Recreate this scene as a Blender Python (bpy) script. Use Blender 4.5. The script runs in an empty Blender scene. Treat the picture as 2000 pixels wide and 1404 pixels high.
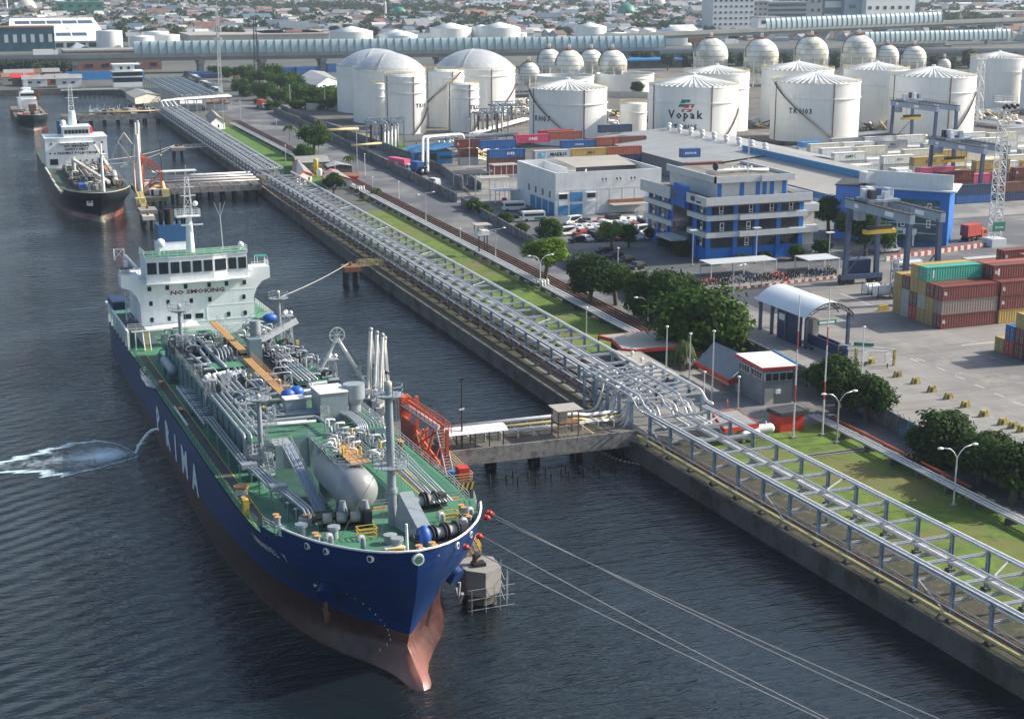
import bpy, bmesh, math, random
from mathutils import Vector, Matrix
R=math.radians
D=bpy.data
sc=bpy.context.scene
COL=sc.collection
rnd=random.Random(7)
# ------------------------------------------------------------ camera
FPX,PITCH,YAW,CZ=2970.0,14.4802,20.2888,66.7
cam=D.cameras.new('camera'); cam.lens=FPX/2000*36; cam.sensor_width=36; cam.clip_start=1; cam.clip_end=9000
co=D.objects.new('camera',cam); COL.objects.link(co)
co.location=(0,0,CZ); co.rotation_euler=(R(90-PITCH),0,R(-YAW)); sc.camera=co
# ------------------------------------------------------------ sky and sun
SUN_EL,SUN_AZ=33.0,96.0          # azimuth clockwise from +Y
w=D.worlds.new('World'); sc.world=w; w.use_nodes=True
nt=w.node_tree; bg=nt.nodes['Background']; sky=nt.nodes.new('ShaderNodeTexSky'); sky.sky_type='NISHITA'
sky.sun_disc=False; sky.sun_elevation=R(SUN_EL); sky.sun_rotation=R(SUN_AZ); sky.air_density=1.1; sky.dust_density=3.0; sky.ozone_density=1.6
nt.links.new(sky.outputs[0],bg.inputs[0]); bg.inputs[1].default_value=0.118
sl=D.lights.new('sun','SUN'); sl.energy=4.2; sl.angle=R(0.53); sl.color=(1,.93,.82)
so=D.objects.new('sun',sl); COL.objects.link(so)
sd=Vector((math.sin(R(SUN_AZ))*math.cos(R(SUN_EL)),math.cos(R(SUN_AZ))*math.cos(R(SUN_EL)),math.sin(R(SUN_EL))))
so.rotation_euler=sd.to_track_quat('Z','Y').to_euler(); so.location=(300,0,300)
sc.view_settings.view_transform='Standard'; sc.view_settings.look='None'; sc.view_settings.gamma=1
sc.view_settings.exposure=0.74
# ------------------------------------------------------------ survey: photo pixel -> point on a level plane
_p,_y=R(PITCH),R(YAW)
_f=Vector((math.cos(_p)*math.sin(_y),math.cos(_p)*math.cos(_y),-math.sin(_p)))
_r=Vector((math.cos(_y),-math.sin(_y),0)); _u=_r.cross(_f)
def G(px,py,z=2.5):
    d=_f+_r*((px-1000)/FPX)-_u*((py-702)/FPX)
    t=(z-CZ)/d.z
    return (d.x*t,d.y*t)
def dist(x,y): return math.hypot(x,y)
# ------------------------------------------------------------ materials
MATS={}
def mat(name,col,rough=.6,metal=0.0,var=.18,scale=.6,streak=0,bump=0,corr=None,col2=None,mixs=None,emit=0,spec=.5,c3=None):
    """procedural paint/metal/stone: world-space noise varies the colour, optional dirt streaks and corrugation"""
    if name in MATS: return MATS[name]
    m=D.materials.new(name); m.use_nodes=True; n=m.node_tree.nodes; l=m.node_tree.links
    b=n['Principled BSDF']; b.inputs['Roughness'].default_value=rough; b.inputs['Metallic'].default_value=metal
    b.inputs['Specular IOR Level'].default_value=spec
    g=n.new('ShaderNodeNewGeometry'); src=g.outputs['Position']
    def noise(vec,sc_,det=4,ro=.6):
        t=n.new('ShaderNodeTexNoise'); t.inputs['Scale'].default_value=sc_; t.inputs['Detail'].default_value=det; t.inputs['Roughness'].default_value=ro
        l.new(vec,t.inputs['Vector']); return t
    def mixc(f,a,bb,mode='MIX'):
        x=n.new('ShaderNodeMix'); x.data_type='RGBA'; x.blend_type=mode
        if isinstance(f,float): x.inputs[0].default_value=f
        else: l.new(f,x.inputs[0])
        for s,v in ((6,a),(7,bb)):
            if isinstance(v,tuple): x.inputs[s].default_value=(*v,1)
            else: l.new(v,x.inputs[s])
        return x.outputs[2]
    def ramp(v,a,bb):
        r=n.new('ShaderNodeMapRange'); r.inputs[1].default_value=a; r.inputs[2].default_value=bb; r.clamp=True; l.new(v,r.inputs[0]); return r.outputs[0]
    dk=tuple(c*(1-var) for c in col); lt=tuple(min(1,c*(1+var)) for c in col)
    t=noise(src,scale); cur=mixc(ramp(t.outputs[0],.3,.7),dk,lt)
    if col2:
        t2=noise(src,mixs or scale*.3,5,.65); cur=mixc(ramp(t2.outputs[0],.47,.62),cur,col2)
        if c3:
            t3=noise(src,(mixs or scale*.3)*2.7,5,.7); cur=mixc(ramp(t3.outputs[0],.53,.66),cur,c3)
    if streak:
        mp=n.new('ShaderNodeMapping'); mp.inputs['Scale'].default_value=(1,1,.08); l.new(src,mp.inputs[0])
        t4=noise(mp.outputs[0],1.3,4,.7); s=ramp(t4.outputs[0],.52,.75)
        mm=n.new('ShaderNodeMath'); mm.operation='MULTIPLY'; mm.inputs[1].default_value=streak; l.new(s,mm.inputs[0])
        cur=mixc(mm.outputs[0],cur,(.16,.12,.08))
    l.new(cur,b.inputs['Base Color'])
    hgt=None
    if corr:
        tc=n.new('ShaderNodeTexCoord'); wv=n.new('ShaderNodeTexWave'); wv.bands_direction=corr[0]; wv.inputs['Scale'].default_value=corr[1]
        l.new(tc.outputs['Object'],wv.inputs['Vector']); hgt=wv.outputs['Fac']; bs,bd=.9,corr[2]
    elif bump:
        t5=noise(src,scale*4,5,.65); hgt=t5.outputs[0]; bs,bd=bump,.1
    if hgt:
        bp=n.new('ShaderNodeBump'); bp.inputs['Strength'].default_value=bs; bp.inputs['Distance'].default_value=bd
        l.new(hgt,bp.inputs['Height']); l.new(bp.outputs[0],b.inputs['Normal'])
    if emit: b.inputs['Emission Color'].default_value=(*col,1); b.inputs['Emission Strength'].default_value=emit
    MATS[name]=m; return m
def M(n): return MATS[n]
mat('concrete',(.25,.24,.225),.85,scale=.15,col2=(.22,.21,.195),mixs=.06,bump=.3)
mat('quay_concrete',(.12,.115,.10),.9,scale=.5,col2=(.05,.045,.035),mixs=.25,streak=.5,bump=.4)
mat('jetty_side',(.26,.25,.23),.9,scale=1.2,col2=(.13,.12,.11),mixs=.8,streak=.7,bump=.5)
mat('yard',(.225,.215,.205),.85,scale=.08,var=.12,col2=(.155,.15,.148),mixs=.035,c3=(.28,.262,.24),bump=.15)
mat('asphalt',(.085,.09,.10),.85,scale=.1,var=.15,col2=(.17,.17,.165),mixs=.05)
mat('road_pale',(.15,.15,.152),.85,scale=.1,var=.12,col2=(.26,.25,.24),mixs=.05)
mat('soil',(.085,.07,.05),.95,scale=.25,col2=(.05,.06,.03),mixs=.15,c3=(.15,.13,.1),bump=.5)
mat('bank',(.05,.045,.03),.95,scale=.8,col2=(.035,.045,.015),mixs=.3,c3=(.10,.09,.075),bump=.6)
mat('grass',(.085,.145,.013),.95,scale=.35,var=.35,col2=(.125,.12,.03),mixs=.06,c3=(.045,.08,.01),bump=.6)
mat('grass_far',(.065,.14,.016),.95,scale=.2,var=.2)
mat('tankyard',(.13,.115,.10),.95,scale=.05,var=.3,col2=(.07,.07,.065),mixs=.02,c3=(.2,.19,.17))
mat('cityground',(.075,.08,.075),.95,scale=.02,var=.3,col2=(.10,.11,.09),mixs=.006)
mat('steel',(.42,.45,.48),.5,.3,var=.15,scale=2.,streak=.25)
mat('steel_blue',(.20,.28,.36),.55,.1,var=.2,scale=1.5,streak=.3)
mat('galv',(.50,.52,.53),.42,.45,var=.12,scale=1.5,streak=.2)
mat('pipe_white',(.66,.66,.64),.45,.1,var=.12,scale=1.,streak=.3)
mat('pipe_yellow',(.52,.43,.20),.6,var=.2,scale=1.,streak=.3)
mat('pipe_red',(.13,.055,.04),.6,var=.25,scale=1.,streak=.3)
mat('rust',(.19,.085,.045),.85,var=.35,scale=2.)
mat('black',(.012,.012,.014),.6,var=.2)
mat('dark',(.035,.037,.042),.7,var=.3,scale=2.)
mat('glass',(.018,.028,.036),.12,0,var=.3,scale=.3,spec=.8)
mat('glass_teal',(.02,.085,.12),.12,0,var=.3,scale=.2,spec=.8)
mat('white',(.80,.80,.78),.5,var=.06,scale=.5,streak=.12)
mat('ship_white',(.78,.81,.81),.45,var=.06,scale=.7,streak=.16)
mat('tank_white',(.80,.80,.76),.45,var=.05,scale=.15,streak=.2,col2=(.77,.77,.73),mixs=.06)
mat('tank_roof',(.74,.75,.73),.5,var=.1,scale=.4)
mat('tank_dirty',(.72,.72,.66),.5,var=.1,scale=.2,col2=(.40,.41,.30),mixs=.12)
mat('geo_roof',(.56,.57,.56),.35,.35,var=.1,scale=.3)
mat('deck_green',(.055,.205,.115),.6,var=.2,scale=.5,col2=(.04,.145,.09),mixs=.25,c3=(.10,.17,.11))
mat('deck_worn',(.045,.085,.06),.75,var=.3,scale=.5,col2=(.10,.07,.05),mixs=.25)
mat('deck_dark',(.075,.08,.075),.7,var=.3,scale=.8)
mat('deck_brown',(.17,.12,.075),.7,var=.25,scale=1.)
mat('trunk_dark',(.025,.045,.045),.7,var=.4,scale=.8)
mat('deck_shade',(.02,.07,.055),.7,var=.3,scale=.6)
mat('trunk_grey',(.13,.20,.22),.5,var=.15,scale=.6,streak=.2)
mat('tank_grey',(.27,.29,.30),.38,.1,var=.08,scale=.5,streak=.1)
mat('ship_grey',(.27,.31,.34),.42,.1,var=.12,scale=.8,streak=.15)
mat('winch_grey',(.28,.31,.31),.5,.1,var=.3,scale=2.)
mat('funnel_blue',(.012,.065,.16),.4,var=.1)
mat('yellow',(.62,.42,.05),.5,var=.15)
mat('ochre_walk',(.50,.27,.09),.6,var=.12,scale=1.)
mat('red',(.50,.035,.025),.5,var=.15)
mat('orange_red',(.50,.095,.04),.55,var=.2,scale=1.2,streak=.3)
mat('tarp_blue',(.02,.10,.42),.45,var=.3,scale=2)
mat('rope',(.36,.35,.33),.8,var=.1)
mat('rope_dark',(.08,.085,.09),.8)
mat('office_blue',(.008,.14,.50),.4,var=.08)
mat('sky_blue',(.03,.22,.50),.45,var=.12,scale=.5)
mat('office_grey',(.52,.55,.57),.42,.1,var=.06,scale=.8,streak=.12)
mat('wall_white',(.64,.66,.66),.7,var=.07,scale=.3,streak=.22)
mat('wall_cream',(.55,.52,.44),.7,var=.1,scale=.3,streak=.2)
mat('wall_grey',(.20,.225,.24),.7,var=.1,scale=.5,streak=.1)
mat('fence_grey',(.17,.175,.18),.85,var=.3,scale=.4,col2=(.09,.09,.09),mixs=.5,streak=.4)
mat('mural',(.07,.09,.09),.85,var=.3,scale=.4,col2=(.05,.15,.24),mixs=.22,c3=(.22,.12,.08))
mat('roof_metal',(.36,.37,.36),.5,.3,var=.12,scale=.15,corr=('Y',.9,.05))
mat('roof_tan',(.36,.335,.29),.6,.1,var=.1,scale=.12)
mat('roof_flat',(.20,.185,.16),.9,var=.35,scale=.5,col2=(.12,.11,.10),mixs=.4)
mat('roof_blue',(.03,.20,.42),.45,.1,var=.12,scale=.4,corr=('X',1.2,.05))
mat('roof_fibre',(.27,.275,.27),.8,var=.15,scale=.6,corr=('X',1.5,.05))
mat('navy',(.012,.03,.10),.5,var=.15)
mat('crane_blue',(.055,.085,.16),.5,.1,var=.15,streak=.2)
mat('girder',(.27,.34,.43),.5,.1,var=.12,scale=.6,streak=.2)
mat('tyre',(.02,.02,.021),.8)
mat('chrome',(.62,.64,.66),.22,.85,var=.08,scale=1.)
mat('kerb_red',(.40,.06,.04),.7); mat('kerb_white',(.60,.60,.57),.7)
mat('barrier_yellow',(.42,.33,.07),.8,var=.3,scale=2,col2=(.12,.11,.08),mixs=1.5)
mat('bark',(.10,.075,.05),.9,var=.3,scale=3)
mat('bark_pale',(.22,.19,.15),.9,var=.3,scale=3)
mat('viaduct',(.27,.28,.27),.8,var=.15,scale=.1,streak=.35)
mat('barrier_panel',(.32,.42,.44),.35,.1,var=.1,scale=.1)
mat('barrier_rib',(.09,.15,.17),.5)
mat('paint_line',(.50,.50,.48),.8,var=.2)
mat('brick',(.25,.12,.085),.85,var=.2); mat('rubble',(.28,.18,.13),.9,var=.4,scale=.3,col2=(.15,.13,.12),mixs=.2)
mat('sign_green',(.02,.20,.13),.5); mat('lamp_glass',(.7,.7,.66),.3)
mat('lettering_black',(.015,.015,.02),.5); mat('lettering_white',(.8,.8,.8),.5); mat('lettering_red',(.20,.02,.025),.5)
mat('logo_green',(.02,.20,.15),.5); mat('logo_red',(.48,.05,.05),.5); mat('logo_blue',(.10,.45,.62),.5)
mat('arch_sheet',(.72,.75,.77),.4,.05,var=.05,scale=.3)
mat('skin',(.30,.18,.12),.7); mat('cloth_dark',(.03,.035,.05),.8)
FOL={}
def foliage(name,col,var=.45):
    m=mat(name,col,.85,var=var,spec=.15,scale=.55,col2=tuple(c*.55 for c in col),mixs=.35)
    nn=m.node_tree.nodes; l=m.node_tree.links; b=nn['Principled BSDF']; out=nn['Material Output']
    tr=nn.new('ShaderNodeBsdfTranslucent'); tr.inputs[0].default_value=(col[0]*1.3,col[1]*1.4,col[2]*.8,1)
    mx=nn.new('ShaderNodeMixShader'); mx.inputs[0].default_value=.22
    l.new(b.outputs[0],mx.inputs[1]); l.new(tr.outputs[0],mx.inputs[2]); l.new(mx.outputs[0],out.inputs[0])
foliage('leaf',(.040,.088,.010)); foliage('leaf_dark',(.028,.060,.010)); foliage('leaf_bright',(.11,.19,.015)); foliage('leaf_palm',(.085,.11,.035)); foliage('leaf_far',(.055,.075,.038))
# ------------------------------------------------------------ mesh builder
_TXT={}
def text_mesh(s):
    if s not in _TXT:
        c=D.curves.new('t','FONT'); c.body=s; c.size=1; c.align_x='CENTER'; c.resolution_u=1; c.offset=.03
        o=D.objects.new('t',c); COL.objects.link(o); dg=bpy.context.evaluated_depsgraph_get(); dg.update()
        me=o.evaluated_get(dg).to_mesh()
        vs=[tuple(v.co) for v in me.vertices]; fs=[tuple(p.vertices) for p in me.polygons]
        _TXT[s]=(vs,fs,(min(v[0] for v in vs),max(v[0] for v in vs)))
        D.objects.remove(o); D.curves.remove(c)
    return _TXT[s]
class MB:
    def __init__(s,m='white',smooth=False): s.v=[]; s.f=[]; s.mi=[]; s.ms=[]; s.sm=[]; s.m=m; s.smooth=smooth; s.T=None
    def _m(s,m):
        m=m or s.m
        if m not in s.ms: s.ms.append(m)
        return s.ms.index(m)
    def raw(s,vs,fs,m=None,smooth=None):
        k=len(s.v); i=s._m(m); sm=s.smooth if smooth is None else smooth
        if s.T is not None: vs=[tuple(s.T@Vector(v)) for v in vs]
        s.v.extend(vs)
        for f in fs: s.f.append(tuple(k+a for a in f)); s.mi.append(i); s.sm.append(sm)
        return s
    def box(s,x0,x1,y0,y1,z0,z1,m=None):
        return s.raw([(x0,y0,z0),(x1,y0,z0),(x1,y1,z0),(x0,y1,z0),(x0,y0,z1),(x1,y0,z1),(x1,y1,z1),(x0,y1,z1)],
            [(0,3,2,1),(4,5,6,7),(0,1,5,4),(1,2,6,5),(2,3,7,6),(3,0,4,7)],m,False)
    def cb(s,cx,cy,cz,sx,sy,sz,m=None): return s.box(cx-sx/2,cx+sx/2,cy-sy/2,cy+sy/2,cz-sz/2,cz+sz/2,m)
    def bar(s,a,b,w=.1,h=None,m=None):
        """square bar between two points"""
        a=Vector(a); b=Vector(b); d=(b-a)
        if d.length<1e-6: return s
        d.normalize(); h=h or w
        up=Vector((0,0,1)) if abs(d.z)<.95 else Vector((0,1,0))
        x=d.cross(up).normalized()*w/2; y=x.cross(d).normalized()*h/2
        vs=[tuple(p+i*x+j*y) for p in (a,b) for i,j in ((-1,-1),(1,-1),(1,1),(-1,1))]
        return s.raw(vs,[(0,3,2,1),(4,5,6,7),(0,1,5,4),(1,2,6,5),(2,3,7,6),(3,0,4,7)],m,False)
    def cyl(s,a,b,r0,r1=None,n=10,m=None,cap=True,smooth=True):
        r1=r0 if r1 is None else r1
        a=Vector(a); b=Vector(b); d=(b-a).normalized(); up=Vector((0,0,1)) if abs(d.z)<.9 else Vector((1,0,0))
        x=d.cross(up).normalized(); y=x.cross(d)
        vs=[]
        for p,r in ((a,r0),(b,r1)):
            for i in range(n):
                t=2*math.pi*i/n; vs.append(tuple(p+x*math.cos(t)*r+y*math.sin(t)*r))
        fs=[(i,(i+1)%n,n+(i+1)%n,n+i) for i in range(n)]
        s.raw(vs,fs,m,smooth)
        if cap: s.raw(vs,[tuple(range(n-1,-1,-1)),tuple(range(n,2*n))],m,False)
        return s
    def tube(s,pts,r,n=7,m=None,bend=0):
        P=[Vector(p) for p in pts]
        if bend:
            Q=[P[0]]
            for i in range(1,len(P)-1):
                a=(P[i-1]-P[i]); b=(P[i+1]-P[i]); k=min(bend,a.length*.45,b.length*.45)
                p0=P[i]+a.normalized()*k; p2=P[i]+b.normalized()*k
                for t in (0,.5,1): Q.append(p0*(1-t)**2+P[i]*2*t*(1-t)+p2*t*t)
            Q.append(P[-1]); P=Q
        vs=[]; x=None
        for i,p in enumerate(P):
            d=(P[min(i+1,len(P)-1)]-P[max(i-1,0)]).normalized()
            if x is None:
                up=Vector((0,0,1)) if abs(d.z)<.9 else Vector((1,0,0)); x=d.cross(up).normalized()
            x=(x-d*x.dot(d)).normalized(); y=d.cross(x)
            for j in range(n):
                t=2*math.pi*j/n; vs.append(tuple(p+x*math.cos(t)*r+y*math.sin(t)*r))
        fs=[(i*n+j,i*n+(j+1)%n,(i+1)*n+(j+1)%n,(i+1)*n+j) for i in range(len(P)-1) for j in range(n)]
        fs+= [tuple(range(n-1,-1,-1)),tuple(range((len(P)-1)*n,len(P)*n))]
        return s.raw(vs,fs,m,True)
    def lathe(s,prof,c=(0,0,0),n=24,m=None,smooth=True,a0=0,a1=2*math.pi):
        full=abs(a1-a0-2*math.pi)<1e-6; k=n if full else n+1; vs=[]
        for r,z in prof:
            for i in range(k):
                t=a0+(a1-a0)*i/n; vs.append((c[0]+r*math.cos(t),c[1]+r*math.sin(t),c[2]+z))
        fs=[]
        for j in range(len(prof)-1):
            for i in range(n):
                i2=(i+1)%k if full else i+1
                fs.append((j*k+i,j*k+i2,(j+1)*k+i2,(j+1)*k+i))
        return s.raw(vs,fs,m,smooth)
    def sph(s,c,r,m=None,n=12,k=8,sx=1,sy=1,sz=1):
        vs=[];fs=[]
        for j in range(k+1):
            ph=math.pi*j/k
            for i in range(n):
                t=2*math.pi*i/n; vs.append((c[0]+r*sx*math.sin(ph)*math.cos(t),c[1]+r*sy*math.sin(ph)*math.sin(t),c[2]+r*sz*math.cos(ph)))
        for j in range(k):
            for i in range(n): fs.append((j*n+i,(j+1)*n+i,(j+1)*n+(i+1)%n,j*n+(i+1)%n))
        return s.raw(vs,fs,m,True)
    def prism(s,poly,z0,z1,m=None,mt=None):
        n=len(poly); vs=[(x,y,z0) for x,y in poly]+[(x,y,z1) for x,y in poly]
        s.raw(vs,[(i,(i+1)%n,n+(i+1)%n,n+i) for i in range(n)]+[tuple(range(n-1,-1,-1))],m,False)
        return s.raw(vs[n:],[tuple(range(n))],mt or m,False)
    def quad(s,a,b,c,d,m=None): return s.raw([a,b,c,d],[(0,1,2,3)],m,False)
    def text(s,t,o,xd,yd,size,m='lettering_black',sx=1.0,push=.03):
        vs,fs,_=text_mesh(t); o=Vector(o); xd=Vector(xd).normalized(); yd=Vector(yd).normalized(); n=xd.cross(yd)
        return s.raw([tuple(o+xd*(v[0]*size*sx)+yd*(v[1]*size)+n*push) for v in vs],fs,m,False)
    def rail(s,pts,h=1.05,m='white',step=1.8,w=.05,rails=3):
        for a,b in zip(pts[:-1],pts[1:]):
            a=Vector(a); b=Vector(b); L=(b-a).length; k=max(1,round(L/step))
            for i in range(k+1):
                p=a.lerp(b,i/k); s.bar(p,p+Vector((0,0,h)),w,m=m)
            for j in range(rails):
                z=Vector((0,0,h*(j+1)/rails)); s.bar(a+z,b+z,w,m=m)
        return s
    def lattice(s,a,b,w,w2=None,r=.08,seg=None,m=None):
        """four-legged braced tower or truss from a to b"""
        a=Vector(a); b=Vector(b); w2=w if w2 is None else w2; d=(b-a); L=d.length; d.normalize()
        up=Vector((0,0,1)) if abs(d.z)<.9 else Vector((1,0,0)); x=d.cross(up).normalized(); y=x.cross(d)
        seg=seg or max(2,round(L/max(w,w2)/1.1)); C=[]
        for i in range(seg+1):
            t=i/seg; ww=(w*(1-t)+w2*t)/2; p=a+d*L*t
            C.append([p+x*ww*i_+y*ww*j_ for i_,j_ in ((-1,-1),(1,-1),(1,1),(-1,1))])
        for i in range(seg):
            for j in range(4):
                s.bar(C[i][j],C[i+1][j],r,m=m); s.bar(C[i+1][j],C[i+1][(j+1)%4],r*.7,m=m)
                s.bar(C[i][j],C[i+1][(j+1)%4],r*.7,m=m) if i%2==0 else s.bar(C[i][(j+1)%4],C[i+1][j],r*.7,m=m)
        return s
    def build(s,name,parent=None,label=None,cat=None,group=None,kind=None,loc=None):
        me=D.meshes.new(name)
        v=s.v
        if loc: v=[(a-loc[0],b-loc[1],c-loc[2]) for a,b,c in v]
        me.from_pydata(v,[],s.f)
        for x in s.ms: me.materials.append(MATS[x])
        me.polygons.foreach_set('material_index',s.mi); me.polygons.foreach_set('use_smooth',s.sm); me.update()
        o=D.objects.new(name,me); COL.objects.link(o)
        if parent: o.parent=parent
        if loc: o.location=loc
        tag(o,label,cat,group,kind); return o
def tag(o,label=None,cat=None,group=None,kind=None):
    for k,v in (('label',label),('category',cat),('group',group),('kind',kind)):
        if v: o[k]=v
    return o
def thing(name,label,cat,loc=(0,0,0),rz=0,group=None):
    o=D.objects.new(name,None); COL.objects.link(o); o.empty_display_size=.5
    o.location=loc; o.rotation_euler=(0,0,rz); return tag(o,label,cat,group)
def copy_tree(o,parent=None):
    c=o.copy(); COL.objects.link(c); c.parent=parent
    for ch in KIDS(o): copy_tree(ch,c)
    return c
_K={}
def KIDS(o):
    if o.name not in _K: _K[o.name]=[c for c in D.objects if c.parent==o]
    return _K[o.name]
def dup(o,loc,rz=0,label=None,group=None,scale=None):
    c=copy_tree(o); c.location=loc; c.rotation_euler=(0,0,rz)
    if label: c['label']=label
    if group: c['group']=group
    if scale: c.scale=scale if isinstance(scale,tuple) else (scale,)*3
    return c
NTH=['nearest','second','third','fourth','fifth','sixth','seventh','eighth','ninth','tenth','eleventh','twelfth','thirteenth','fourteenth','fifteenth','sixteenth','seventeenth','eighteenth','nineteenth','twentieth']
# ------------------------------------------------------------ the setting
QUAY=[(94,40),(90.4,105),(87.6,149),(85.8,184),(85.2,208),(84.7,313),(87.6,455),(90.8,724)]
def qx(y):
    for (a,b),(c,d) in zip(QUAY[:-1],QUAY[1:]):
        if y<=d: return a+(c-a)*(y-b)/(d-b)
    return QUAY[-1][0]
def sheet(name,poly,z,m,kind='structure'):
    b=MB(m); b.raw([(x,y,z) for x,y in poly],[tuple(range(len(poly)))],m,False); return b.build(name,kind=kind)
def water_mat():
    m=D.materials.new('harbour_water'); m.use_nodes=True; n=m.node_tree.nodes; l=m.node_tree.links; b=n['Principled BSDF']
    b.inputs['Base Color'].default_value=(.007,.012,.015,1); b.inputs['Roughness'].default_value=.05; b.inputs['IOR'].default_value=1.5
    g=n.new('ShaderNodeNewGeometry'); prev=None
    def mp(rot,sc_):
        q=n.new('ShaderNodeMapping'); q.inputs['Rotation'].default_value=(0,0,R(rot)); q.inputs['Scale'].default_value=sc_; l.new(g.outputs['Position'],q.inputs[0]); return q.outputs[0]
    def nz(v,s,d,ro=.55,dis=.3):
        t=n.new('ShaderNodeTexNoise'); t.inputs['Scale'].default_value=s; t.inputs['Detail'].default_value=d; t.inputs['Roughness'].default_value=ro; t.inputs['Distortion'].default_value=dis; l.new(v,t.inputs[0]); return t.outputs[0]
    def ml(a,k):
        q=n.new('ShaderNodeMath'); q.operation='MULTIPLY'; l.new(a,q.inputs[0])
        if isinstance(k,float): q.inputs[1].default_value=k
        else: l.new(k,q.inputs[1])
        return q.outputs[0]
    def ad(a,c):
        q=n.new('ShaderNodeMath'); q.operation='ADD'; l.new(a,q.inputs[0]); l.new(c,q.inputs[1]); return q.outputs[0]
    big=nz(mp(0,(1,1,1)),.03,3)      # calm and ruffled patches
    r=n.new('ShaderNodeMapRange'); r.inputs[1].default_value=.35; r.inputs[2].default_value=.65; r.inputs[3].default_value=.45; r.inputs[4].default_value=1.25; l.new(big,r.inputs[0])
    a=nz(mp(14,(.36,1.25,1)),.5,2,.5,.5); c=nz(mp(-12,(.5,1.5,1)),1.7,3); d_=nz(mp(8,(.8,1.2,1)),.15,2)
    h=ad(ad(ml(a,.55),ml(c,.2)),ml(d_,.12))
    h=ml(h,r.outputs[0])
    wv=n.new('ShaderNodeTexWave'); wv.inputs['Scale'].default_value=.115; wv.inputs['Distortion'].default_value=3.5; wv.inputs['Detail'].default_value=2; wv.inputs['Detail Scale'].default_value=.5; l.new(mp(57,(1,1,1)),wv.inputs[0])
    sx=n.new('ShaderNodeSeparateXYZ'); l.new(g.outputs['Position'],sx.inputs[0]); r2=n.new('ShaderNodeMapRange'); r2.inputs[1].default_value=28; r2.inputs[2].default_value=8; r2.inputs[3].default_value=0; r2.inputs[4].default_value=.16; l.new(sx.outputs[0],r2.inputs[0])
    r3=n.new('ShaderNodeMapRange'); r3.inputs[1].default_value=300; r3.inputs[2].default_value=200; l.new(sx.outputs[1],r3.inputs[0])
    h=ad(h,ml(ml(wv.outputs['Fac'],r2.outputs[0]),r3.outputs[0]))
    bp=n.new('ShaderNodeBump'); bp.inputs['Strength'].default_value=1; bp.inputs['Distance'].default_value=1.0; l.new(h,bp.inputs['Height']); l.new(bp.outputs[0],b.inputs['Normal'])
    MATS['harbour_water']=m
def slabs(m,w_,dark):
    n=m.node_tree.nodes; l=m.node_tree.links; b=n['Principled BSDF']; g=n.new('ShaderNodeNewGeometry'); br=n.new('ShaderNodeTexBrick'); br.offset=0; br.inputs['Scale'].default_value=1; br.inputs['Brick Width'].default_value=w_; br.inputs['Row Height'].default_value=w_; br.inputs['Mortar Size'].default_value=.045; br.inputs['Color1'].default_value=(1,1,1,1); br.inputs['Color2'].default_value=(.88,.88,.87,1); br.inputs['Mortar'].default_value=(dark,dark,dark,1); l.new(g.outputs['Position'],br.inputs[0])
    old=b.inputs['Base Color'].links[0].from_socket; mx=n.new('ShaderNodeMix'); mx.data_type='RGBA'; mx.blend_type='MULTIPLY'; mx.inputs[0].default_value=1; l.new(old,mx.inputs[6]); l.new(br.outputs[0],mx.inputs[7])
    mp=n.new('ShaderNodeMapping'); mp.inputs['Rotation'].default_value=(0,0,R(6)); mp.inputs['Scale'].default_value=(.035,.9,1); l.new(g.outputs['Position'],mp.inputs[0]); nz=n.new('ShaderNodeTexNoise'); nz.inputs['Scale'].default_value=1; nz.inputs['Detail'].default_value=4; l.new(mp.outputs[0],nz.inputs[0]); r=n.new('ShaderNodeMapRange'); r.inputs[1].default_value=.55; r.inputs[2].default_value=.72; r.inputs[4].default_value=.35; l.new(nz.outputs[0],r.inputs[0])
    m2=n.new('ShaderNodeMix'); m2.data_type='RGBA'; l.new(r.outputs[0],m2.inputs[0]); l.new(mx.outputs[2],m2.inputs[6]); m2.inputs[7].default_value=(.06,.06,.06,1); l.new(m2.outputs[2],b.inputs['Base Color'])
slabs(MATS['yard'],6.0,.55); slabs(MATS['concrete'],4.0,.7)
water_mat()
b=MB('harbour_water'); b.raw([(-2600,-400,0),(130,-400,0),(130,930,0),(-2600,930,0)],[(0,1,2,3)]); b.build('harbour_water',kind='structure')
land=[(94,-400)]+QUAY+[(90,848),(62,868),(-2700,880),(-2700,6500),(5500,6500),(5500,-400)]
b=MB('quay_concrete'); b.prism(land,-4,2.5,'quay_concrete','cityground'); b.build('ground',kind='structure')
# coping along the quay
b=MB('quay_concrete')
for (x0,y0),(x1,y1) in zip(QUAY[:-1],QUAY[1:]): b.bar((x0+.1,y0,2.55),(x1+.1,y1,2.55),.7,.5)
b.build('quay_kerb',kind='structure')
def strip(name,y0,y1,f0,f1,z,m,n=8):
    ys=[y0+(y1-y0)*i/n for i in range(n+1)]
    poly=[(f0(y),y) for y in ys]+[(f1(y),y) for y in reversed(ys)]; return sheet(name,poly,z,m)
WA=[(121.5,40),(121.5,100),(122.5,164),(124,190),(125,223),(126,269),(128,330),(132.5,400),(135,481),(137.9,578),(139.9,678),(141,760)]
WBL=[(136.5,393),(142,428),(146.9,463),(146.6,522),(144.4,592),(143.8,695)]
def ip(T,y):
    if y<=T[0][1]: return T[0][0]
    for (a,b_),(c,d) in zip(T[:-1],T[1:]):
        if y<=d: return a+(c-a)*(y-b_)/(d-b_)
    return T[-1][0]
wa=lambda y: ip(WA,y); wb=lambda y: ip(WBL,y)
strip('bank_soil',40,460,lambda y:qx(y)+.5,lambda y:qx(y)+13,2.504,'bank',20)
strip('bank_soil',460,724,lambda y:qx(y)+.5,lambda y:qx(y)+13,2.504,'soil',10)
strip('lawn',40,183,lambda y:qx(y)+9,lambda y:116.5,2.508,'grass')
strip('lawn',233,398,lambda y:qx(y)+9.5,lambda y:111.6,2.508,'grass')
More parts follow.
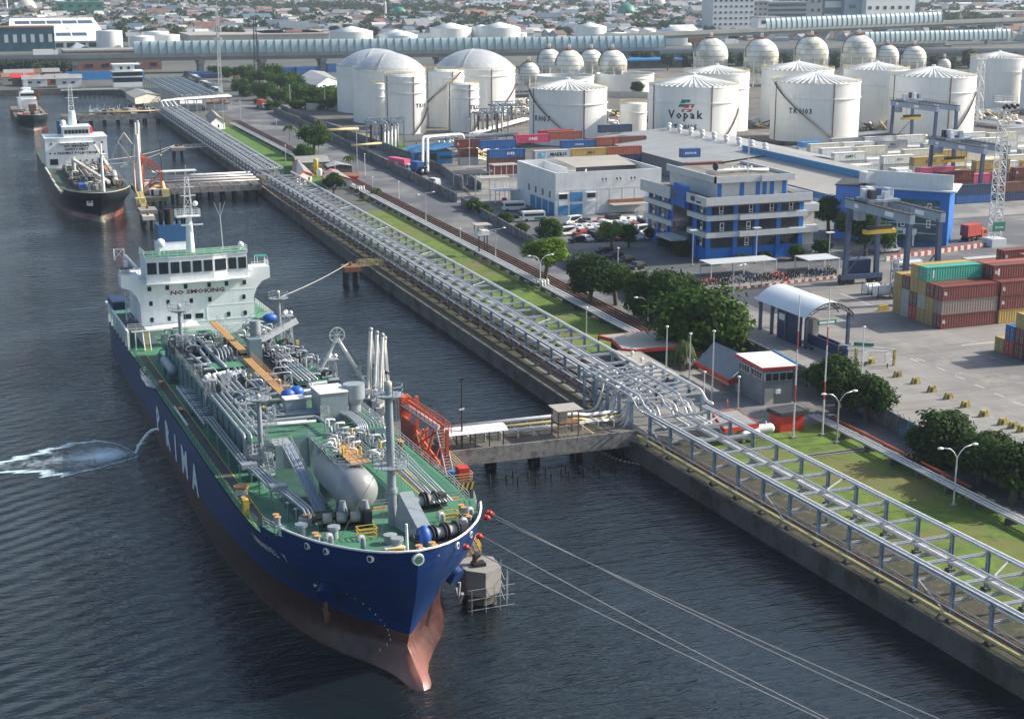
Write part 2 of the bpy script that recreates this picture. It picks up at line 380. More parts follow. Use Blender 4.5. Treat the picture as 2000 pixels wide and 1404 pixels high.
strip('lawn',455,640,lambda y:qx(y)+9.5,lambda y:112,2.508,'grass_far')
strip('paved_court',183,233,lambda y:qx(y)+3,lambda y:118,2.506,'road_pale')
strip('pipe_track_soil',40,700,lambda y:110.6 if y>183 else 112,lambda y:118.5,2.505,'soil')
strip('service_road',40,760,lambda y:117.5,lambda y:wa(y),2.512,'asphalt',16)
strip('truck_road',393,700,lambda y:wa(y),lambda y:wb(y),2.516,'road_pale',12)
sheet('container_yard',[(121.6,40),(122.8,164),(125,223),(126.2,269),(128,283),(260,283),(262,330),(700,330),(700,40)],2.51,'yard')
sheet('car_park',[(126.4,283),(128.2,330),(132.6,400),(160,400),(160,372),(230,372),(230,330),(262,330),(260,283)],2.514,'asphalt')
sheet('yard_apron',[(122,60),(122.8,164),(125,223),(126,240),(137,240),(140,190),(141,120),(142,60)],2.514,'concrete')
sheet('rear_yard',[(160,400),(160,372),(230,372),(232,332),(520,332),(520,470),(215,480),(150,480),(143,425),(137,395)],2.507,'road_pale')
sheet('tank_farm_ground',[(147,482),(215,482),(520,472),(700,470),(900,900),(150,900),(146,560)],2.506,'tankyard')
sheet('tank_farm_lawn',[G(748,283),G(770,280),G(815,312),G(800,312)],2.53,'grass_far'); 
sheet('tank_farm_lawn',[G(742,286),G(790,279),G(812,312),G(795,316)],2.536,'grass_far')
# yard markings
b=MB('paint_line')
for q in [((1642,573),(1712,600)),((1732,698),(1748,704)),((1778,700),(1794,706)),((1878,674),(1942,667)),((1960,1072-800+800),(1980,1080))][:4]:
    a_,c_=G(*q[0],2.522),G(*q[1],2.522); b.bar((*a_,2.52),(*c_,2.52),.28,.01)
for i in range(6):
    a_=G(1790+i*38,700+i*17,2.52); b.bar((a_[0],a_[1],2.52),(a_[0]+.2,a_[1]-2.2,2.52),.2,.01)
b.build('road_marking',kind='structure')
# drains across the lawn
for nm,(p0,p1) in {'a':((1560,893),(1725,872)),'b':((690,400),(790,395)),'c':((925,512),(985,506))}.items():
    a_,c_=G(*p0,2.55),G(*p1,2.55); t=thing('drain_channel','pale concrete drain channel crossing the grass '+{'a':'beside the near street lamp','b':'below the two small white houses','c':'by the lone watch post'}[nm],'drain',(a_[0],a_[1],2.5))
    m_=MB('concrete'); d=(c_[0]-a_[0],c_[1]-a_[1])
    m_.bar((0,.45,.06),(d[0],d[1]+.45,.06),.22,.14); m_.bar((0,-.45,.06),(d[0],d[1]-.45,.06),.22,.14); m_.build('edge_slab',t); MB('black').bar((0,0,.02),(d[0],d[1],.02),.6,.03).build('channel',t)
# ------------------------------------------------------------ pipe racks along the quay
def pipe_obj(pts,r,m,par,name='pipe',n=7,bend=0): return MB(m).tube(pts,r,n,bend=bend).build(name,par)
def rack(label,y0,y1,step,W,zt,zm,pipes,lowpipes,off=1.3,brace=0,out=0,xf=None):
    xf=xf or (lambda y: qx(y)+off)
    X0=xf(y0); t=thing('pipe_rack',label,'pipe rack',(X0,y0,2.5),group='pipe racks along the quay')
    n=int((y1-y0)/step); post=None; cb=None; cm=None; pd=None
    for i in range(n+1):
        y=i*step; x=xf(y0+y)-X0
        if post is None:
            m_=MB('steel_blue'); m_.box(-.19,.19,-.03,.03,0,zt-2.5); m_.box(-.19,-.13,-.17,.17,0,zt-2.5); m_.box(.13,.19,-.17,.17,0,zt-2.5); post=m_.build('post',t); p1=post
            m_=MB('steel'); m_.box(0,W,-.12,.12,-.04,.04); m_.box(0,W,-.04,.04,-.2,.2); m_.box(0,W,-.12,.12,-.24,-.16); cb=m_.build('beam',t)
            m_=MB('quay_concrete'); m_.box(-.4,.4,-.4,.4,0,.35); pd=m_.build('footing',t)
            p2=post.copy(); COL.objects.link(p2); f2=pd.copy(); COL.objects.link(f2); c2=cb.copy(); COL.objects.link(c2)
        else:
            p1=post.copy(); p2=post.copy(); COL.objects.link(p1); COL.objects.link(p2)
            cb=cb.copy(); c2=c2.copy(); COL.objects.link(cb); COL.objects.link(c2); pd=pd.copy(); f2=f2.copy(); COL.objects.link(pd); COL.objects.link(f2)
        p1.location=(x,y,0); p2.location=(x+W,y,0); cb.location=(x,y,zt-2.5-.25); c2.location=(x,y,zm-2.5); pd.location=(x,y,0); f2.location=(x+W,y,0)
        if out and i%1==0:
            o_=MB('steel').box(-out,0,-.09,.09,-.12,.12).build('bracket',t) if i==0 else ob.copy()
            if i: COL.objects.link(o_)
            ob=o_; ob.location=(x,y,zm-2.5)
    ys=[j*(y1-y0)/6 for j in range(7)]
    for (fx,z,r,m_) in pipes+lowpipes:
        pipe_obj([(xf(y0+y)-X0+fx,y,z-2.5) for y in ys],r,m_,t)
    for sx in (0,W):
        m_=MB('steel')
        for a,c in zip(ys[:-1],ys[1:]): m_.bar((xf(y0+a)-X0+sx,a,zt-2.55+.1),(xf(y0+c)-X0+sx,c,zt-2.55+.1),.22,.3)
        m_.build('top_rail',t)
    if brace:
        m_=MB('steel')
        for i in range(0,n,brace):
            x=xf(y0+i*step)-X0; m_.bar((x+W*.55,i*step,zt-2.5),(x+W,(i+.5)*step,zt-2.5),.14); m_.bar((x,i*step,.4),(x,(i+1)*step,zm-2.5),.1); m_.bar((x+W,(i+1)*step,.4),(x+W,i*step,zm-2.5),.1)
        m_.build('bracing',t)
    return t
PW,PG,PY='pipe_white','galv','pipe_yellow'
rack('near grey steel pipe rack beside the wide lawn, few thick white pipes',60.5,183,5.75,9.0,6.9,4.9,
    [(.55,6.95,.20,PG),(1.25,6.5,.24,PW),(2.2,5.35,.26,PW),(3.0,5.3,.17,PG),(4.4,6.98,.13,PG),(5.9,5.35,.28,PW),(6.75,5.35,.28,PW),(9.35,7.0,.24,PW)],
    [(-.95,3.7,.2,PY),(-.5,3.6,.18,PY),(-1.0,4.6,.08,PG),(.5,4.3,.1,PG),(1.6,3.1,.14,'rust')],brace=5)
rack('long middle stretch of steel pipe rack between the two jetties',204.8,452,5.75,8.3,6.9,4.9,
    [(.5,6.95,.18,PG),(1.0,6.2,.17,PG),(1.5,5.4,.2,'pipe_white'),(2.1,5.3,.17,PG),(2.6,5.3,.14,PG),(3.4,6.98,.14,PG),(4.7,5.3,.2,PW),(5.4,5.35,.27,PW),(6.1,5.35,.22,PW),(7.0,5.2,.12,PG),(8.5,7.0,.2,PW)],
    [(-.9,3.9,.2,'rust'),(-.5,4.6,.14,PG),(1.2,3.2,.14,'rust'),(3.0,3.1,.2,'dark')],brace=6,out=1.4,xf=lambda y:88.9-(y-214)*.005)
rack('far stretch of pipe rack crowded with thin pipes, past the middle jetty',462,690,5.75,8.5,6.9,4.9,
    [(.3+i*.78,6.9 if i%3 else 6.4,.13+.05*(i%2),PG if i%2 else PW) for i in range(11)]+[(i*.85+.6,5.2,.17,('galv','rust','steel')[i%3]) for i in range(9)],
    [(-.8,4.6,.16,PG)],brace=6,out=1.2,xf=lambda y:87.4+(y-462)*.008)
# crossing at the near jetty: taller frame with bending pipes
t=thing('pipe_crossing','tall crowded pipe frame with bent pipes where the near jetty meets the quay','pipe frame',(86.6,186,2.5))
bm=None
for i in range(9):
    y=i*2.1; m_=MB('steel')
    m_.box(0,11,-.09,.09,5.35,5.6); m_.box(.6,11,-.08,.08,3.9,4.1)
    o_=m_.build('beam',t); o_.location=(0,y,0)
for i in range(5):
    for x in (0,11):
        m_=MB('steel_blue'); m_.box(-.2,.2,-.2,.2,0,5.4); o_=m_.build('post',t); o_.location=(x,i*4.2,0)
for k,(x,r,m_) in enumerate([(.3,.14,PG),(1.5,.2,PG),(4.6,.14,PG),(7.4,.13,PG),(11.1,.24,PW)]):
    pipe_obj([(x,-3,4.5 if k<4 else 4.7),(x,-1.2,4.6),(x,.6,5.75),(x,17.5,5.75),(x,19.5,4.7)],r,m_,t,bend=.6)
for x in (2.4,3.1,3.8,5.9,6.6,8.0,8.7,9.4):
    pipe_obj([(x,-6,2.85),(x,-1.5,2.85),(x,-.2,4.3),(x,17,4.3),(x,19.5,2.9)],.19,PW if x>5 else PG,t,bend=.7)
for i in range(9):
    y=2+i*1.25; x=1.2+.45*(i%4)
    pipe_obj([(-2.5-.3*(i%3),y-1.5,1.2),(-.9,y-1.5,1.3),(x-.5,y,3.2),(x,y+.5,5.0),(x+1.5,y+1.2,5.0)],.17,('galv','steel','pipe_white')[i%3],t,bend=.8)
m_=MB('grass_far'); 
for i in range(28):
    x=1+rnd.random()*9; y=rnd.random()*17; m_=MB(('galv','pipe_white','dark','steel')[i%4]); z=rnd.choice((4.2,4.5,5.1))
    m_.cyl((x,y,z-.3),(x,y,z+.5),.16,n=8); m_.sph((x,y,z+.55),.28,n=8,k=5); m_.bar((x-.9,y,z),(x+.9,y,z),.12); m_.build('valve',t)
# far crossing bridge that steps sideways near the harbour head
t=thing('pipe_bridge','raised white pipe bridge stepping sideways at the far end of the rack','pipe bridge',(91,700,2.5))
for i,y in enumerate((0,2.2,4.4,6.6)): pipe_obj([(-.5+i*2,-12,4.4),(-.5+i*2,-3+y,6.2),(34,y+12,6.2),(34,y+22,4.5)],.5,PW if i%2 else PG,t,bend=2)
m_=MB('steel')
for i in range(9):
    x=i*4.2; m_.box(x-.2,x+.2,x*.35-1,x*.35-.6,0,6); m_.box(x-.2,x+.2,x*.35+7,x*.35+7.4,0,6); m_.box(x-.15,x+.15,x*.35-1,x*.35+7.4,5.4,5.7)
m_.build('frame',t)
t=thing('pipe_rack','farthest blue grey pipe rack behind the white stepped bridge','pipe rack',(96,735,2.5),group='pipe racks along the quay')
for i in range(18):
    o_=MB('steel_blue'); x=2+i*.0; o_.box(0,.35,-.17,.17,0,5.5); o_.box(22,22.35,-.17,.17,0,5.5); o_.box(0,22.3,-.12,.12,5.2,5.5); o_=o_.build('frame',t); o_.location=(6,i*7,0)
for i in range(10): pipe_obj([(7+i*2.1,-4,5.7),(7+i*2.1,122,5.7)],.28,PG if i%2 else 'steel_blue',t)
# low pipelines on sleepers
def pipeline(label,name,y0,y1,xs,z,m_,r,step=6.0,loops=(),x_off=0):
    t=thing(name,label,'pipeline',(xs[0],y0,2.5))
    for k,x in enumerate(xs):
        pts=[(x-xs[0],0,z-2.5)]
        for ly in loops: pts+=[(x-xs[0],ly-y0-.8*k,z-2.5),(x-xs[0]+1.3,ly-y0-.8*k,z-2.5)] if False else [(x-xs[0],ly-y0-1+.5*k,z-2.5),(x-xs[0],ly-y0-1+.5*k,z-1.5),(x-xs[0],ly-y0+2-.5*k,z-1.5),(x-xs[0],ly-y0+2-.5*k,z-2.5)]
        pts.append((x-xs[0],y1-y0,z-2.5)); pipe_obj(pts,r,m_,t,bend=.4)
    sl=None
    for i in range(int((y1-y0)/step)):
        if sl is None: sl=MB('quay_concrete').box(-.4,xs[-1]-xs[0]+.4,-.2,.2,0,z-2.5-r).build('support',t)
        else: sl=sl.copy(); COL.objects.link(sl)
        sl.location=(0,i*step+1,0)
pipeline('pair of white pipes on low sleepers crossing the near lawn','pipeline',60,184,[114.2,114.8,115.5],3.5,PW,.17)
pipeline('white pipes on low sleepers along the lawn beside the service road','pipeline',216,640,[111.2,112.0,112.9],3.6,PW,.2,loops=(284,430,500))
pipeline('rust red pipes beside the long service road','pipeline',204,650,[114.0,114.9,115.8,116.7],3.5,'pipe_red',.2)
pipeline('short red fire main with rail beside the near trees','pipeline',150,182,[117.0],3.3,'orange_red',.22)
# ------------------------------------------------------------ ships
DKH=11.67
LV=[(-3,[(-3.2,0),(-2.9,.8),(-2,1.4),(0,1.8),(3,2.7),(8,5.6),(14,8.0),(25,10.3),(45,12.1),(60,12.25),(138,12.25),(150,10.5),(157,6)]),
 (-.5,[(-3.4,0),(-3.1,.75),(-2,1.3),(0,1.7),(3,2.6),(8,5.5),(14,7.9),(25,10.2),(45,12.1),(60,12.25),(138,12.25),(150,11),(157,7)]),
 (.5,[(-2.5,0),(-2.1,.6),(-1,1.0),(1,1.35),(3,2.3),(8,5.3),(14,7.8),(25,10.2),(45,12.1),(60,12.25),(138,12.25),(150,11.2),(157,8)]),
 (1.3,[(-.2,0),(.2,.45),(1.5,.9),(4,2.3),(8,4.9),(14,7.6),(25,10.2),(45,12.1),(60,12.25),(138,12.25),(150,11.3),(157,8.6)]),
 (2.4,[(2.2,0),(2.6,.4),(4,1.4),(8,4.3),(14,7.3),(25,10.2),(45,12.1),(60,12.25),(138,12.25),(150,11.4),(157,9)]),
 (4,[(1.3,0),(1.8,.5),(4,1.9),(8,4.5),(14,7.5),(25,10.4),(45,12.15),(60,12.25),(138,12.25),(150,11.5),(157,9.4)]),
 (6.15,[(.2,0),(.7,.7),(3,2.4),(7,5.0),(14,8.3),(25,10.9),(45,12.2),(60,12.25),(138,12.25),(150,11.6),(157,9.7)]),
 (8.2,[(-1,0),(-.5,1.0),(1.5,3.0),(6,6.3),(12,9.2),(25,11.4),(45,12.25),(60,12.25),(138,12.25),(150,11.7),(157,9.9)]),
 (10.2,[(-1.8,0),(-1.3,1.6),(.5,4.0),(4.5,7.3),(10,9.8),(16,11.2),(25,11.9),(45,12.25),(138,12.25),(150,11.8),(157,10)]),
 (11.67,[(-2.1,0),(-1.7,1.8),(-.4,3.9),(2,6.2),(5,8.2),(10,10.3),(16,11.7),(25,12.15),(45,12.25),(138,12.25),(150,11.8),(157,10)]),
 (13.9,[(-2.5,0),(-2.1,2.0),(-.9,4.2),(1.5,6.5),(4.5,8.5),(9.5,10.5),(15.5,11.8),(25,12.2),(45,12.3),(138,12.3),(150,11.9),(157,10)])]
TS=[0,.0022,.006,.012,.022,.034,.048,.065,.085,.105,.13,.16,.2,.25,.32,.4,.5,.6,.7,.8,.86,.9,.94,.97,1]
def herm(T,v):
    if v<=T[0][0]: return T[0][1]
    if v>=T[-1][0]: return T[-1][1]
    for i in range(len(T)-1):
        if v<=T[i+1][0]: break
    x0,y0=T[i]; x1,y1=T[i+1]; h=x1-x0; s=(y1-y0)/h
    def sl(j):
        if j<=0 or j>=len(T)-1: return s
        a=(T[j][1]-T[j-1][1])/(T[j][0]-T[j-1][0]); b_=(T[j+1][1]-T[j][1])/(T[j+1][0]-T[j][0])
        return 0 if a*b_<=0 else 2*a*b_/(a+b_)
    m0=sl(i) if i>0 else s*1.4; m1=sl(i+1); t=(v-x0)/h
    return (2*t**3-3*t*t+1)*y0+(t**3-2*t*t+t)*h*m0+(-2*t**3+3*t*t)*y1+(t**3-t*t)*h*m1
def lvl(w):
    for i in range(len(LV)-1):
        if w<=LV[i+1][0]: break
    t=(w-LV[i][0])/(LV[i+1][0]-LV[i][0]); return LV[i][1],LV[i+1][1],max(0,min(1,t))
def stem(w): a,b_,t=lvl(w); return a[0][0]*(1-t)+b_[0][0]*t
def hbm(v,w):
    a,b_,t=lvl(w); s=stem(w)
    return herm(a,a[0][0]+(v-s) if v<30 else v)*(1-t)+herm(b_,b_[0][0]+(v-s) if v<30 else v)*t
def hull_mat(name,top,boot,wb,rust=.25):
    m=mat(name,top,.42,var=.12,scale=.25); n=m.node_tree.nodes; l=m.node_tree.links; b=n['Principled BSDF']; b.inputs['Roughness'].default_value=.38
    b.inputs['Specular IOR Level'].default_value=.35
    old=b.inputs['Base Color'].links[0].from_socket
    tc=n.new('ShaderNodeTexCoord'); sx=n.new('ShaderNodeSeparateXYZ'); l.new(tc.outputs['Object'],sx.inputs[0])
    nz=n.new('ShaderNodeTexNoise'); nz.inputs['Scale'].default_value=.9; nz.inputs['Detail'].default_value=6; l.new(tc.outputs['Object'],nz.inputs[0])
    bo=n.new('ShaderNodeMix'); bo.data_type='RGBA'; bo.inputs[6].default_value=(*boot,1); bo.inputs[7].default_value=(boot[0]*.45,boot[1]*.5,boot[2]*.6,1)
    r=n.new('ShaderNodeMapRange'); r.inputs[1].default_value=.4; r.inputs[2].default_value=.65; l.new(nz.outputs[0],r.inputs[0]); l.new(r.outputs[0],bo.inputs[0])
    mv=n.new('ShaderNodeMapRange'); mv.inputs[1].default_value=0; mv.inputs[2].default_value=30; mv.inputs[3].default_value=wb*.62 if wb>3 else wb; mv.inputs[4].default_value=wb; l.new(sx.outputs[1],mv.inputs[0])
    sb=n.new('ShaderNodeMath'); sb.operation='SUBTRACT'; l.new(sx.outputs[2],sb.inputs[0]); l.new(mv.outputs[0],sb.inputs[1])
    st=n.new('ShaderNodeMapRange'); st.inputs[1].default_value=-.02; st.inputs[2].default_value=.02; l.new(sb.outputs[0],st.inputs[0])
    mx=n.new('ShaderNodeMix'); mx.data_type='RGBA'; l.new(st.outputs[0],mx.inputs[0])
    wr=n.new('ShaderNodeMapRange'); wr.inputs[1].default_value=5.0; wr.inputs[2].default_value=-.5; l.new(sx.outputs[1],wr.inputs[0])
    wm=n.new('ShaderNodeMix'); wm.data_type='RGBA'; l.new(wr.outputs[0],wm.inputs[0]); l.new(bo.outputs[2],wm.inputs[6]); wm.inputs[7].default_value=(min(.3,boot[0]*4.2),boot[1]*4.8,boot[2]*4.6,1); l.new(wm.outputs[2],mx.inputs[6])  # sunlit look painted in: boot paint lighter toward the stem, with pale scuffs
    # rust scuffs
    mp=n.new('ShaderNodeMapping'); mp.inputs['Scale'].default_value=(1,1,.15); l.new(tc.outputs['Object'],mp.inputs[0])
    n2=n.new('ShaderNodeTexNoise'); n2.inputs['Scale'].default_value=1.2; n2.inputs['Detail'].default_value=6; n2.inputs['Roughness'].default_value=.7; l.new(mp.outputs[0],n2.inputs[0])
    r2=n.new('ShaderNodeMapRange'); r2.inputs[1].default_value=.6; r2.inputs[2].default_value=.85; r2.inputs[4].default_value=rust; l.new(n2.outputs[0],r2.inputs[0])
    m3=n.new('ShaderNodeMix'); m3.data_type='RGBA'; l.new(r2.outputs[0],m3.inputs[0]); l.new(old,m3.inputs[6]); m3.inputs[7].default_value=(.09,.07,.06,1)
    l.new(m3.outputs[2],mx.inputs[7]); l.new(mx.outputs[2],b.inputs['Base Color']); return m
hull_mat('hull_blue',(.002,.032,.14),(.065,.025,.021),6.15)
def plates(m,sc_,dark):
    n=m.node_tree.nodes; l=m.node_tree.links; b=n['Principled BSDF']; tc=n.new('ShaderNodeTexCoord'); sp_=n.new('ShaderNodeSeparateXYZ'); l.new(tc.outputs['Object'],sp_.inputs[0]); cb=n.new('ShaderNodeCombineXYZ'); l.new(sp_.outputs[1],cb.inputs[0]); l.new(sp_.outputs[2],cb.inputs[1])
    br=n.new('ShaderNodeTexBrick'); br.inputs['Scale'].default_value=sc_; br.inputs['Mortar Size'].default_value=.006; br.inputs['Brick Width'].default_value=3.2; br.inputs['Row Height'].default_value=1.0; br.inputs['Color1'].default_value=(1,1,1,1); br.inputs['Color2'].default_value=(.86,.86,.86,1); br.inputs['Mortar'].default_value=(dark,dark,dark,1); l.new(cb.outputs[0],br.inputs[0])
    old=b.inputs['Base Color'].links[0].from_socket; mx=n.new('ShaderNodeMix'); mx.data_type='RGBA'; mx.blend_type='MULTIPLY'; mx.inputs[0].default_value=1; l.new(old,mx.inputs[6]); l.new(br.outputs[0],mx.inputs[7]); l.new(mx.outputs[2],b.inputs['Base Color'])
    bp=n.new('ShaderNodeBump'); bp.inputs['Strength'].default_value=.5; bp.inputs['Distance'].default_value=.03; l.new(br.outputs[1],bp.inputs['Height']); bp.invert=True; l.new(bp.outputs[0],b.inputs['Normal'])
plates(MATS['hull_blue'],.42,.6)
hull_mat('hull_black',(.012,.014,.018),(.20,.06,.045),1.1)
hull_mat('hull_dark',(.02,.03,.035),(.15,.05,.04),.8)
def hull(par,m,su=1,sv=1,sw=1,dk='deck_green',fc=14.5,bw=9.5,fh=.9,bh=2.0,rim='white',vmax=157):
    """hull, decks and bulwark from the half-breadth table; su, sv, sw scale beam, length, depth"""
    W=[-3,-1.5,-.5,0,.5,.9,1.3,1.8,2.4,3.1,4,5,6.15,7.2,8.2,9.2,10.2,11,DKH]
    b=MB(m,True)
    P=lambda s,v,w: (s*hbm(v,w)*su,v*sv,w*sw)
    for s in (-1,1):
        vs=[]
        for w in W:
            v0=stem(w)
            for t in TS: vs.append(P(s,v0+(vmax-v0)*t,w))
        n=len(TS); fs=[]
        for i in range(len(W)-1):
            for j in range(n-1):
                f=(i*n+j,i*n+j+1,(i+1)*n+j+1,(i+1)*n+j); fs.append(f if s>0 else f[::-1])
        b.raw(vs,fs)
    for i in range(len(W)-1):   # transom
        b.raw([P(-1,vmax,W[i]),P(1,vmax,W[i]),P(1,vmax,W[i+1]),P(-1,vmax,W[i+1])],[(0,1,2,3)],m,False)
    # forecastle side and bulwark
    def fore(v1,wa_,wb_):
        for s in (-1,1):
            vs=[]; T=[0,.03,.08,.16,.26,.38,.52,.68,.84,1]
            for w in (wa_,wb_):
                v0=stem(w)
                for t in T: vs.append(P(s,v0+(v1-v0)*t,w))
            k=len(T); b.raw(vs,[((j,j+1,k+j+1,k+j) if s>0 else (k+j,k+j+1,j+1,j)) for j in range(k-1)])
    fore(fc,DKH,DKH+fh); fore(bw,DKH+fh,DKH+bh)
    h=b.build('hull',par)
    T=[0,.03,.08,.16,.26,.38,.52,.68,.84,1]
    c=MB(rim); v0=stem(DKH+bh)
    pts=[P(-1,v0+(bw-v0)*t,DKH+bh) for t in reversed(T)]+[P(1,v0+(bw-v0)*t,DKH+bh) for t in T[1:]]
    c.tube([P(-1,bw+1.2,DKH+fh)]+pts+[P(1,bw+1.2,DKH+fh)],.13*su,5); c.build('bulwark_rim',h)
    d=MB(dk)
    def deck(v0,v1,w,off=.12,n=30):
        L_=[];Rr=[]
        for i in range(n+1):
            v=v0+(v1-v0)*(i/n)**1.3; x=max(0,hbm(v,w)-off); L_.append((-x*su,v*sv,w*sw)); Rr.append((x*su,v*sv,w*sw))
        vs=L_+Rr; d.raw(vs,[(i,i+n+1,i+n+2,i+1) for i in range(n)],dk,False)
    deck(fc,vmax,DKH-.01); deck(stem(DKH+fh)+.05,fc,DKH+fh-.02)
    x=hbm(fc,DKH); d.raw([(-x*su,fc*sv,DKH*sw),(x*su,fc*sv,DKH*sw),(x*su,fc*sv,(DKH+fh)*sw),(-x*su,fc*sv,(DKH+fh)*sw)],[(0,1,2,3)],dk,False)
    d.build('deck',par); return h
ship=thing('gas_tanker','big blue hulled gas tanker with green deck and NO SMOKING on its white bridge house','ship',(38,130,0))
ship.rotation_euler=(R(-2.634),0,R(.544))
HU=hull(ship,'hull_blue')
dk=DKH
def prt(b,name,m=None,par=None): return b.build(name,par or ship)
# hull lettering
b=MB('lettering_white')
for ch,v in zip('PRIMA',(84.0,74.8,67.6,60.0,51.8)):
    b.text(ch,(-12.25,v,5.8),(0,-1,0),(0,0,1),5.0,'lettering_white',sx=1.3,push=.05); b.text(ch,(-12.25,v-.22,5.8),(0,-1,0),(0,0,1),5.0,'lettering_white',sx=1.3,push=.06)
s='IMMANUEL Y'; vv=17.6
for i,ch in enumerate(s):
    w_=9.75; v=18.4-i*.88; 
    if ch==' ': continue
    p=Vector((-hbm(v,w_),v,w_)); p2=Vector((-hbm(v-.3,w_),v-.3,w_)); p3=Vector((-hbm(v,w_+.8),v,w_+.8))
    b.text(ch,p,(p2-p),(p3-p),1.4,'lettering_white',sx=.70,push=.08)
for k,v in enumerate((5.0,4.7,4.4,4.15,3.9,3.7,3.6,3.5,3.55,3.65,3.8,4.1)):
    w_=7.6-k*.55; b.text(str((k*2)%10),(-hbm(v,w_),v,w_),(Vector((-hbm(v-.3,w_),v-.3,w_))-Vector((-hbm(v,w_),v,w_))),(0,0,1),.34,'lettering_white',push=.06)
b.text('D',(-hbm(9,7.4),9,7.3),(.55,-.8,0),(0,0,1),.8,'lettering_white',push=.08)
b.build('lettering',HU)
# fairleads
b=MB('white')
for s_,v in ((-1,5.5),(-1,3.2),(1,2.4),(1,-.2),(1,7.5),(1,9.0),(-1,-.6)):
    w_=12.85; x=hbm(v,w_)*s_; n_=Vector((s_*.8,-.6,0)) if abs(v)<3 else Vector((s_,-.35,0)); n_.normalize(); c=Vector((x,v,w_))
    b.cyl(c-n_*.1,c+n_*.14,.38,.34,12); b.cyl(c+n_*.1,c+n_*.16,.24,.24,10,'black')
c=Vector((0,-2.35,12.8)); b.cyl(c+Vector((0,.2,0)),c-Vector((0,.25,0)),.62,.56,14); b.cyl(c-Vector((0,.2,0)),c-Vector((0,.28,0)),.4,.4,12,'deck_green')
b.build('fairlead',HU)
for s_ in (-1,1):
    v=7.6; w_=7.2; x=hbm(v,w_)
    b=MB('hull_blue'); b.cyl((s_*(x-1.2),v+1.3,w_+1.3),(s_*(x+.55),v-.9,w_-.3),1.25,1.0,12); b.build('anchor_pocket',HU)
    b=MB('rust' if s_<0 else 'winch_grey'); p=Vector((s_*(x+.65),v-1.15,w_-.7)); b.cyl(p,p+Vector((s_*-.1,.1,-1.9)),.17,.12,6); b.bar(p+Vector((0,-.9,-.9)),p+Vector((0,0,-2.1)),.3); b.bar(p+Vector((0,.9,-.9)),p+Vector((0,0,-2.1)),.3); b.build('anchor',ship)
b=MB('red')
for v,o_ in ((2.4,.9),(-.2,.9),(7.5,.8),(9.0,1.1)):
    x=hbm(v,12.85); b.sph((x+o_*.8,v-o_*.7,12.75),.3,n=8,k=6); b.cyl((x+o_*.6,v-o_*.5,12.78),(x+o_*1.1,v-o_*1.0,12.7),.32,.12,8)
b.build('rope_guard',HU)
# deck stripes, coaming
b=MB('deck_dark')
for x0,x1,v0,v1 in ((-11.3,-10.2,16,112),(7.6,8.7,18,60),(-11,11.3,15.2,16.2),(.4,1.5,6,15),(-11,-6,67,69),(-11,-8,88,90)):
    b.box(x0,x1,v0,v1,dk,dk+.012 if v1-v0>3 else dk+.016)
b.box(-6.5,10,14.6,15.4,dk+.9,dk+.92,'deck_brown')
for x in (-11.4,-10.1,7.45,8.75): b.box(x-.06,x+.06,17,60 if x>0 else 110,dk,dk+.02,'yellow')
for v in (14.5,15.5): b.box(-6.6,10.2,v-.06,v+.06,dk+.9,dk+.93,'yellow')
b.build('deck_walkway',ship)
MB('deck_shade').box(-7.2,4.5,16.4,37,dk+.012,dk+.02).build('deck_shade_patch',ship)  # dark patch painted in for shadow and black netting ahead of the trunk
# raised trunk with cargo machinery
b=MB('trunk_grey'); b.box(-8.3,8.2,37,102,dk,dk+3.6); b.box(-8.3,8.2,37,102,dk+3.6,dk+3.62,'deck_green')
for v in range(40,102,4): b.box(-8.45,-8.3,v-.07,v+.07,dk,dk+3.5); b.box(8.2,8.35,v-.07,v+.07,dk,dk+3.5)
for x in range(-7,8,2): b.box(x-.07,x+.07,36.85,37,dk,dk+3.5)
b.box(-8.2,8.1,54.5,101.5,dk+3.63,dk+3.65,'trunk_dark'); b.box(-6.4,-1.2,78,98,dk+3.6,dk+3.68,'black'); b.box(-3,2.6,60,70,dk+3.6,dk+3.67,'black')  # dark teal and black sheets paint in the shadowy gaps between pipes
b.build('cargo_trunk',ship)
b=MB('deck_green')
for x0,x1,v0,v1,h in ((-6.6,-.8,98.5,104,4.6),(-5.8,-.9,74,78,4.7),(-8.8,-4,99,110,3.0),(1,8,86,101,4.4),(3.5,8.2,62,72,4.1),(-8,-3,38.5,54,3.7)):
    b.box(x0,x1,v0,v1,dk+h-.1,dk+h); 
b.box(-9.6,-8.5,62,74,dk+.9,dk+1.2); b.build('platform',ship)
b=MB('white'); 
for q in ([(-8.3,37.2,dk+3.6),(8.1,37.2,dk+3.6)],[(-8.2,54,dk+3.6),(-8.2,101,dk+3.6)],[(8.1,38,dk+3.6),(8.1,101,dk+3.6)]): b.rail(q,1.0,'ship_grey',2.2,.045)
b.build('railing',ship)
b=MB('ochre_walk'); b.box(-.95,.15,78,104,dk+5.7,dk+5.85); b.box(-.75,.35,50,78,dk+4.9,dk+5.05)
for v in range(52,104,4): b.bar((-.4,v,dk+3.6),(-.4,v,dk+5),.12,m='ship_grey')
b.rail([(.2,78,dk+5.85),(.2,104,dk+5.85)],.9,'ship_grey',2,.04); b.rail([(.4,50,dk+5),(.4,78,dk+5)],.9,'ochre_walk',2,.04)
b.build('catwalk',ship)
def pp(pts,r=.16,m='ship_grey',bend=.5,name='pipe'): 
    return pipe_obj([(a,v,dk+h) for a,v,h in pts],r,m,ship,name,8,bend)
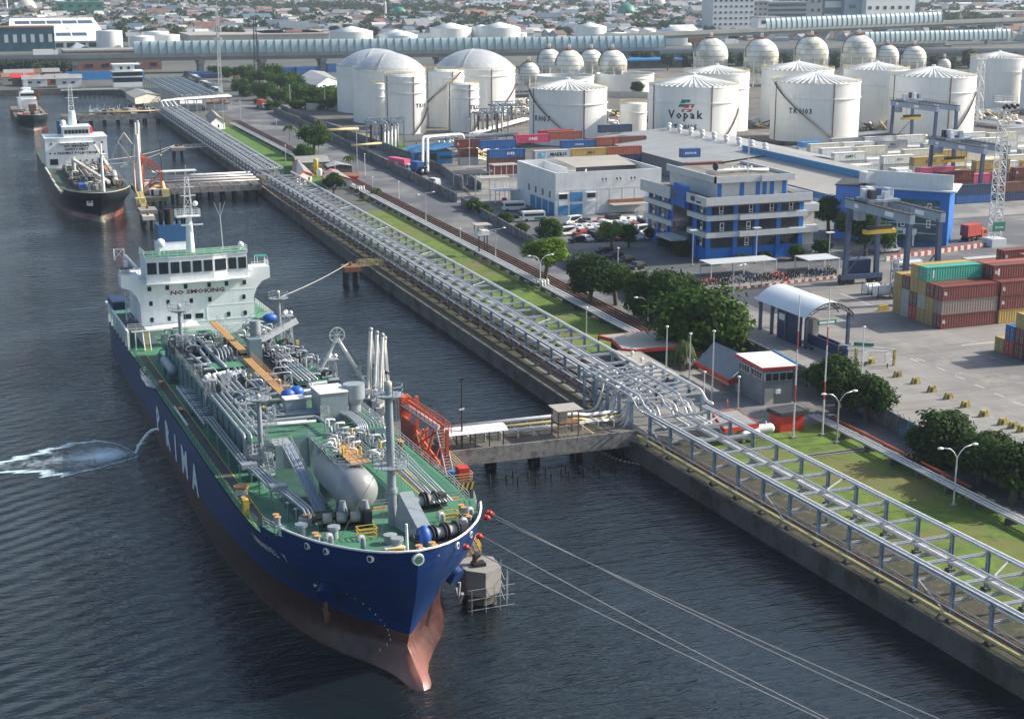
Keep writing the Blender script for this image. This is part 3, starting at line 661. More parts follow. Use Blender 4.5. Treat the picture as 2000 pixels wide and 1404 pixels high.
for i,x in enumerate((-8.7,-8.0,-7.3,-6.6)):                # starboard bundle falling over the front of the trunk
    pp([(x,58+i*.3,4.7),(x,36.2-i*.35,4.7),(x,36.0-i*.35,2.2),(x+.3,34.5,1.6),(x+.6,26,1.6)][:(5 if i<2 else 2)]+([] if i<2 else [(x,39+i*.5,4.7),(2.5-i,38.4+i*.5,4.7)]),.21)
for i in range(4):                                          # zig-zag bundle
    o_=i*.75
    pp([(-3.6+o_,83,4.4),(-3.6+o_*1.05,73.2-o_*.4,4.4),(-6.2+o_,71.8-o_*.7,4.4),(-6.2+o_,60,4.4),(-4.9+o_,58.5,4.5),(-4.9+o_,52,4.5)],.2)
for i in range(3): pp([(-.2+i*.6,71-i*.7,4.3),(-2.4+i*.6,70-i*.8,4.3),(-2.2+i*.7,61+i*.5,4.3),(2.6,60-i*.5,4.3)],.17)
for i in range(7):                                          # fore-aft run to the front cross header
    x=-5.4+i*.95; pp([(x,53,4.5),(x,43.8+i*.45,4.5),(3.6+i*.25,43.0+i*.45,4.5),(4.4+i*.25,40.5,4.4),(4.4+i*.25,36.6,4.3),(4.4+i*.25,36.5,1.8)] if i>1 else [(x,53,4.5),(x,42.4+i*.4,4.5),(1.2,42.2+i*.4,4.5),(1.6,36.6,4.5),(1.6,36.4,2.0)],.19)
pp([(-6.5,53.5,4.9),(-6.8,50.5,4.9),(3.8,50.8,4.9),(3.8,58,4.9),(6.5,58.4,4.9)],.24)
pp([(-3,53,5.2),(-3,50,5.2),(6,50,5.2)],.2); pp([(-6,54.5,4.8),(5.5,55,4.8)],.3)
pp([(-8.1,78,4.4),(-5.2,78.6,4.4),(-4.7,104,4.4)],.28); pp([(-4,74,4.8),(-4,100,4.8)],.3); pp([(-3.1,100,4.6),(-3.1,90,4.6),(-.9,89.5,4.6)],.24)
pp([(-8.6,84,4.2),(-4.4,84.3,4.2)],.27); pp([(-7.2,84,5),(-6,79.5,4.2),(-3.6,79.8,4.2),(-3.6,82,4.2)],.2)
for i in range(5): pp([(-1.6-i*.5,80,4.1),(-1.6-i*.5,81.5,5.6),(-1.6-i*.5,84,5.6),(-1.6-i*.5,84.5,4.1)],.13)
for i in range(7):                                          # thin bundle down the port side
    x=5.2+i*.42; pp([(x,47+i*.2,4.1),(x+.3,38.6,4.1),(x+.3,36.4,2.4),(x+.9,33,2.4),(x+.9-i*.1,11.5,1.9)],.09,'ship_grey' if i%2 else 'galv')
for i in range(6): pp([(3.6+i*.5,98,4.6),(3.6+i*.5,62,4.6)],.13,'galv' if i%2 else 'ship_grey')
for i in range(3):                                          # low run along the starboard side
    x=-9.8+i*.4; z=2.3
    pp([(x,56,z),(x,32,z),(x+.6,30,z),(x+1.0,22.5,z),(x+1.9,20.5,z),(x+2.6,13.4,z),(x+2.8,12.7,1.2)],.15,'ship_grey')
for v in (54,47,40,33,26,22,17,14.6):
    x=-9.4+max(0,(32-v)*.13); b=MB('ship_grey'); b.bar((x-.6,v,dk),(x-.6,v,dk+2.2),.14); b.bar((x+.7,v,dk),(x+.7,v,dk+2.2),.14); b.bar((x-.8,v,dk+2.1),(x+.9,v,dk+2.1),.16); b.build('pipe_support',ship)
for x,v in ((-9.2,31.5),(-8.0,21.8)): b=MB('ship_grey'); b.box(x-.9,x+.9,v-.7,v+.7,dk+2.2,dk+2.75); b.build('junction_box',ship)
b=MB('winch_grey'); b.cyl((-7.0,12.9,dk+.9),(-7.0,12.9,dk+1.7),.95,.85,14); b.cyl((-7,12.9,dk+1.6),(-7,12.9,dk+1.95),.55,.5,10,'deck_brown'); b.build('vent_drum',ship)
# small fittings scattered over the trunk
for i in range(120):
    x=-8+rnd.random()*16; v=38+rnd.random()*62
    if -1.2<x<.6: continue
    k=i%6; b=MB(('ship_grey','galv','winch_grey','dark','trunk_grey','ship_grey')[k]); h=3.62+rnd.choice((0,0,.6)); 
    if k==0: b.cyl((x,v,dk+h),(x,v,dk+h+.9),.14,n=8); b.cyl((x-.35,v,dk+h+.7),(x+.35,v,dk+h+.7),.1,n=8); b.sph((x,v,dk+h+1.0),.22,'yellow' if i%18==0 else None,8,5)
    elif k==1: a=rnd.choice((0,1)); b.tube([(x,v,dk+h),(x,v,dk+h+1.1),(x+a*2.2,v+(1-a)*2.4,dk+h+1.1),(x+a*2.2,v+(1-a)*2.4,dk+h)],.12,7,bend=.4)
    elif k==2: b.cb(x,v,dk+h+.4,.9,.7,.8); b.cb(x,v,dk+h+.9,.5,.4,.25,'winch_grey')
    elif k==3: b.cb(x,v,dk+h+.25,1.6,.5,.5); b.cyl((x-.7,v,dk+h+.7),(x+.7,v,dk+h+.7),.24,n=8,m='ship_grey')
    elif k==4: b.lattice((x,v,dk+h),(x,v,dk+h+1.8),.9,.9,.07,2,'galv')
    else: b.rail([(x-1.2,v,dk+h),(x+1.2,v,dk+h),(x+1.2,v+1.8,dk+h)],1.0,None,1.2,.04); b.cyl((x,v+.9,dk+h),(x,v+.9,dk+h+.5),.3,n=10)
    b.build(('valve','pipe_loop','pump','motor','ladder_frame','hatch')[k],ship)
for i in range(26):                                          # spurs and valves along the sides of the trunk
    s_=-1 if i<16 else 1; v=56+(i%16)*1.45 if s_<0 else 44+(i-16)*5.5; b=MB('galv' if i%3 else 'ship_grey'); x=s_*8.4
    b.cyl((x,v,dk+1.7),(x+s_*1.7,v,dk+1.7),.14,n=7); b.cyl((x+s_*1.1,v,dk+1.7),(x+s_*1.3,v,dk+1.7),.26,n=8); b.cyl((x+s_*1.7,v,dk+1.7),(x+s_*1.85,v,dk+1.7),.24,n=8,m='white'); b.build('manifold_spur',ship)
for i in range(34):                                          # dense fittings on the port quarter
    x=3+rnd.random()*6; v=62+rnd.random()*42; b=MB(('galv','ship_grey','dark')[i%3]); z=dk+4.4
    b.tube([(x,v,z-.6),(x,v,z+.6+rnd.random()),(x+rnd.choice((-1.6,1.6)),v,z+.8),(x+1.2,v+1.5,z-.3)],.11+.07*rnd.random(),7,bend=.4); b.cyl((x+.5,v,z-.6),(x+.5,v,z+.7),.2,n=8); b.build('reliquefaction_pipe',ship)
# deck tank with domed ends and its platform
t=MB('tank_grey',True); prof=[(0,-9.2)]+[(2.25*math.sin(a*math.pi/16),-7.3-1.95*math.cos(a*math.pi/16)) for a in range(1,9)]+[(2.25,2),(1.6,3.4),(0,3.9)]
t.T=Matrix.Translation((-1.5,21.2,dk+3.5))@Matrix.Rotation(R(-90),4,'X'); t.lathe(prof,n=28); t.T=None; dt=t.build('deck_tank',ship)
b=MB('ochre_walk'); b.box(-1.7,.5,14.5,23,dk+6.0,dk+6.1); b.box(-3.2,-1.7,19,27,dk+6.0,dk+6.1,'deck_green')
b.rail([(-3.4,27,dk+6.1),(-3.4,14.0,dk+6.1),(.7,14.0,dk+6.1),(.7,24,dk+6.1)],1,'ship_grey',1.6,.05); b.build('tank_platform',dt)
b=MB('trunk_grey'); b.box(-3.4,.4,14.5,15.2,dk+.2,dk+2.2); b.box(-3.4,.4,22,22.7,dk,dk+2.2); b.build('saddle',dt)
for i in range(22):
    x=-2.6+rnd.random()*5.4; v=16+rnd.random()*16; b=MB(('galv','pipe_white','ship_grey')[i%3]); z=dk+6.1
    b.tube([(x,v,z-.5),(x,v,z+.5+.5*rnd.random()),(x+rnd.choice((-1.1,1.3)),v+.3,z+.7),(x+rnd.choice((-.8,1)),v+1.4,z-.2)],.09+.08*rnd.random(),7,bend=.3)
    b.cyl((x+.4,v,z),(x+.4,v,z+.8),.13,n=7,m='yellow' if i%7==0 else None); b.build('valve_cluster',dt)
b=MB('galv')
for x in (-2.0,-3.0): b.bar((x-2.3,16.1,dk+1.0),(x-2.3,31.5,dk+4.3),.12,.25); b.rail([(x-2.3,16.1,dk+1.0),(x-2.3,31.5,dk+4.3)],1.0,'ship_grey',1.4,.05)
b.raw([(-4.3,16,dk+1.1),(-5.3,16,dk+1.1),(-5.3,31.5,dk+4.4),(-4.3,31.5,dk+4.4)],[(0,1,2,3)],'girder',False)
b.box(-6.2,-4.1,31.3,34.5,dk+4.25,dk+4.4,'winch_grey'); b.rail([(-6.6,35.5,dk+4.4),(-6.6,31.3,dk+4.4),(-5.8,31.3,dk+4.4)],1,'ship_grey',1.3,.05)
b.build('sloping_gangway',ship)
for x,v in ((-7.2,30),(-7.6,34)): b=MB('ship_grey'); b.bar((x-.3,v-4,dk),(x-.3,v,dk+4.2),.08); b.bar((x+.3,v-4,dk),(x+.3,v,dk+4.2),.08); [b.bar((x-.3,v-4+4*k/9,dk+4.2*k/9),(x+.3,v-4+4*k/9,dk+4.2*k/9),.06) for k in range(10)]; b.build('ladder',ship)
# machinery houses
b=MB('ship_grey'); b.box(1.9,5.3,42.6,47.4,dk+3.6,dk+7.1); b.box(1.8,5.4,42.5,47.5,dk+7.1,dk+7.18,'white'); b.build('compressor_house',ship)
b=MB('ship_grey'); b.box(-1.6,.9,46,48,dk+3.6,dk+6.0); b.box(-1.7,.9,45.9,48.1,dk+6.0,dk+6.06,'white'); b.build('machinery_locker',ship)
b=MB('trunk_grey'); b.box(-3.8,-1.6,79,82,dk+3.6,dk+7.2) if False else b.box(.2,2.0,77.5,79.5,dk+3.6,dk+7.6); b.build('switch_cabinet',ship)
for x,v in ((-.4,50.4),(1.0,51.6)): b=MB('tarp_blue'); b.sph((x,v,dk+5.6),.8,n=10,k=7,sx=1.2); b.box(x-.5,x+.5,v-.4,v+.4,dk+3.6,dk+5,'ship_grey'); b.build('covered_motor',ship)
b=MB('ship_grey'); b.cyl((6.6,44.6,dk+3.5),(6.6,44.6,dk+5.0),.8,n=12); b.cyl((6.6,44.6,dk+5.0),(6.6,44.6,dk+5.8),.8,1.35,14); b.cyl((6.6,44.6,dk+5.8),(6.6,44.6,dk+7.6),1.35,n=16); b.build('crane_pedestal',ship)
b=MB('ship_grey',True); b.cyl((-8.9,90,dk+1.6),(-8.9,98,dk+1.6),.75,n=14); b.sph((-8.9,90,dk+1.6),.78); b.sph((-8.9,98,dk+1.6),.78,'tarp_blue'); b.box(-9.5,-8.3,91,92,dk,dk+1.2,'trunk_grey'); b.box(-9.5,-8.3,96,97,dk,dk+1.2,'trunk_grey'); b.build('small_tank',ship)
for i in range(30):                                         # dark pump-room area on the starboard quarter
    x=-9+rnd.random()*6; v=88+rnd.random()*22; b=MB(('dark','trunk_grey','ship_grey','galv')[i%4]); z=dk+(3.0 if v>99 else 3.7)*(x>-8.2); b.cb(x,v,z+.5,.5+rnd.random(),.5+rnd.random(),1.0); b.tube([(x,v,z),(x,v,z+1.6),(x+1.4,v,z+1.6),(x+1.4,v,z)],.1,6,bend=.3); b.build('deck_machinery',ship)
# masts
def mast(x,v,h,r,bz,basket=(),name='mast',m='ship_grey'):
    b=MB(m); b.cyl((x,v,dk+bz),(x,v,dk+h),r,r*.75,12)
    for z,rr in basket:
        b.cyl((x,v,dk+z-.35),(x,v,dk+z),rr*.5,rr,14); b.cyl((x,v,dk+z),(x,v,dk+z+.08),rr,rr,14)
        q=[(x+rr*math.cos(k*math.pi/4),v+rr*math.sin(k*math.pi/4),dk+z) for k in range(9)]; b.rail(q,1.0,None,9,.05,2)
    b.bar((x+r+.25,v,dk+bz),(x+r+.25,v,dk+h-.5),.05); b.bar((x+r+.5,v,dk+bz),(x+r+.5,v,dk+h-.5),.05)
    b.sph((x,v,dk+h+.2),r*.8,'wall_cream',10,6,sz=1.0); return b.build(name,ship)
mast(-7.2,34.3,9.4,.36,0,((9.3,1.5),(2.6,1.5)),'vent_mast'); b=MB('trunk_grey'); b.cyl((-7.2,34.3,dk+.5),(-7.2,34.3,dk+.75),1.6,n=16); b.rail([(-7.2+1.6*math.cos(k*math.pi/4),34.3+1.6*math.sin(k*math.pi/4),dk+.75) for k in range(9)],1,'ship_grey',9,.05); b.build('mast_platform',ship)
mast(-6.1,99.4,9.3,.38,0,((8.9,1.7),(2.8,1.1)),'vent_mast')
mast(10.6,106,9.2,.4,0,((8.4,1.6),),'vent_mast')
fm=mast(1,9.4,15.2,.5,.9,((14.3,1.5),),'foremast','ship_grey'); b=MB('ship_grey'); b.cyl((1,9.4,dk+6.6),(1,9.4,dk+7.1),.7,1.9,14); b.bar((-3.6,9.4,dk+7.6),(2.5,9.4,dk+7.6),.12); b.rail([(1+1.9*math.cos(k*math.pi/4),9.4+1.9*math.sin(k*math.pi/4),dk+7.1) for k in range(9)],1,None,9,.05); b.cyl((1,9.4,dk+4.2),(1,9.4,dk+4.7),.6,n=12); b.build('mast_table',fm)
b=MB('ship_grey'); b.raw([(1.0,8.8,dk+.9),(3.2,8.8,dk+.9),(2.9,8.6,dk+4.4),(1.5,8.6,dk+4.4),(1.6,2.6,dk+.9),(3.6,2.6,dk+.9),(3.3,3.4,dk+1.9),(1.9,3.4,dk+1.9)],[(0,1,2,3),(4,5,6,7),(0,3,7,4),(1,2,6,5),(3,2,6,7)]); b.build('mast_foot',fm)
b=MB('rope_dark')
for e in ((-7,3,.9),(6,4,1.9),(-3,0,1.9),(8,12,.9)): b.bar((1,9.4,dk+9),(e[0],e[1],dk+e[2]),.04)
b.build('stay_wire',fm)
for x,v,bz,h in ((-8.0,63,2,5.6),(8.6,90.8,0,8.2),(11.2,74.6,0,4.4),(-6.8,78,0,1)):
    if h<2: continue
    b=MB('galv'); b.lattice((x,v,dk+bz-2),(x,v,dk+h),2.0,1.0,.11); b.box(x-.9,x+.9,v-.9,v+.9,dk+h,dk+h+.12)
    for a in ((-.5,-.5),(.5,-.5),(0,.5)): b.sph((x+a[0],v+a[1],dk+h+.55),.35,'pipe_white',8,6)
    b.build('light_tower',ship)
# hose crane
b=MB('ship_grey',True); b.cyl((3,87,dk),(3,87,dk+5.2),1.15,n=18); b.cyl((3,87,dk+5.2),(3,87,dk+8.6),.85,.8,14); cr=b.build('deck_crane',ship)
b=MB('white'); b.bar((2.9,86.6,dk+7.6),(7.6,85.8,dk+12.2),.55,.9) if False else b.bar((2.6,86.5,dk+5.2),(9.2,86.5,dk+8.2),.5,.85); b.bar((4.2,86.5,dk+3.3),(5.6,86.5,dk+6.3),.25,m='galv'); b.rail([(3,86.1,dk+5.9),(8,86.1,dk+8)],.8,'galv',1.1,.05); b.build('jib',cr)
b=MB('rope_dark'); b.bar((9.1,86.5,dk+8.1),(9.1,86.5,dk+3),.05); b.box(8.9,9.3,86.3,86.7,dk+4.6,dk+5.2,'yellow'); b.build('hook_line',cr)
# winches, bollards, vents on the forecastle
def winch(x,v,n,rz,name='mooring_winch'):
    t=MB('winch_grey',True); t.T=Matrix.Translation((x,v,dk+.9))@Matrix.Rotation(rz,4,'Z')
    t.box(-n*.75,n*.75,-.8,.8,0,.3,'dark'); t.cyl((-n*.8,0,1.05),(n*.8,0,1.05),.16,n=8,m='dark')
    for i in range(n):
        c=-n*.7+.7+i*1.4; t.cyl((c-.5,0,1.05),(c+.5,0,1.05),.55,n=14,m='rope' if i%2==0 else 'winch_grey'); 
        for d_ in (-.55,.5): t.cyl((c+d_,0,1.05),(c+d_+.08,0,1.05),.92,n=16,m='dark')
        t.cb(c+.0,1.0,.7,.6,.5,1.2,'dark')
    t.cyl((-n*.8-.5,0,1.05),(-n*.8,0,1.05),.42,.3,10,'dark'); t.cb(n*.8+.3,0,.9,.8,1.1,1.4,'dark'); t.build(name,ship)
winch(-4.1,10.4,3,R(-10)); winch(4.6,12.4,3,R(8)); winch(3.4,1.9,3,R(12))
for x,v in ((-3.6,11.6),(-1.4,11.0)): b=MB('ship_grey'); b.cyl((x,v,dk+.9),(x,v,dk+3.3),.75,.3,12); b.build('chain_pipe',ship)
for x,v,m_ in ((-2.6,6.2,'yellow'),(6.4,7.6,'yellow')):
    b=MB(m_); b.rail([(x-.9,v-.7,dk+.9),(x+.9,v-.7,dk+.9),(x+.9,v+.7,dk+.9),(x-.9,v+.7,dk+.9),(x-.9,v-.7,dk+.9)],1.1,m_,1.8,.07); b.build('guard_rail',ship)
for x,v in ((-6.6,4.6),(5.4,6.6),(6.9,4.0),(8.6,7.0),(-3.9,2.8)):
    b=MB('ship_grey'); b.tube([(x,v,dk+.9),(x,v,dk+2.3),(x-.55,v-.2,dk+2.3),(x-.55,v-.2,dk+1.9)],.26,9,bend=.4); b.build('gooseneck_vent',ship)
for x,v in ((-5.6,7.4),(-.9,1.4),(-8.4,9.4)):
    b=MB('ship_grey'); b.cyl((x,v,dk+.9),(x,v,dk+1.9),.42,n=10); b.cyl((x,v,dk+1.9),(x,v,dk+2.2),.65,n=12); b.build('mushroom_vent',ship)
for x,v,s_ in ((-7.6,6.4,.9),(-9.9,13.8,.9),(7.9,6.2,.9),(8.4,9.2,.9),(2.0,-.9,.9),(.6,-1.2,.9),(-11.2,24,0),(-11.2,68,0),(10.9,40,0),(-11.3,86,0)):
    b=MB('ship_grey' if s_ else 'deck_brown')
    for d_ in (-.45,.45): b.cyl((x,v+d_,dk+s_),(x,v+d_,dk+s_+.95),.26,n=9); b.cyl((x,v+d_,dk+s_+.95),(x,v+d_,dk+s_+1.05),.36,n=9,m='ochre_walk')
    b.cb(x,v,dk+s_+.1,.7,1.7,.2); b.build('bollard',ship)
b=MB('white'); b.cyl((-.4,-.2,dk+.9),(-.4,-.2,dk+4.0),.16,.12,8); b.build('jackstaff',ship)
b=MB('tarp_blue'); b.sph((1.8,1.4,dk+1.9),.9,n=10,k=7,sx=.8,sz=1.3); b.build('covered_drum',ship)
b=MB('galv'); b.box(-2.3,-.3,.3,1.5,dk+.9,dk+1.5,'pipe_white'); b.cyl((-2.2,.2,dk+1.45),(-.6,.2,dk+1.45),.2,n=8,m='yellow'); b.build('fire_box',ship)
b=MB('winch_grey'); b.cyl((-.9,3.8,dk+.9),(-.9,3.8,dk+1.8),.6,.7,12); b.build('drum',ship)
# railings round the main deck
for s_ in (-1,1):
    b=MB('deck_green' if s_<0 else 'galv'); q=[(s_*(hbm(v,dk)-.25),v,dk) for v in ([16,24,34,44,54,64,74,84,94,104,112] if s_<0 else [16,24,34,44,54,64,76,88,100,112])]
    b.rail(q,1.1,None,2.0,.05); b.build('deck_railing',ship)
    b=MB('galv'); q=[(s_*(hbm(v,dk)-.1),v,dk+.9) for v in (9.5,11.5,14)]; b.rail(q,1.0,None,1.2,.05); b.build('deck_railing',ship)
b=MB('ship_grey'); b.rail([(-7,14.7,dk+.9),(10,14.7,dk+.9)],1.0,None,2,.05); b.build('deck_railing',ship)
b=MB('galv'); b.tube([(-11.9,69,dk+1.1),(-11.9,58,dk+1.1)],.16,6); b.tube([(-11.9,94,dk+.3),(-12.8,88,dk+.3)],.1,6)
b.raw([(-12.2,84,dk+.4),(-12.2,94,dk+.4),(-13.3,93,dk+.5),(-13.3,86,dk+.5)],[(0,1,2,3)],'ship_grey',False); b.rail([(-12.3,94,dk+.5),(-13.3,93,dk+.5),(-13.3,86,dk+.5),(-12.3,84,dk+.4)],1.1,None,1.3,.05); b.build('gangway_platform',ship)
b=MB('yellow'); b.box(-11.9,-11.3,21,21.9,dk,dk+1.7); b.build('life_ring_box',ship); b=MB('pipe_white'); b.cyl((-10.6,29,dk),(-10.6,29,dk+.7),.7,n=12); b.cyl((-10.6,29,dk+.7),(-10.6,29,dk+1),.9,n=12,m='ochre_walk'); b.build('tank_hatch',ship)
# bridge house
hs=MB('ship_white'); F_=120
hs.box(-9.4,9.4,F_,F_+15,dk-.1,dk+10.4); hs.box(-9.4,9.4,F_-.05,F_+.2,dk+3.15,dk+3.3); 
for h in (5.6,8.05): hs.box(-9.45,9.45,F_-.04,F_+.2,dk+h,dk+h+.09)
hs.box(-.35,-.2,F_-.06,F_,dk+3.3,dk+9.6) if False else hs.box(1.35,1.45,F_-.06,F_,dk+3.3,dk+9.8)
hs.box(-9.2,-.5,F_-3.5,F_+.1,dk+2.95,dk+3.15); hs.box(-12.2,-9.2,F_-3.5,F_+14,dk+2.95,dk+3.12,'deck_dark'); hs.box(9.3,12.2,F_-1,F_+14,dk+2.95,dk+3.12,'deck_green')
house=hs.build('bridge_house',ship)
b=MB('ship_white')   # flared wings
for s_ in (-1,1):
    pr=[(9.4,6.6),(9.9,8.0),(10.9,9.2),(12.3,9.7),(12.3,11.6),(9.4,11.6)]
    for yy in (F_,):
        n=len(pr); vs=[(s_*x,yy,dk+z) for x,z in pr]+[(s_*x,yy+3.8,dk+z) for x,z in pr]
        b.raw(vs,[tuple(range(n)),tuple(range(2*n-1,n-1,-1))]+[(i,(i+1)%n,n+(i+1)%n,n+i) for i in range(n)],None,False)
b.box(-9.4,9.4,F_,F_+15,dk+10.3,dk+10.7); b.build('bridge_wing',house)
b=MB('ship_white'); bay=[(-8.3,118.6),(-4.6,117.9),(2.6,117.9),(5.0,118.6),(8.3,118.6),(8.3,126),(-8.3,126)]
b.prism(bay,dk+10.3,dk+14.4); b.prism([(x*1.02,y-.12 if y<120 else y) for x,y in bay],dk+14.4,dk+14.55,'ship_white','deck_green'); b.prism([(x*1.02,y-.6 if y<120 else y) for x,y in bay],dk+10.15,dk+10.3,'ship_white'); wh=b.build('wheelhouse',house)
for (x0,y0),(x1,y1),n in ((bay[0],bay[1],2),(bay[1],bay[2],4),(bay[2],bay[3],1),(bay[3],bay[4],2)):
    for i in range(n):
        a=(i+.1)/n; c=(i+.9)/n; p=Vector((x0+(x1-x0)*a,y0+(y1-y0)*a,0)); q=Vector((x0+(x1-x0)*c,y0+(y1-y0)*c,0)); d_=(q-p).normalized(); nn=Vector((d_.y,-d_.x,0))*.05
        b=MB('black'); f_=lambda P,z,k=1: tuple(P+nn*k+Vector((0,0,dk+z)))
        b.raw([f_(p,11.9),f_(q,11.9),f_(q,13.6),f_(p,13.6)],[(0,1,2,3)],'glass',False); b.bar(f_(p,11.85,1.4),f_(q,11.85,1.4),.1,m='dark'); b.bar(f_(p,13.65,1.4),f_(q,13.65,1.4),.1,m='dark'); b.build('window',wh)
for h,xs,w_ in ((4.0,(-7.7,-4.9,5.0,7.8),.55),(6.75,(-7.7,-4.9,-1.1,2.0,7.7),.55),(9.2,(-7.8,-4.9,-1.9,2.0,4.9,7.9),.6)):
    for x in xs: MB('glass').cb(x,F_-.03,dk+h,w_,.1,.75).build('window',house)
for x in (-1.9,0.1): MB('glass').cb(x,F_-.03,dk+4.1,1.3,.1,.85).build('window',house)
b=MB('lettering_red'); b.text('NO SMOKING',(.05,F_-.02,dk+7.95),(1,0,0),(0,0,1),.95,'lettering_red',sx=1.5,push=.04); b.build('sign_lettering',house)
b=MB('ship_white')
b.rail([(-8.4,125,dk+14.55),(-8.4,118.6,dk+14.55),(-4.7,117.8,dk+14.55),(2.6,117.8,dk+14.55),(8.4,118.6,dk+14.55),(8.4,125,dk+14.55)],1.05,None,1.4,.045)
b.rail([(-9.3,F_+.1,dk+11.6),(-12.2,F_+.1,dk+11.6),(-12.2,F_+3.7,dk+11.6)],.9,None,1.2,.05); b.rail([(9.3,F_+.1,dk+11.6),(12.2,F_+.1,dk+11.6),(12.2,F_+3.7,dk+11.6)],.9,None,1.2,.05)
b.rail([(9.5,117.5,dk+3.1),(12.1,117.5,dk+3.1),(12.1,133,dk+3.1)],1.0,None,1.6,.05); b.build('railing',house)
b=MB('deck_green'); b.prism([(-7.9,119.2),(7.9,119.2),(7.9,125.8),(-7.9,125.8)],dk+14.56,dk+14.6); b.box(10.3,12.2,F_+.5,F_+3,dk+13.2,dk+13.3,'sign_green'); [b.bar((x,y,dk+11.6),(x,y,dk+13.2),.07,m='white') for x in (10.4,12.1) for y in (F_+.6,F_+2.9)]; b.build('roof_deck',house)
b=MB('ship_white'); b.cyl((-.4,122,dk+14.5),(-.4,122,dk+20.5),.75,.5,12); b.box(-2.5,1.4,120.9,123.1,dk+20.5,dk+20.65); b.rail([(-2.5,120.9,dk+20.6),(1.4,120.9,dk+20.6),(1.4,123.1,dk+20.6),(-2.5,123.1,dk+20.6),(-2.5,120.9,dk+20.6)],1.1,None,1,.05)
b.lattice((-.4,122,dk+20.6),(-.4,122,dk+27),1.3,.6,.07); b.bar((-1.8,121.3,dk+19.2),(1.8,121.3,dk+19.2),.25,.18); b.bar((-1.5,122,dk+24),(1,122,dk+24),.12); b.bar((-1.3,122,dk+25.4),(.8,122,dk+25.4),.1); b.sph((.8,122,dk+22.6),.45); b.bar((-.4,122,dk+27),(-.4,122,dk+29),.06); b.build('radar_mast',house)
for x,v in ((-5.4,121),(8.0,122)):
    b=MB('ship_white'); h=15.6 if x<0 else 14.4
    for k in range(3): b.bar((x+1.1*math.cos(k*2.1),v+1.1*math.sin(k*2.1),dk+13.6 if x<0 else dk+14.3),(x,v,dk+h+.4),.1)
    b.sph((x,v,dk+h+.9),.78 if x<0 else .5,n=14,k=10); b.build('satellite_dome',house)
b=MB('white'); b.bar((5.2,123,dk+14.5),(5.0,123,dk+20),.12); [b.bar((5.0,123,dk+20),(5.0+d_,123,dk+22.5),.04) for d_ in (-.9,.1,.9)]; b.build('antenna',house)
b=MB('ship_white'); b.box(-4.2,1.4,132,138,dk+10,dk+15.2); b.raw([(-4.3,131.9,dk+15.2),(1.5,131.9,dk+15.2),(1.5,138,dk+15.2),(-4.3,138,dk+15.2),(-4.0,132.6,dk+18.0),(1.2,132.6,dk+18.0),(1.2,138,dk+18.0),(-4.0,138,dk+18.0)],[(0,1,5,4),(1,2,6,5),(2,3,7,6),(3,0,4,7),(4,5,6,7)],'funnel_blue',False); fn=b.build('funnel',ship)
for x,r,h in ((-3.3,.35,20.4),(-1.9,.75,20.6),(.4,.28,20),(-.5,.3,18.9),(.9,.3,18.9)): b=MB('black'); b.cyl((x,134.5,dk+17.8),(x,134.5,dk+h),r,n=12); b.build('exhaust_pipe',fn)
b=MB('ship_white'); b.cyl((-10.9,124,dk+10.5),(-10.9,124,dk+13.6),.35,n=10); b.bar((-10.9,124,dk+14.5),(-9.4,121,dk+12.6),.35); b.lattice((-11.7,125,dk+13.6),(-11.7,125,dk+15.4),1.6,1.6,.08,1); b.box(-12.3,-10,122,125.6,dk+12.4,dk+12.5,'deck_dark'); b.build('provision_crane',ship)
b=MB('ship_white')   # stair and side frames on the starboard quarter
for x in (-9.8,-8.8): b.bar((x,F_-5.6,dk),(x,F_-.6-3,dk+3.1),.12,.2)
for k in range(12): b.bar((-9.8,F_-5.6+2*k/12,dk+3.1*k/12),(-8.8,F_-5.6+2*k/12,dk+3.1*k/12),.16,.05,'yellow')
for k in range(8): v=F_-4+k*4; b.bar((-12.15,v,dk),(-12.15,v,dk+3),.35,.18)
b.bar((-12.15,F_-4,dk+3.05),(-12.15,F_+28,dk+3.05),.3,.2); b.rail([(-12.1,F_-3.4,dk+3.15),(-9.4,F_-3.4,dk+3.15)],1,None,1.2,.05)
b.build('side_gallery',ship)
b=MB('navy'); b.box(-12,-9.6,F_+18,F_+26,dk+3,dk+4.4); b.build('stern_locker',ship)
b=MB('ship_white'); b.lattice((-10.4,F_+6,dk+3),(-10.4,F_+6,dk+9.5),1.4,1.4,.08); b.build('stair_tower',house)
b=MB('tarp_blue'); b.sph((10.3,112,dk+4.2),.8,n=10,k=6,sx=1.6); b.build('covered_boat',ship)
b=MB('ship_white'); b.box(-11.6,11,F_-4,F_-3.8,dk+2.9,dk+3.1); [b.bar((x,F_-3.9,dk),(x,F_-3.9,dk+2.9),.18) for x in (-11,-6,-1,4,9)]; b.build('cross_beam',ship)
# ---- second tanker, black, farther along
sh2=thing('chemical_tanker','black hulled tanker with SAFETY FIRST lettering on its white house at the middle jetty','ship',(37.4,421,0))
SU,SV,SW=.80,.82,.52
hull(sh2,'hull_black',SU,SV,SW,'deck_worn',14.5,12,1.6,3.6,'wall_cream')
d2=DKH*SW
b=MB('ship_white'); b.box(-9.3,9.3,70,84,d2,d2+9.2); b.box(-9.5,9.5,69.8,84,d2+9.2,d2+9.4); b.box(-3.6,4.4,71,79,d2+9.4,d2+12.4); b.box(-4,4.8,70.8,79,d2+12.4,d2+12.6); b.box(-5,5.2,68.5,70,d2+7.8,d2+7.95); hs2=b.build('bridge_house',sh2)
for i in range(7): MB('glass').cb(-2.8+i*1.05,70.96,d2+11,.9,.1,1.2).build('window',hs2)
for x in (-7.5,-4.5,-2.7,-.7,1.3,3.3,5.4,7.8): MB('glass').cb(x,69.97,d2+7.6,.5,.1,.6).build('window',hs2)
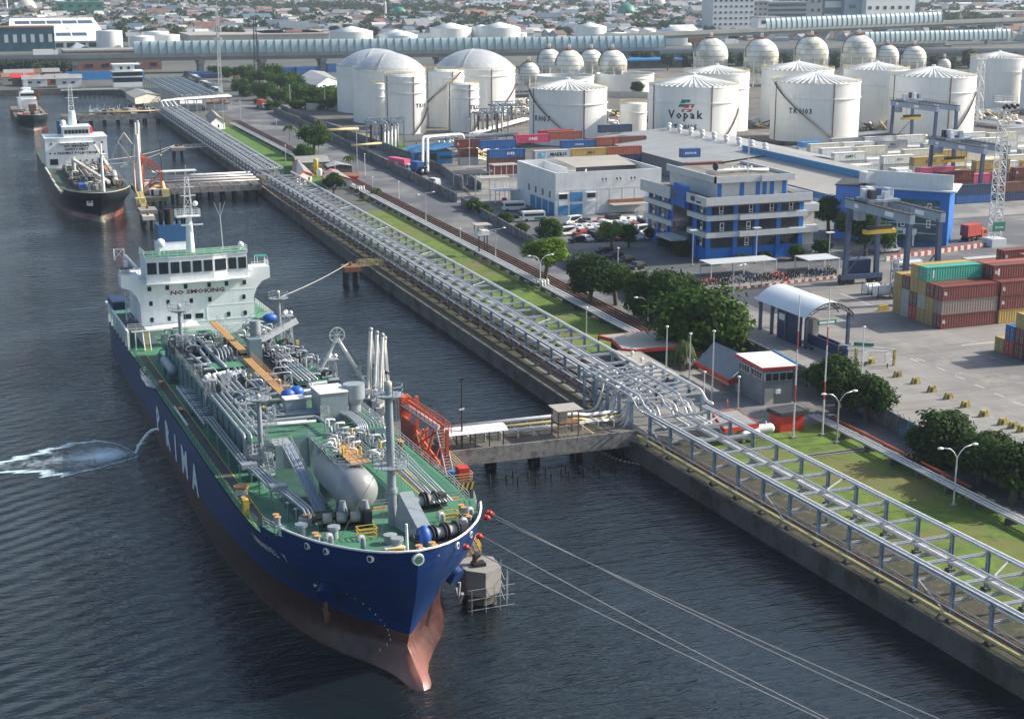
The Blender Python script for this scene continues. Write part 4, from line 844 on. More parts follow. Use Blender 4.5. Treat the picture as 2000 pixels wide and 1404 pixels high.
for x in (-8,-6.6,-3,1.8,4,6,8): MB('glass').cb(x,69.97,d2+4.6,.45,.1,.5).build('window',hs2)
for x in (-1,0.8,2.8,4.6): MB('glass').cb(x,69.97,d2+2.2,.45,.1,.5).build('window',hs2)
for x in (-7,7.6): MB('black').cb(x,69.97,d2+2,2.4,.12,1.8).build('opening',hs2)
b=MB('lettering_red')
for s_,z in (('NO SMOKING',6.5),('SAFETY FIRST',5.5),('PREVENT POLLUTION',4.4)): b.text(s_,(0,69.96,d2+z-.1),(1,0,0),(0,0,1),.95,'lettering_black',sx=1.25,push=.05)
b.build('sign_lettering',hs2)
b=MB('ship_white'); b.cyl((-.3,76,d2+12.4),(-.3,76,d2+17),1.4,1.0,12); b.lattice((-.3,76,d2+17),(-.3,76,d2+25),1.6,.9,.12); b.bar((-2.5,76,d2+23.5),(2.2,76,d2+23.5),.2); b.bar((-2,76,d2+21),(2,76,d2+21),.15); b.sph((-3.2,75,d2+13.5),.9); b.build('radar_mast',hs2)
b=MB('funnel_blue'); b.box(-4.6,-2,80,84,d2+9.4,d2+13.6); b.box(4,6,80,83,d2+9.4,d2+11.5,'red'); b.build('funnel',sh2)
b=MB('white'); b.cyl((1.6,8,d2+.5),(1.6,8,d2+14),.5,.25,10); b.bar((-.2,8,d2+10),(3.4,8,d2+10),.2); b.box(.2,3,7.5,8.6,d2+11,d2+11.1); b.build('foremast',sh2)
b=MB('ship_grey'); b.box(-5,5,22,66,d2,d2+1.4,'deck_dark')
b.build('cargo_trunk',sh2)
for i in range(5): pipe_obj([(-1.5+i*.7,64,d2+2.6),(-1.5+i*.7,20+i,d2+2.6)],.16,('galv','rust','wall_cream')[i%3],sh2)
for i in range(60):
    x=-5.5+rnd.random()*13; v=16+rnd.random()*50; b=MB(('galv','wall_cream','rust','dark','ship_grey')[i%5]); z=d2+.2; hh=1.2+rnd.random()*1.6
    b.tube([(x,v,z),(x,v,z+hh),(x+rnd.choice((-1.8,1.8)),v+.5,z+hh),(x+1.5,v+1.5,z)],.14+.1*rnd.random(),6,bend=.4); b.cb(x+.6,v,z+.6,.8,.8,1.2); b.build('deck_fitting',sh2)
b=MB('wall_cream'); b.bar((-3,44,d2+5.5),(3.4,10,d2+3.0),.9,.7); b.bar((4.5,58,d2+8),(6.2,30,d2+3.6),.8,.6); b.cyl((-3,46,d2),(-3,46,d2+6),.6,n=10); b.build('hose_crane',sh2)
b=MB('wall_cream'); b.cyl((6.2,20,d2+1.6),(7.2,34,d2+2.6),.8,n=10); b.cyl((5,46,d2+2),(7,52,d2+2),.9,n=10,m='rust'); b.build('fender',sh2)
for x,v in ((-8.6,14),(-8.2,30),(-8.8,50)): MB('tarp_blue').cb(-3+x*.1,8+v*.1,d2+2.3,1.4,1.4,1.2).build('drum',sh2)
b=MB('white'); x0=-hbm(7,10)*SU; b.T=Matrix.Translation((2.1,-1.6,6.6))@Matrix.Rotation(R(-8),4,'Z'); b.T=None
p=Vector((-hbm(1.0,11)*SU,1.0*SV,11*SW)); q=Vector((-hbm(.2,11)*SU,.2*SV,11*SW)); d_=(q-p).normalized()
c=Vector((-hbm(.1,10)*SU-.1,.1*SV,10*SW)); n_=d_.cross(Vector((0,0,1))); up=Vector((0,0,1))
b.raw([tuple(c+n_*.2+d_*a+up*e) for a,e in ((-1.1,-.9),(1.1,-.9),(1.1,1.1),(-1.1,1.1))],[(0,1,2,3)],'white',False)
b.raw([tuple(c+n_*.26+d_*a+up*e) for a,e in ((-.7,-.3),(-.1,0),(.6,-.1),(.7,.3),(.35,.55),(.5,.2),(0,.35),(-.5,.05))],[tuple(range(8))],'lettering_black',False)
b.text('BULL',tuple(c+n_*.2-d_*8+up*.4),tuple(d_),(0,0,1),.01,'hull_black'); b.build('bow_emblem',sh2)
for s_ in (-1,1):
    b=MB('galv' if s_>0 else 'wall_cream'); b.rail([(s_*(hbm(v,dk)-.3)*SU,v*SV,d2) for v in (16,30,45,60,75,84)],1.0,None,3,.06,2) if s_>0 else [b.bar((s_*(hbm(v,dk)-.05)*SU,v*SV,d2+.9),(s_*(hbm(v2,dk)-.05)*SU,v2*SV,d2+.6),.5,.3) for v,v2 in ((14,20),(20,36),(36,56),(56,84))]; b.build('deck_railing',sh2)
# ---- small workboat ship farther back
sh3=thing('supply_ship','small dark ship with a cluttered red and white deck beyond the black tanker','ship',(34.5,672,0))
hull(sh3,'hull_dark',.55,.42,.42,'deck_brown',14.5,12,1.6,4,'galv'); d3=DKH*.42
b=MB('ship_white'); b.box(-4,4,34,46,d3,d3+5.5); b.box(-3,3,35,43,d3+5.5,d3+8.4); b.box(-3.1,3.1,34.9,35,d3+6.8,d3+7.8,'glass'); b.box(-2,2,38,42,d3+8.4,d3+10); b.lattice((0,40,d3+10),(0,40,d3+18),1.4,.8,.14); b.bar((-2,40,d3+15),(2,40,d3+15),.2); b.build('bridge_house',sh3)
b=MB('pipe_red'); b.box(-.6,2.4,16,19,d3,d3+4.5); b.build('red_locker',sh3)
for i in range(26):
    x=-5+rnd.random()*10; v=6+rnd.random()*27; MB(('rust','wall_cream','galv','orange_red','dark','winch_grey')[i%6]).cb(x,v,d3+.8,1+rnd.random()*1.6,1+rnd.random()*2,1+rnd.random()*1.8).build('deck_fitting',sh3)
b=MB('white'); b.bar((-3,30,d3),(-3.4,30,d3+9),.5); b.bar((-3.4,30,d3+9),(-2,20,d3+11),.4); b.bar((4,33,d3+5),(5.5,33,d3+9),1.2,m='rust'); b.build('derrick',sh3)
tg=thing('tugboat','small tug with yellow deckhouse tucked behind the black tanker','boat',(42,560,0))
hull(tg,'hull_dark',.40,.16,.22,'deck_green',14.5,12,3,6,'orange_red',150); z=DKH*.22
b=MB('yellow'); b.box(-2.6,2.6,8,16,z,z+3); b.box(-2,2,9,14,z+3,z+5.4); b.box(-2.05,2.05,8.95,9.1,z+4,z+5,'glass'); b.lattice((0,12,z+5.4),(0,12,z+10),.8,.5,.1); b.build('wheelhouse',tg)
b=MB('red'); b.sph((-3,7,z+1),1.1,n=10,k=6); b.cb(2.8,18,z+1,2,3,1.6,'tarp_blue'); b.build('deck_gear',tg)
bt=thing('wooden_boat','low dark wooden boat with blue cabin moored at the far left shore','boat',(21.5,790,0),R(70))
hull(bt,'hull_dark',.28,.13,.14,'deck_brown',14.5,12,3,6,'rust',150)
b=MB('sky_blue'); b.box(-1.8,1.8,5,13,1.7,4); b.box(-1.9,1.9,14,17,1.7,3.6,'rust'); b.build('cabin',bt)
# mooring ropes (top-level things)
def rope(name,label,a,b_,sag,r=.05,m='rope',group=None):
    a=Vector(a); b_=Vector(b_); t=thing(name,label,'rope',tuple(a),group=group); pts=[]
    for i in range(13):
        k=i/12; p=(b_-a)*k; pts.append((p.x,p.y,p.z-sag*4*k*(1-k)))
    MB(m).tube(pts,r,5).build('rope_strand',t); return t
SM=Matrix.Translation((38,130,0))@Matrix.Rotation(R(.544),4,'Z')@Matrix.Rotation(R(-2.634),4,'X')
def sp(u,v,h): return tuple(SM@Vector((u,v,dk+h)))
ROP=[((1.4+hbm(7.5,12.85),6.5,1.0),(95.5,52,3.4),1.0,'uppermost'),((.9+hbm(9,12.85),8,1.1),(92.5,54,3.4),1.3,'second from top'),((hbm(-.2,12.85)+1,-1.1,1.0),(88.6,50,3.2),1.1,'third from top'),((hbm(2.4,12.85)+1,1.4,1.1),(86.4,52,3.2),1.5,'lowest')]
for a,e,s_,n_ in ROP: rope('mooring_rope',n_+' of the four pale bow ropes running to the lower right corner',sp(*a),e,s_,group='mooring ropes')
rope('mooring_rope','slack pale double rope from the white bridge house to the pile dolphin',sp(12.2,118,6.2),(80,318,4.4),.5,.09,group='mooring ropes')
rope('mooring_rope','thin pale rope from the black tanker to the small concrete dolphin',(46.5,488,8.5),(76,553,5.0),.8,.09,group='mooring ropes')
rope('mooring_rope','lower thin rope behind the black tanker loading arms',(46.5,486,7.5),(75.5,551,5.0),1.6,.07,group='mooring ropes')
# ------------------------------------------------------------ jetties, dolphins, small quay buildings
def put(b,name,par,label=None):
    l=par.location; b.v=[(x-l.x,y-l.y,z-l.z) for x,y,z in b.v]; o=b.build(name,par); 
    if label: o['label']=label
    return o
def TH(name,label,cat,x,y,z=2.5,group=None): return thing(name,label,cat,(x,y,z),0,group)
def jetty(label,x0,x1,y0,y1,zd,depth,piles=8,wall=True):
    t=TH('jetty',label,'jetty',x0,y0,0); b=MB('quay_concrete'); b.box(x0,x1,y0,y1,zd-.5,zd)
    if wall: b.box(x0,x1,y0-.25,y0,zd-depth,zd+.15,'jetty_side')
    put(b,'deck_slab',t)
    pl=None
    for i in range(piles):
        x=x0+1+(x1-x0-2)*i/(piles-1)
        for y in (y0+2.6,y1-1.2):
            if pl is None: b=MB('black'); b.cyl((0,0,-3),(0,0,zd-.5),.45,n=9); pl=b.build('pile',t)  # black colour stands in for the shadow beneath the deck
            else: pl=pl.copy(); COL.objects.link(pl)
            pl.location=(x-x0,y-y0,0)
    return t
j=jetty('near jetty with a long stained concrete side beam',59,86.5,184.3,190.5,4.0,2.1,5)
for y,z,r,m_ in ((190,5.6,.3,PW),(188.9,5.2,.24,PY),(188.2,4.9,.16,PG),(187.6,4.9,.12,PG)): pipe_obj([(0,y-184.3,z),(18,y-184.3,z),(21,y-184.3,z),(22.5,y-184,z-.5*(r>.2)),(27.5,y-184,z-.3)],r,m_,j,bend=.8)
b=MB('pipe_white')
for i in range(11): x=60.5+i*2.4; b.bar((x,187.2,4),(x,187.2,4.9),.16); b.bar((x,190.2,4),(x,190.2,5.4),.16); b.bar((x,187,4.9),(x,190.4,4.9),.14)
put(b,'pipe_stand',j)
b=MB('galv'); b.rail([(59,190.4,4),(86,190.4,4)],1.3,None,2.4,.06,2); put(b,'railing',j)
t=TH('covered_walkway','white sheet roofed walkway at the ship end of the near jetty','walkway',59,184.6,4)
b=MB('pipe_white')
for i in range(10): x0=58.4+i*.93; b.raw([(x0,184.4,6.15),(x0+.9,184.4,6.15),(x0+.9,185.4,6.55),(x0,185.4,6.55),(x0,186.8,6.6),(x0+.9,186.8,6.6)],[(0,1,2,3),(3,2,5,4)],None,False)
put(b,'roof',t)
for i in range(5): b=MB('dark'); b.bar((59+i*2,184.6,4),(59+i*2,184.6,6.2),.13); b.bar((59+i*2,186.7,4),(59+i*2,186.7,6.5),.13); put(b,'post',t)
t=TH('guard_hut','small open hut with a tan flat roof on the near jetty','hut',75.2,184.5,4)
b=MB('roof_tan'); b.box(74.6,78.4,183.8,187.4,8.0,8.15); put(b,'roof',t)
b=MB('rust')
for x in (75,78):
    for y in (184.6,187): b.bar((x,y,4),(x,y,8),.16)
b.box(75,78,184.6,187,5.9,6.05); b.rail([(75,184.6,6),(78,184.6,6)],1,None,1,.05); put(b,'frame',t)
b=MB('wall_cream'); b.box(75.1,76.6,185.2,186.9,6.05,7.9); put(b,'cabin',t)
b=MB('pipe_yellow'); [b.bar((78+.28*k,184.6,6-.22*k),(78+.28*k,185.5,6-.22*k),.2,.06) for k in range(9)]; b.bar((78,184.6,6.9),(80.5,184.6,4.9),.07); put(b,'stairs',t)
# loading platform and its orange gantry
t=TH('loading_platform','concrete loading platform with black and yellow edge between ship and near jetty','platform',52.6,174,0)
b=MB('quay_concrete'); b.box(53.5,59.2,174,203,1.6,3.2); put(b,'deck_slab',t)
for y in range(176,203,5):
    for x in (54.5,58): b=MB('quay_concrete'); b.cyl((x,y,-3),(x,y,1.6),.5,n=9); put(b,'pile',t)
b=MB('black')
for k in range(9): b.raw([(53.5+k*.64,173.97,2.2),(53.8+k*.64,173.97,2.2),(54.1+k*.64,173.97,3.2),(53.8+k*.64,173.97,3.2)],[(0,1,2,3)],'yellow',False)
put(b,'hazard_stripe',t)
b=MB('orange_red'); b.rail([(59.1,174.1,3.2),(59.1,184,3.2)],1.1,'pipe_yellow',1.4,.07); b.rail([(54,174.1,3.2),(59.1,174.1,3.2)],1.1,'pipe_yellow',1.4,.07); put(b,'railing',t)
b=MB('red'); b.box(57.4,58.8,174.6,176.2,3.2,4.9); b.cyl((56.6,175.2,3.2),(56.6,175.2,4.6),.5,n=10,m='sky_blue'); put(b,'equipment_box',t)
t=TH('gangway_tower','orange red steel gangway tower with a grey sloping bridge beside the tanker','gangway',54,177,3.2)
b=MB('orange_red')
for x,y,z in ((54.2,189,11.0),(56.2,189,10.8),(56.9,180,9.3),(56.9,178,9.2),(55,181,6)): b.bar((x,y,3.2),(x,y,z),.42)
b.box(53.9,54.3,183,189,3.2,8.6); b.bar((54.2,189,10.9),(56.9,180,9.3),.3); b.bar((56.9,180,3.4),(54.3,188,8.5),.24); b.bar((56.9,180,8.8),(54.3,188,3.5),.24); b.box(53.6,55,187.6,189.2,8.4,11.2)
b.rail([(54.4,189,10.2),(57.2,180.4,8.9),(57.5,178,8.6)],1.2,None,.9,.07); b.rail([(53.6,188,10.2),(56.2,180,8.9)],1.2,None,.9,.07)
for k in range(12): b.bar((56.7,178.4,3.3+k*.45),(57.3,179.1,3.3+k*.45),.08)
put(b,'tower_frame',t)
b=MB('galv'); b.raw([(53.5,187.6,10.25),(54.6,188.6,10.25),(57.0,180.8,8.9),(55.9,179.9,8.9)],[(0,1,2,3)],None,False); b.raw([(53.5,187.6,10.0),(54.6,188.6,10.0),(57.0,180.8,8.65),(55.9,179.9,8.65)],[(0,1,2,3)],None,False); put(b,'bridge_floor',t)
b=MB('galv'); b.bar((56,179.6,8.7),(56.3,176.4,3.4),.1,.25); b.bar((57,179.6,8.7),(57.3,176.4,3.4),.1,.25)
for k in range(16): b.bar((56+.02*k,179.6-.2*k,8.7-.33*k),(57+.02*k,179.6-.2*k,8.7-.33*k),.2,.05)
put(b,'stairs',t)
for k in range(9): b=MB(('orange_red','rust','orange_red')[k%3]); x=54.8+rnd.random()*1.8; y=180+rnd.random()*8; b.bar((x,y,3.4),(x+rnd.uniform(-1,1),y+rnd.uniform(-2,2),6.5+2*rnd.random()),.25); b.cb(x,y,4,.8,.9,1.2); put(b,'hydraulic_unit',t)
def arm(label,x,y,top,lean=0,spread=1.0):
    t=TH('marine_loader',label,'loading arm',x,y,3.2,'marine loading arms')
    b=MB('pipe_white'); b.cyl((x,y,3.2),(x,y,9.2),.28,n=10); b.cyl((x,y,3.2),(x,y,3.8),.5,n=10); b.box(x-.4,x+.4,y-.4,y+.4,8.6,9.4); put(b,'riser',t)
    b=MB('pipe_white'); b.cyl((x,y,8.6),(x+lean,y+.5,top),.24,n=8); b.cyl((x+.5,y,9.4),(x+lean+.2,y+.6,top),.10,n=6); b.sph((x+lean,y+.5,top),.34,'winch_grey',8,6); b.cb(x-lean*.3,y-.3,7.4,.8,1.2,1.3,'winch_grey'); put(b,'inboard_arm',t)
    b=MB('galv'); b.cyl((x+lean,y+.5,top),(x+lean+spread,y+1.2,7.2),.19,n=8); b.sph((x+lean+spread*.5,y+.9,(top+7.2)/2),.32,'black',8,5); b.cyl((x+lean+spread,y+1.2,7.2),(x+lean+spread,y+1.2,5.6),.22,n=8); put(b,'outboard_arm',t)
    return t
arm('tallest upright loading arm, leftmost of the folded bunch at the near jetty',52.3,200,17.7,.8,1.0)
arm('folded loading arm just behind the tallest one at the near jetty',53.0,199,17.4,.7,.9)
arm('folded loading arm third in the bunch at the near jetty',52.6,195,18.0,.8,1.1)
arm('lowest folded loading arm beside the tanker mast at the near jetty',53.1,195.6,17.4,.8,.8)
t=TH('marine_loader','loading arm stretched out in a steep A shape with a spoked wheel on top','loading arm',52.4,200.5,3.2,'marine loading arms')
b=MB('pipe_white'); b.cyl((52.4,200.5,3.2),(52.4,200.5,10.5),.35,n=10); b.box(52,52.8,200.1,200.9,6,11,'winch_grey'); put(b,'riser',t)
b=MB('pipe_white'); b.cyl((52.4,200.3,9.6),(48.2,200,16.9),.26,n=9); b.bar((52.9,200.6,10.2),(48.4,200.4,17.4),.1,m='rope_dark'); b.cb(51.2,200.2,12,.7,.7,1.3,'winch_grey'); put(b,'inboard_arm',t)
b=MB('pipe_white'); b.cyl((48.1,200,16.9),(45.4,200,12.0),.2,n=9); b.bar((48.1,199.6,16.5),(51.8,199.8,8.5),.05,m='rope_dark'); put(b,'outboard_arm',t)
b=MB('pipe_white'); c=Vector((48.1,199.7,17.5))
for k in range(16): a0,a1=k*math.pi/8,(k+1)*math.pi/8; b.bar(c+Vector((math.cos(a0),0,math.sin(a0)))*1.05,c+Vector((math.cos(a1),0,math.sin(a1)))*1.05,.12)
for k in range(8): a0=k*math.pi/4; b.bar(c,c+Vector((math.cos(a0),0,math.sin(a0)))*1.05,.07)
put(b,'pulley',t)
# dolphins
t=TH('mooring_dolphin','pale concrete dolphin block with scaffolding beside the tanker bow','dolphin',49.8,145,0)
b=MB('concrete'); b.prism([(47.6,146.2),(47.9,143.6),(49.6,142.2),(51.7,143.2),(51.9,146.4),(50,147.8)],1.6,4.4,'concrete'); b.prism([(48,146),(48.2,144),(49.7,143),(51.3,143.6),(51.4,146.2),(50,147.2)],.3,1.6,'quay_concrete'); put(b,'block',t)
b=MB('rust'); b.cyl((49.4,145,4.4),(49.4,145,5.5),.35,n=9); b.cb(49.6,144.6,4.6,1.4,1.2,.3,'black'); b.cyl((49.4,145,5.4),(49.9,144.9,5.6),.5,.3,9,'black'); put(b,'mooring_hook',t)
b=MB('galv')
for k in range(7):
    x=52.1+.35*(k%3); y=142.6+k*.75; b.bar((x,y,.2),(x,y,3.4+.6*(k%2)),.06)
for z in (1.0,2.2,3.3): b.bar((51.8,142.4,z),(52.8,147.8,z),.05); b.bar((47.6,142.1,z-.6),(52.9,142.3,z-.6),.05)
for x in (48,49.6,51.2): b.bar((x,142.1,-.3),(x,142.1,2.8),.06)
put(b,'scaffold',t)
for x,y in ((48.4,144),(51,144),(48.8,146.5),(51,146.4)): b=MB('quay_concrete'); b.cyl((x,y,-3),(x,y,.4),.45,n=8); put(b,'pile',t)
t=TH('access_ladder','yellow railed gangway leaning from the dolphin up to the ship','gangway',50,147,4.4)
b=MB('deck_brown'); b.raw([(49.2,147.2,4.5),(50.8,147.2,4.5),(50.6,152,6.4),(49.6,152,6.4)],[(0,1,2,3)],None,False); put(b,'tread',t)
b=MB('yellow'); b.rail([(49.2,147.2,4.5),(49.6,152,6.4)],1.1,None,1.2,.08); b.rail([(50.8,147.2,4.5),(50.6,152,6.4)],1.1,None,1.2,.08); put(b,'railing',t)
def dolphin(label,x,y,sx,sy,z,m_='quay_concrete'):
    t=TH('mooring_dolphin',label,'dolphin',x,y,0); b=MB(m_); b.box(x-sx,x+sx,y-sy,y+sy,z-1.1,z); put(b,'block',t)
    for i in (-1,1):
        for j_ in (-1,1): b=MB('dark'); b.cyl((x+i*sx*.6,y+j_*sy*.6,-3),(x+i*sx*.6,y+j_*sy*.6,z-1),.45,n=8); put(b,'pile',t)
    b=MB('rust'); b.cyl((x,y,z),(x,y,z+.8),.35,n=8); put(b,'mooring_hook',t); return t
t=dolphin('small dark pile dolphin in the middle water with a yellow gangway to the quay',79.3,315,1.8,2.0,4.2,'rust')
t=TH('footbridge','yellow lattice footbridge from the dark pile dolphin to the quay','footbridge',81,315,3.8)
b=MB('pipe_yellow'); b.box(80.8,86.5,314.3,315.9,3.9,4.0,'deck_brown')
for y in (314.3,315.9): b.rail([(80.8,y,4),(86.5,y,4)],1.2,None,.95,.09,2); [b.bar((80.8+k*.95,y,4),(81.75+k*.95,y,5.2),.06) for k in range(6)]
put(b,'truss',t)
dolphin('pale concrete dolphin standing alone in the water before the middle jetty','dx' and 77,553,2.4,2.6,4.2,'concrete')
t=TH('footbridge','thin low footbridge between the lone concrete dolphin and the quay','footbridge',79,555,3)
b=MB('galv'); b.bar((79,555,3.6),(88.5,556,3.6),.9,.15); b.rail([(79,555.4,3.7),(88.5,556.4,3.7)],1,None,1.6,.08); put(b,'truss',t)
t=dolphin('dolphin with yellow steel ramp in front of the black tanker bow',48.6,413,2.3,3.2,4.0,'concrete')
b=MB('pipe_yellow'); b.bar((48,416,4),(48.5,431,6),1.4,.3); b.rail([(47.3,416,4.1),(47.8,431,6.2)],1.2,None,1.6,.12); b.rail([(48.8,416,4.1),(49.3,431,6.2)],1.2,None,1.6,.12); b.cb(47.6,420,5,2.4,2,2); put(b,'ramp',t)
dolphin('second smaller dolphin of pale ribbed concrete before the black tanker',47.6,404,1.5,1.7,3.6,'wall_cream')
# middle jetty
j=jetty('middle jetty of weathered concrete with white pipes, at the black tanker','x' and 56,86.5,449,469,4.0,1.6,9)
for y,z,r,m_ in ((466,5.4,.4,PW),(462,5.2,.3,PG),(458,5.0,.25,PW),(455,5.0,.2,'rust'),(452.5,4.9,.25,PG)): pipe_obj([(0,y-449,z),(30.5,y-449,z)],r,m_,j)
b=MB('pipe_white'); b.box(57,70,464.6,468.6,6.8,6.95); [b.bar((58+i*2.8,465,4),(58+i*2.8,465,6.8),.18) for i in range(5)]; put(b,'roof',j)
b=MB('galv'); b.rail([(57,449.3,4),(86,449.3,4)],1.1,None,2.5,.09,2); [b.bar((57+i*3,450,4),(57+i*3,467,5),.15) for i in range(10)]; put(b,'railing',j)
t=TH('loading_platform','loading platform with jumbled red and yellow gear at the black tanker','platform',50,437,0)
b=MB('quay_concrete'); b.box(50.5,57.5,437,468,2.2,3.4); put(b,'deck_slab',t)
for i in range(18): b=MB(('orange_red','white','pipe_yellow','dark','rust','galv')[i%6]); x=51.5+rnd.random()*5; y=439+rnd.random()*26; b.cb(x,y,3.4+.6,1+rnd.random(),1+rnd.random()*2,1.2+rnd.random()*1.5); put(b,'deck_gear',t)
b=MB('pipe_yellow'); b.cyl((57,439,3.4),(57.2,447,6.0),.7,n=9); b.box(56,58,438,440,3.4,5.4); put(b,'hose_reel',t)
t=TH('gangway_tower','orange red gangway tower at the middle jetty beside white loading arms','gangway',51,441,3.4)
b=MB('orange_red'); b.cyl((51.2,445,3.4),(51.2,445,13.5),.7,n=9); b.box(50,52.6,443.6,446.4,12.5,14)
b.bar((56.6,444,3.4),(56.6,444,9.6),.5); b.bar((51.4,445,13.6),(56.6,444,9.6),.35); b.bar((51.4,445,11.6),(56.6,444,9.2),.3); b.bar((52,445,5),(56.4,444,9.3),.35); b.bar((54,445,12.8),(52,445,8.4),.25); b.rail([(51.4,445,13.8),(56.6,444,9.8)],1.3,None,1.2,.12); put(b,'tower_frame',t)
for k,(x,y,tp,ln) in enumerate([(50.4,448,23.5,.3),(51.4,451,23.8,.4),(52.2,454,22.8,.2)]):
    t=TH('marine_loader','%s of three upright white loading arms at the black tanker'%('leftmost','middle','rightmost')[k],'loading arm',x,y,3.4,'marine loading arms')
    b=MB('pipe_white'); b.cyl((x,y,3.4),(x,y,11.5),.42,n=8); put(b,'riser',t)
    b=MB('pipe_white'); b.cyl((x,y,10),(x+ln,y,tp),.28,n=8); b.cb(x,y,11,1.1,1,1.6,'galv'); put(b,'inboard_arm',t)
    b=MB('galv'); b.cyl((x+ln,y,tp),(x-.9,y+1,10),.2,n=7); put(b,'outboard_arm',t)
t=TH('marine_loader','cream angled loading arm reaching over the black tanker','loading arm',50,452,3.4,'marine loading arms')
b=MB('wall_cream'); b.cyl((50,452,3.4),(50,452,12),.35,n=8); b.cyl((50,452,11.5),(46,452,17.8),.22,n=7); b.cyl((46,452,17.8),(47.8,452,20.4),.18,n=7); b.cyl((47.8,452,20.4),(50,452,17),.18,n=7); b.cyl((46,452,17.8),(43,452,10.5),.08,n=5); put(b,'arm',t)
t=TH('quay_crane_post','tall white leaning post between the black tanker and the orange tower','mast',50.3,440,3.4); b=MB('pipe_white'); b.cyl((50.2,440,3.4),(50.0,440,21),.75,.45,10); b.bar((45,440,12),(50,440,14.5),.5,.7,'galv'); put(b,'post',t)
# far jetty and low trestle
j=jetty('far cluttered jetty beyond the black tanker','q' and 47,89.5,686,698,4.2,2.2,8)
for i in range(44): b=MB(('galv','white','rust','dark','wall_cream','steel')[i%6]); x=58+rnd.random()*29; y=688+rnd.random()*9; b.cb(x,y,4.2+.8,.8+rnd.random()*2,.8+rnd.random()*1.4,1+rnd.random()*1.8); b.bar((x,y,4),(x+rnd.uniform(-3,3),y,6.5+rnd.random()*2),.2); put(b,'jetty_gear',j)
for y,z in ((687,5.4),(689,5.2)): pipe_obj([(8,y-686,z),(42,y-686,z)],.3,PY if y<688 else PG,j)
t=TH('trestle','thin low trestle walkway at the head of the basin','walkway',58,840,0); b=MB('wall_cream'); b.box(58,88,838,840,3.6,4.1)
for i in range(12): b.bar((60+i*2.5,839,-1),(60+i*2.5,839,3.8),.5,m='dark')
put(b,'deck',t); b=MB('galv'); b.rail([(58,838,4.1),(88,838,4.1)],1.2,None,3,.15,2); put(b,'railing',t)
# timber stumps and float line by the near jetty
for i,(x,y) in enumerate([(64.2,182.7),(66.7,183.0),(68.0,184.0),(67.5,180.8),(69.8,182.9),(69.8,180.0),(72.4,183.1),(72.5,181.3),(74.6,182.8),(75.4,183.2),(75.1,181.4),(77.2,182.7),(77.0,180.7),(79.5,183.1),(79.4,181.0),(82.0,183.1),(81.8,181.0)]):
    x,y=x-.2,y-1.0; h=.75+.35*((i*7)%3==0); o_=MB('black'); o_.cyl((0,0,-2),(0,0,h),.17,.15,7); o_=o_.build('timber_stump',None,'short black timber stump standing in the water in front of the near jetty','stump','old timber stumps by the near jetty',loc=None); o_.location=(x,y,0)
t=TH('float_line','short line of pale floats trailing from the near jetty corner','float line',83.7,189,0)
P_=[(82.9,188.6),(83.5,187),(83.8,185),(84.6,183.3),(85.6,182.2),(86.4,181)]
for i in range(13):
    k=i/12*5; a=int(min(4,k)); f=k-a; x=P_[a][0]+(P_[a+1][0]-P_[a][0])*f; y=P_[a][1]+(P_[a+1][1]-P_[a][1])*f
    b=MB('rope'); b.cyl((x-.2,y,.05),(x+.2,y,.05),.13,n=7); put(b,'float',t)
# discharge water: a falling stream and the foam it makes
def foam_mat():
    m=mat('foam',(.50,.64,.70),.6,var=.25,scale=.4); n=m.node_tree.nodes; l=m.node_tree.links; b=n['Principled BSDF']
    tc=n.new('ShaderNodeTexCoord'); mp=n.new('ShaderNodeMapping'); mp.inputs['Scale'].default_value=(1,1,1); l.new(tc.outputs['Object'],mp.inputs[0])
    nz=n.new('ShaderNodeTexNoise'); nz.inputs['Scale'].default_value=.55; nz.inputs['Detail'].default_value=8; nz.inputs['Roughness'].default_value=.68; nz.inputs['Distortion'].default_value=1.4; l.new(mp.outputs[0],nz.inputs[0])
    at=n.new('ShaderNodeAttribute'); at.attribute_name='dens'; 
    ad=n.new('ShaderNodeMath'); ad.operation='ADD'; l.new(nz.outputs[0],ad.inputs[0]); l.new(at.outputs['Fac'],ad.inputs[1])
    r=n.new('ShaderNodeMapRange'); r.inputs[1].default_value=.78; r.inputs[2].default_value=1.35; l.new(ad.outputs[0],r.inputs[0]); l.new(r.outputs[0],b.inputs['Alpha'])
foam_mat(); mat('stream',(.78,.84,.87),.5,var=.15,scale=3)
t=TH('water_jet','white arc of discharge water pouring from the tanker side','water',23.7,209,0)
b=MB('stream'); pts=[(24.2,208,4.1)]
for k in range(1,9): q=k/8; pts.append((24.2-2.9*q,208+3.2*q,4.1-.2*q-3.9*q*q))
for (p,q,r0,r1) in zip(pts[:-1],pts[1:],[.10+.02*k for k in range(8)],[.12+.02*k for k in range(8)]): b.cyl(p,q,r0,r1,9,cap=False); [b.sph((p[0]+(q[0]-p[0])*f+rnd.gauss(0,.05),p[1]+(q[1]-p[1])*f+rnd.gauss(0,.07),p[2]+(q[2]-p[2])*f+rnd.gauss(0,.06)),r1*rnd.uniform(.5,1.15),n=7,k=5) for f in (0,.12,.25,.37,.5,.62,.75,.87)]
for k in range(120): a=rnd.random(); i=int(a*7); p=pts[i]; b.sph((p[0]+rnd.uniform(-.4,.4)*a,p[1]+rnd.uniform(-.4,.4)*a,max(.05,p[2]-a*.4*rnd.random())),.05+.07*rnd.random(),n=5,k=3)
put(b,'stream',t)
N=48; vs=[];fs=[];dn=[]
edge=[(21.6,209.4),(20.5,213.6),(18.6,217.6),(15.8,219.6),(12,218.8),(8.8,217.0),(5.6,215.2),(2.5,213.6),(-2,212.2),(-4,209.6),(2,208.2),(6.5,207.2),(8.4,204.6),(11,203.9),(14,205.0),(17.5,206.8),(20,208)]
import bisect
cx_,cy_=19.2,211.6; ne=len(edge)
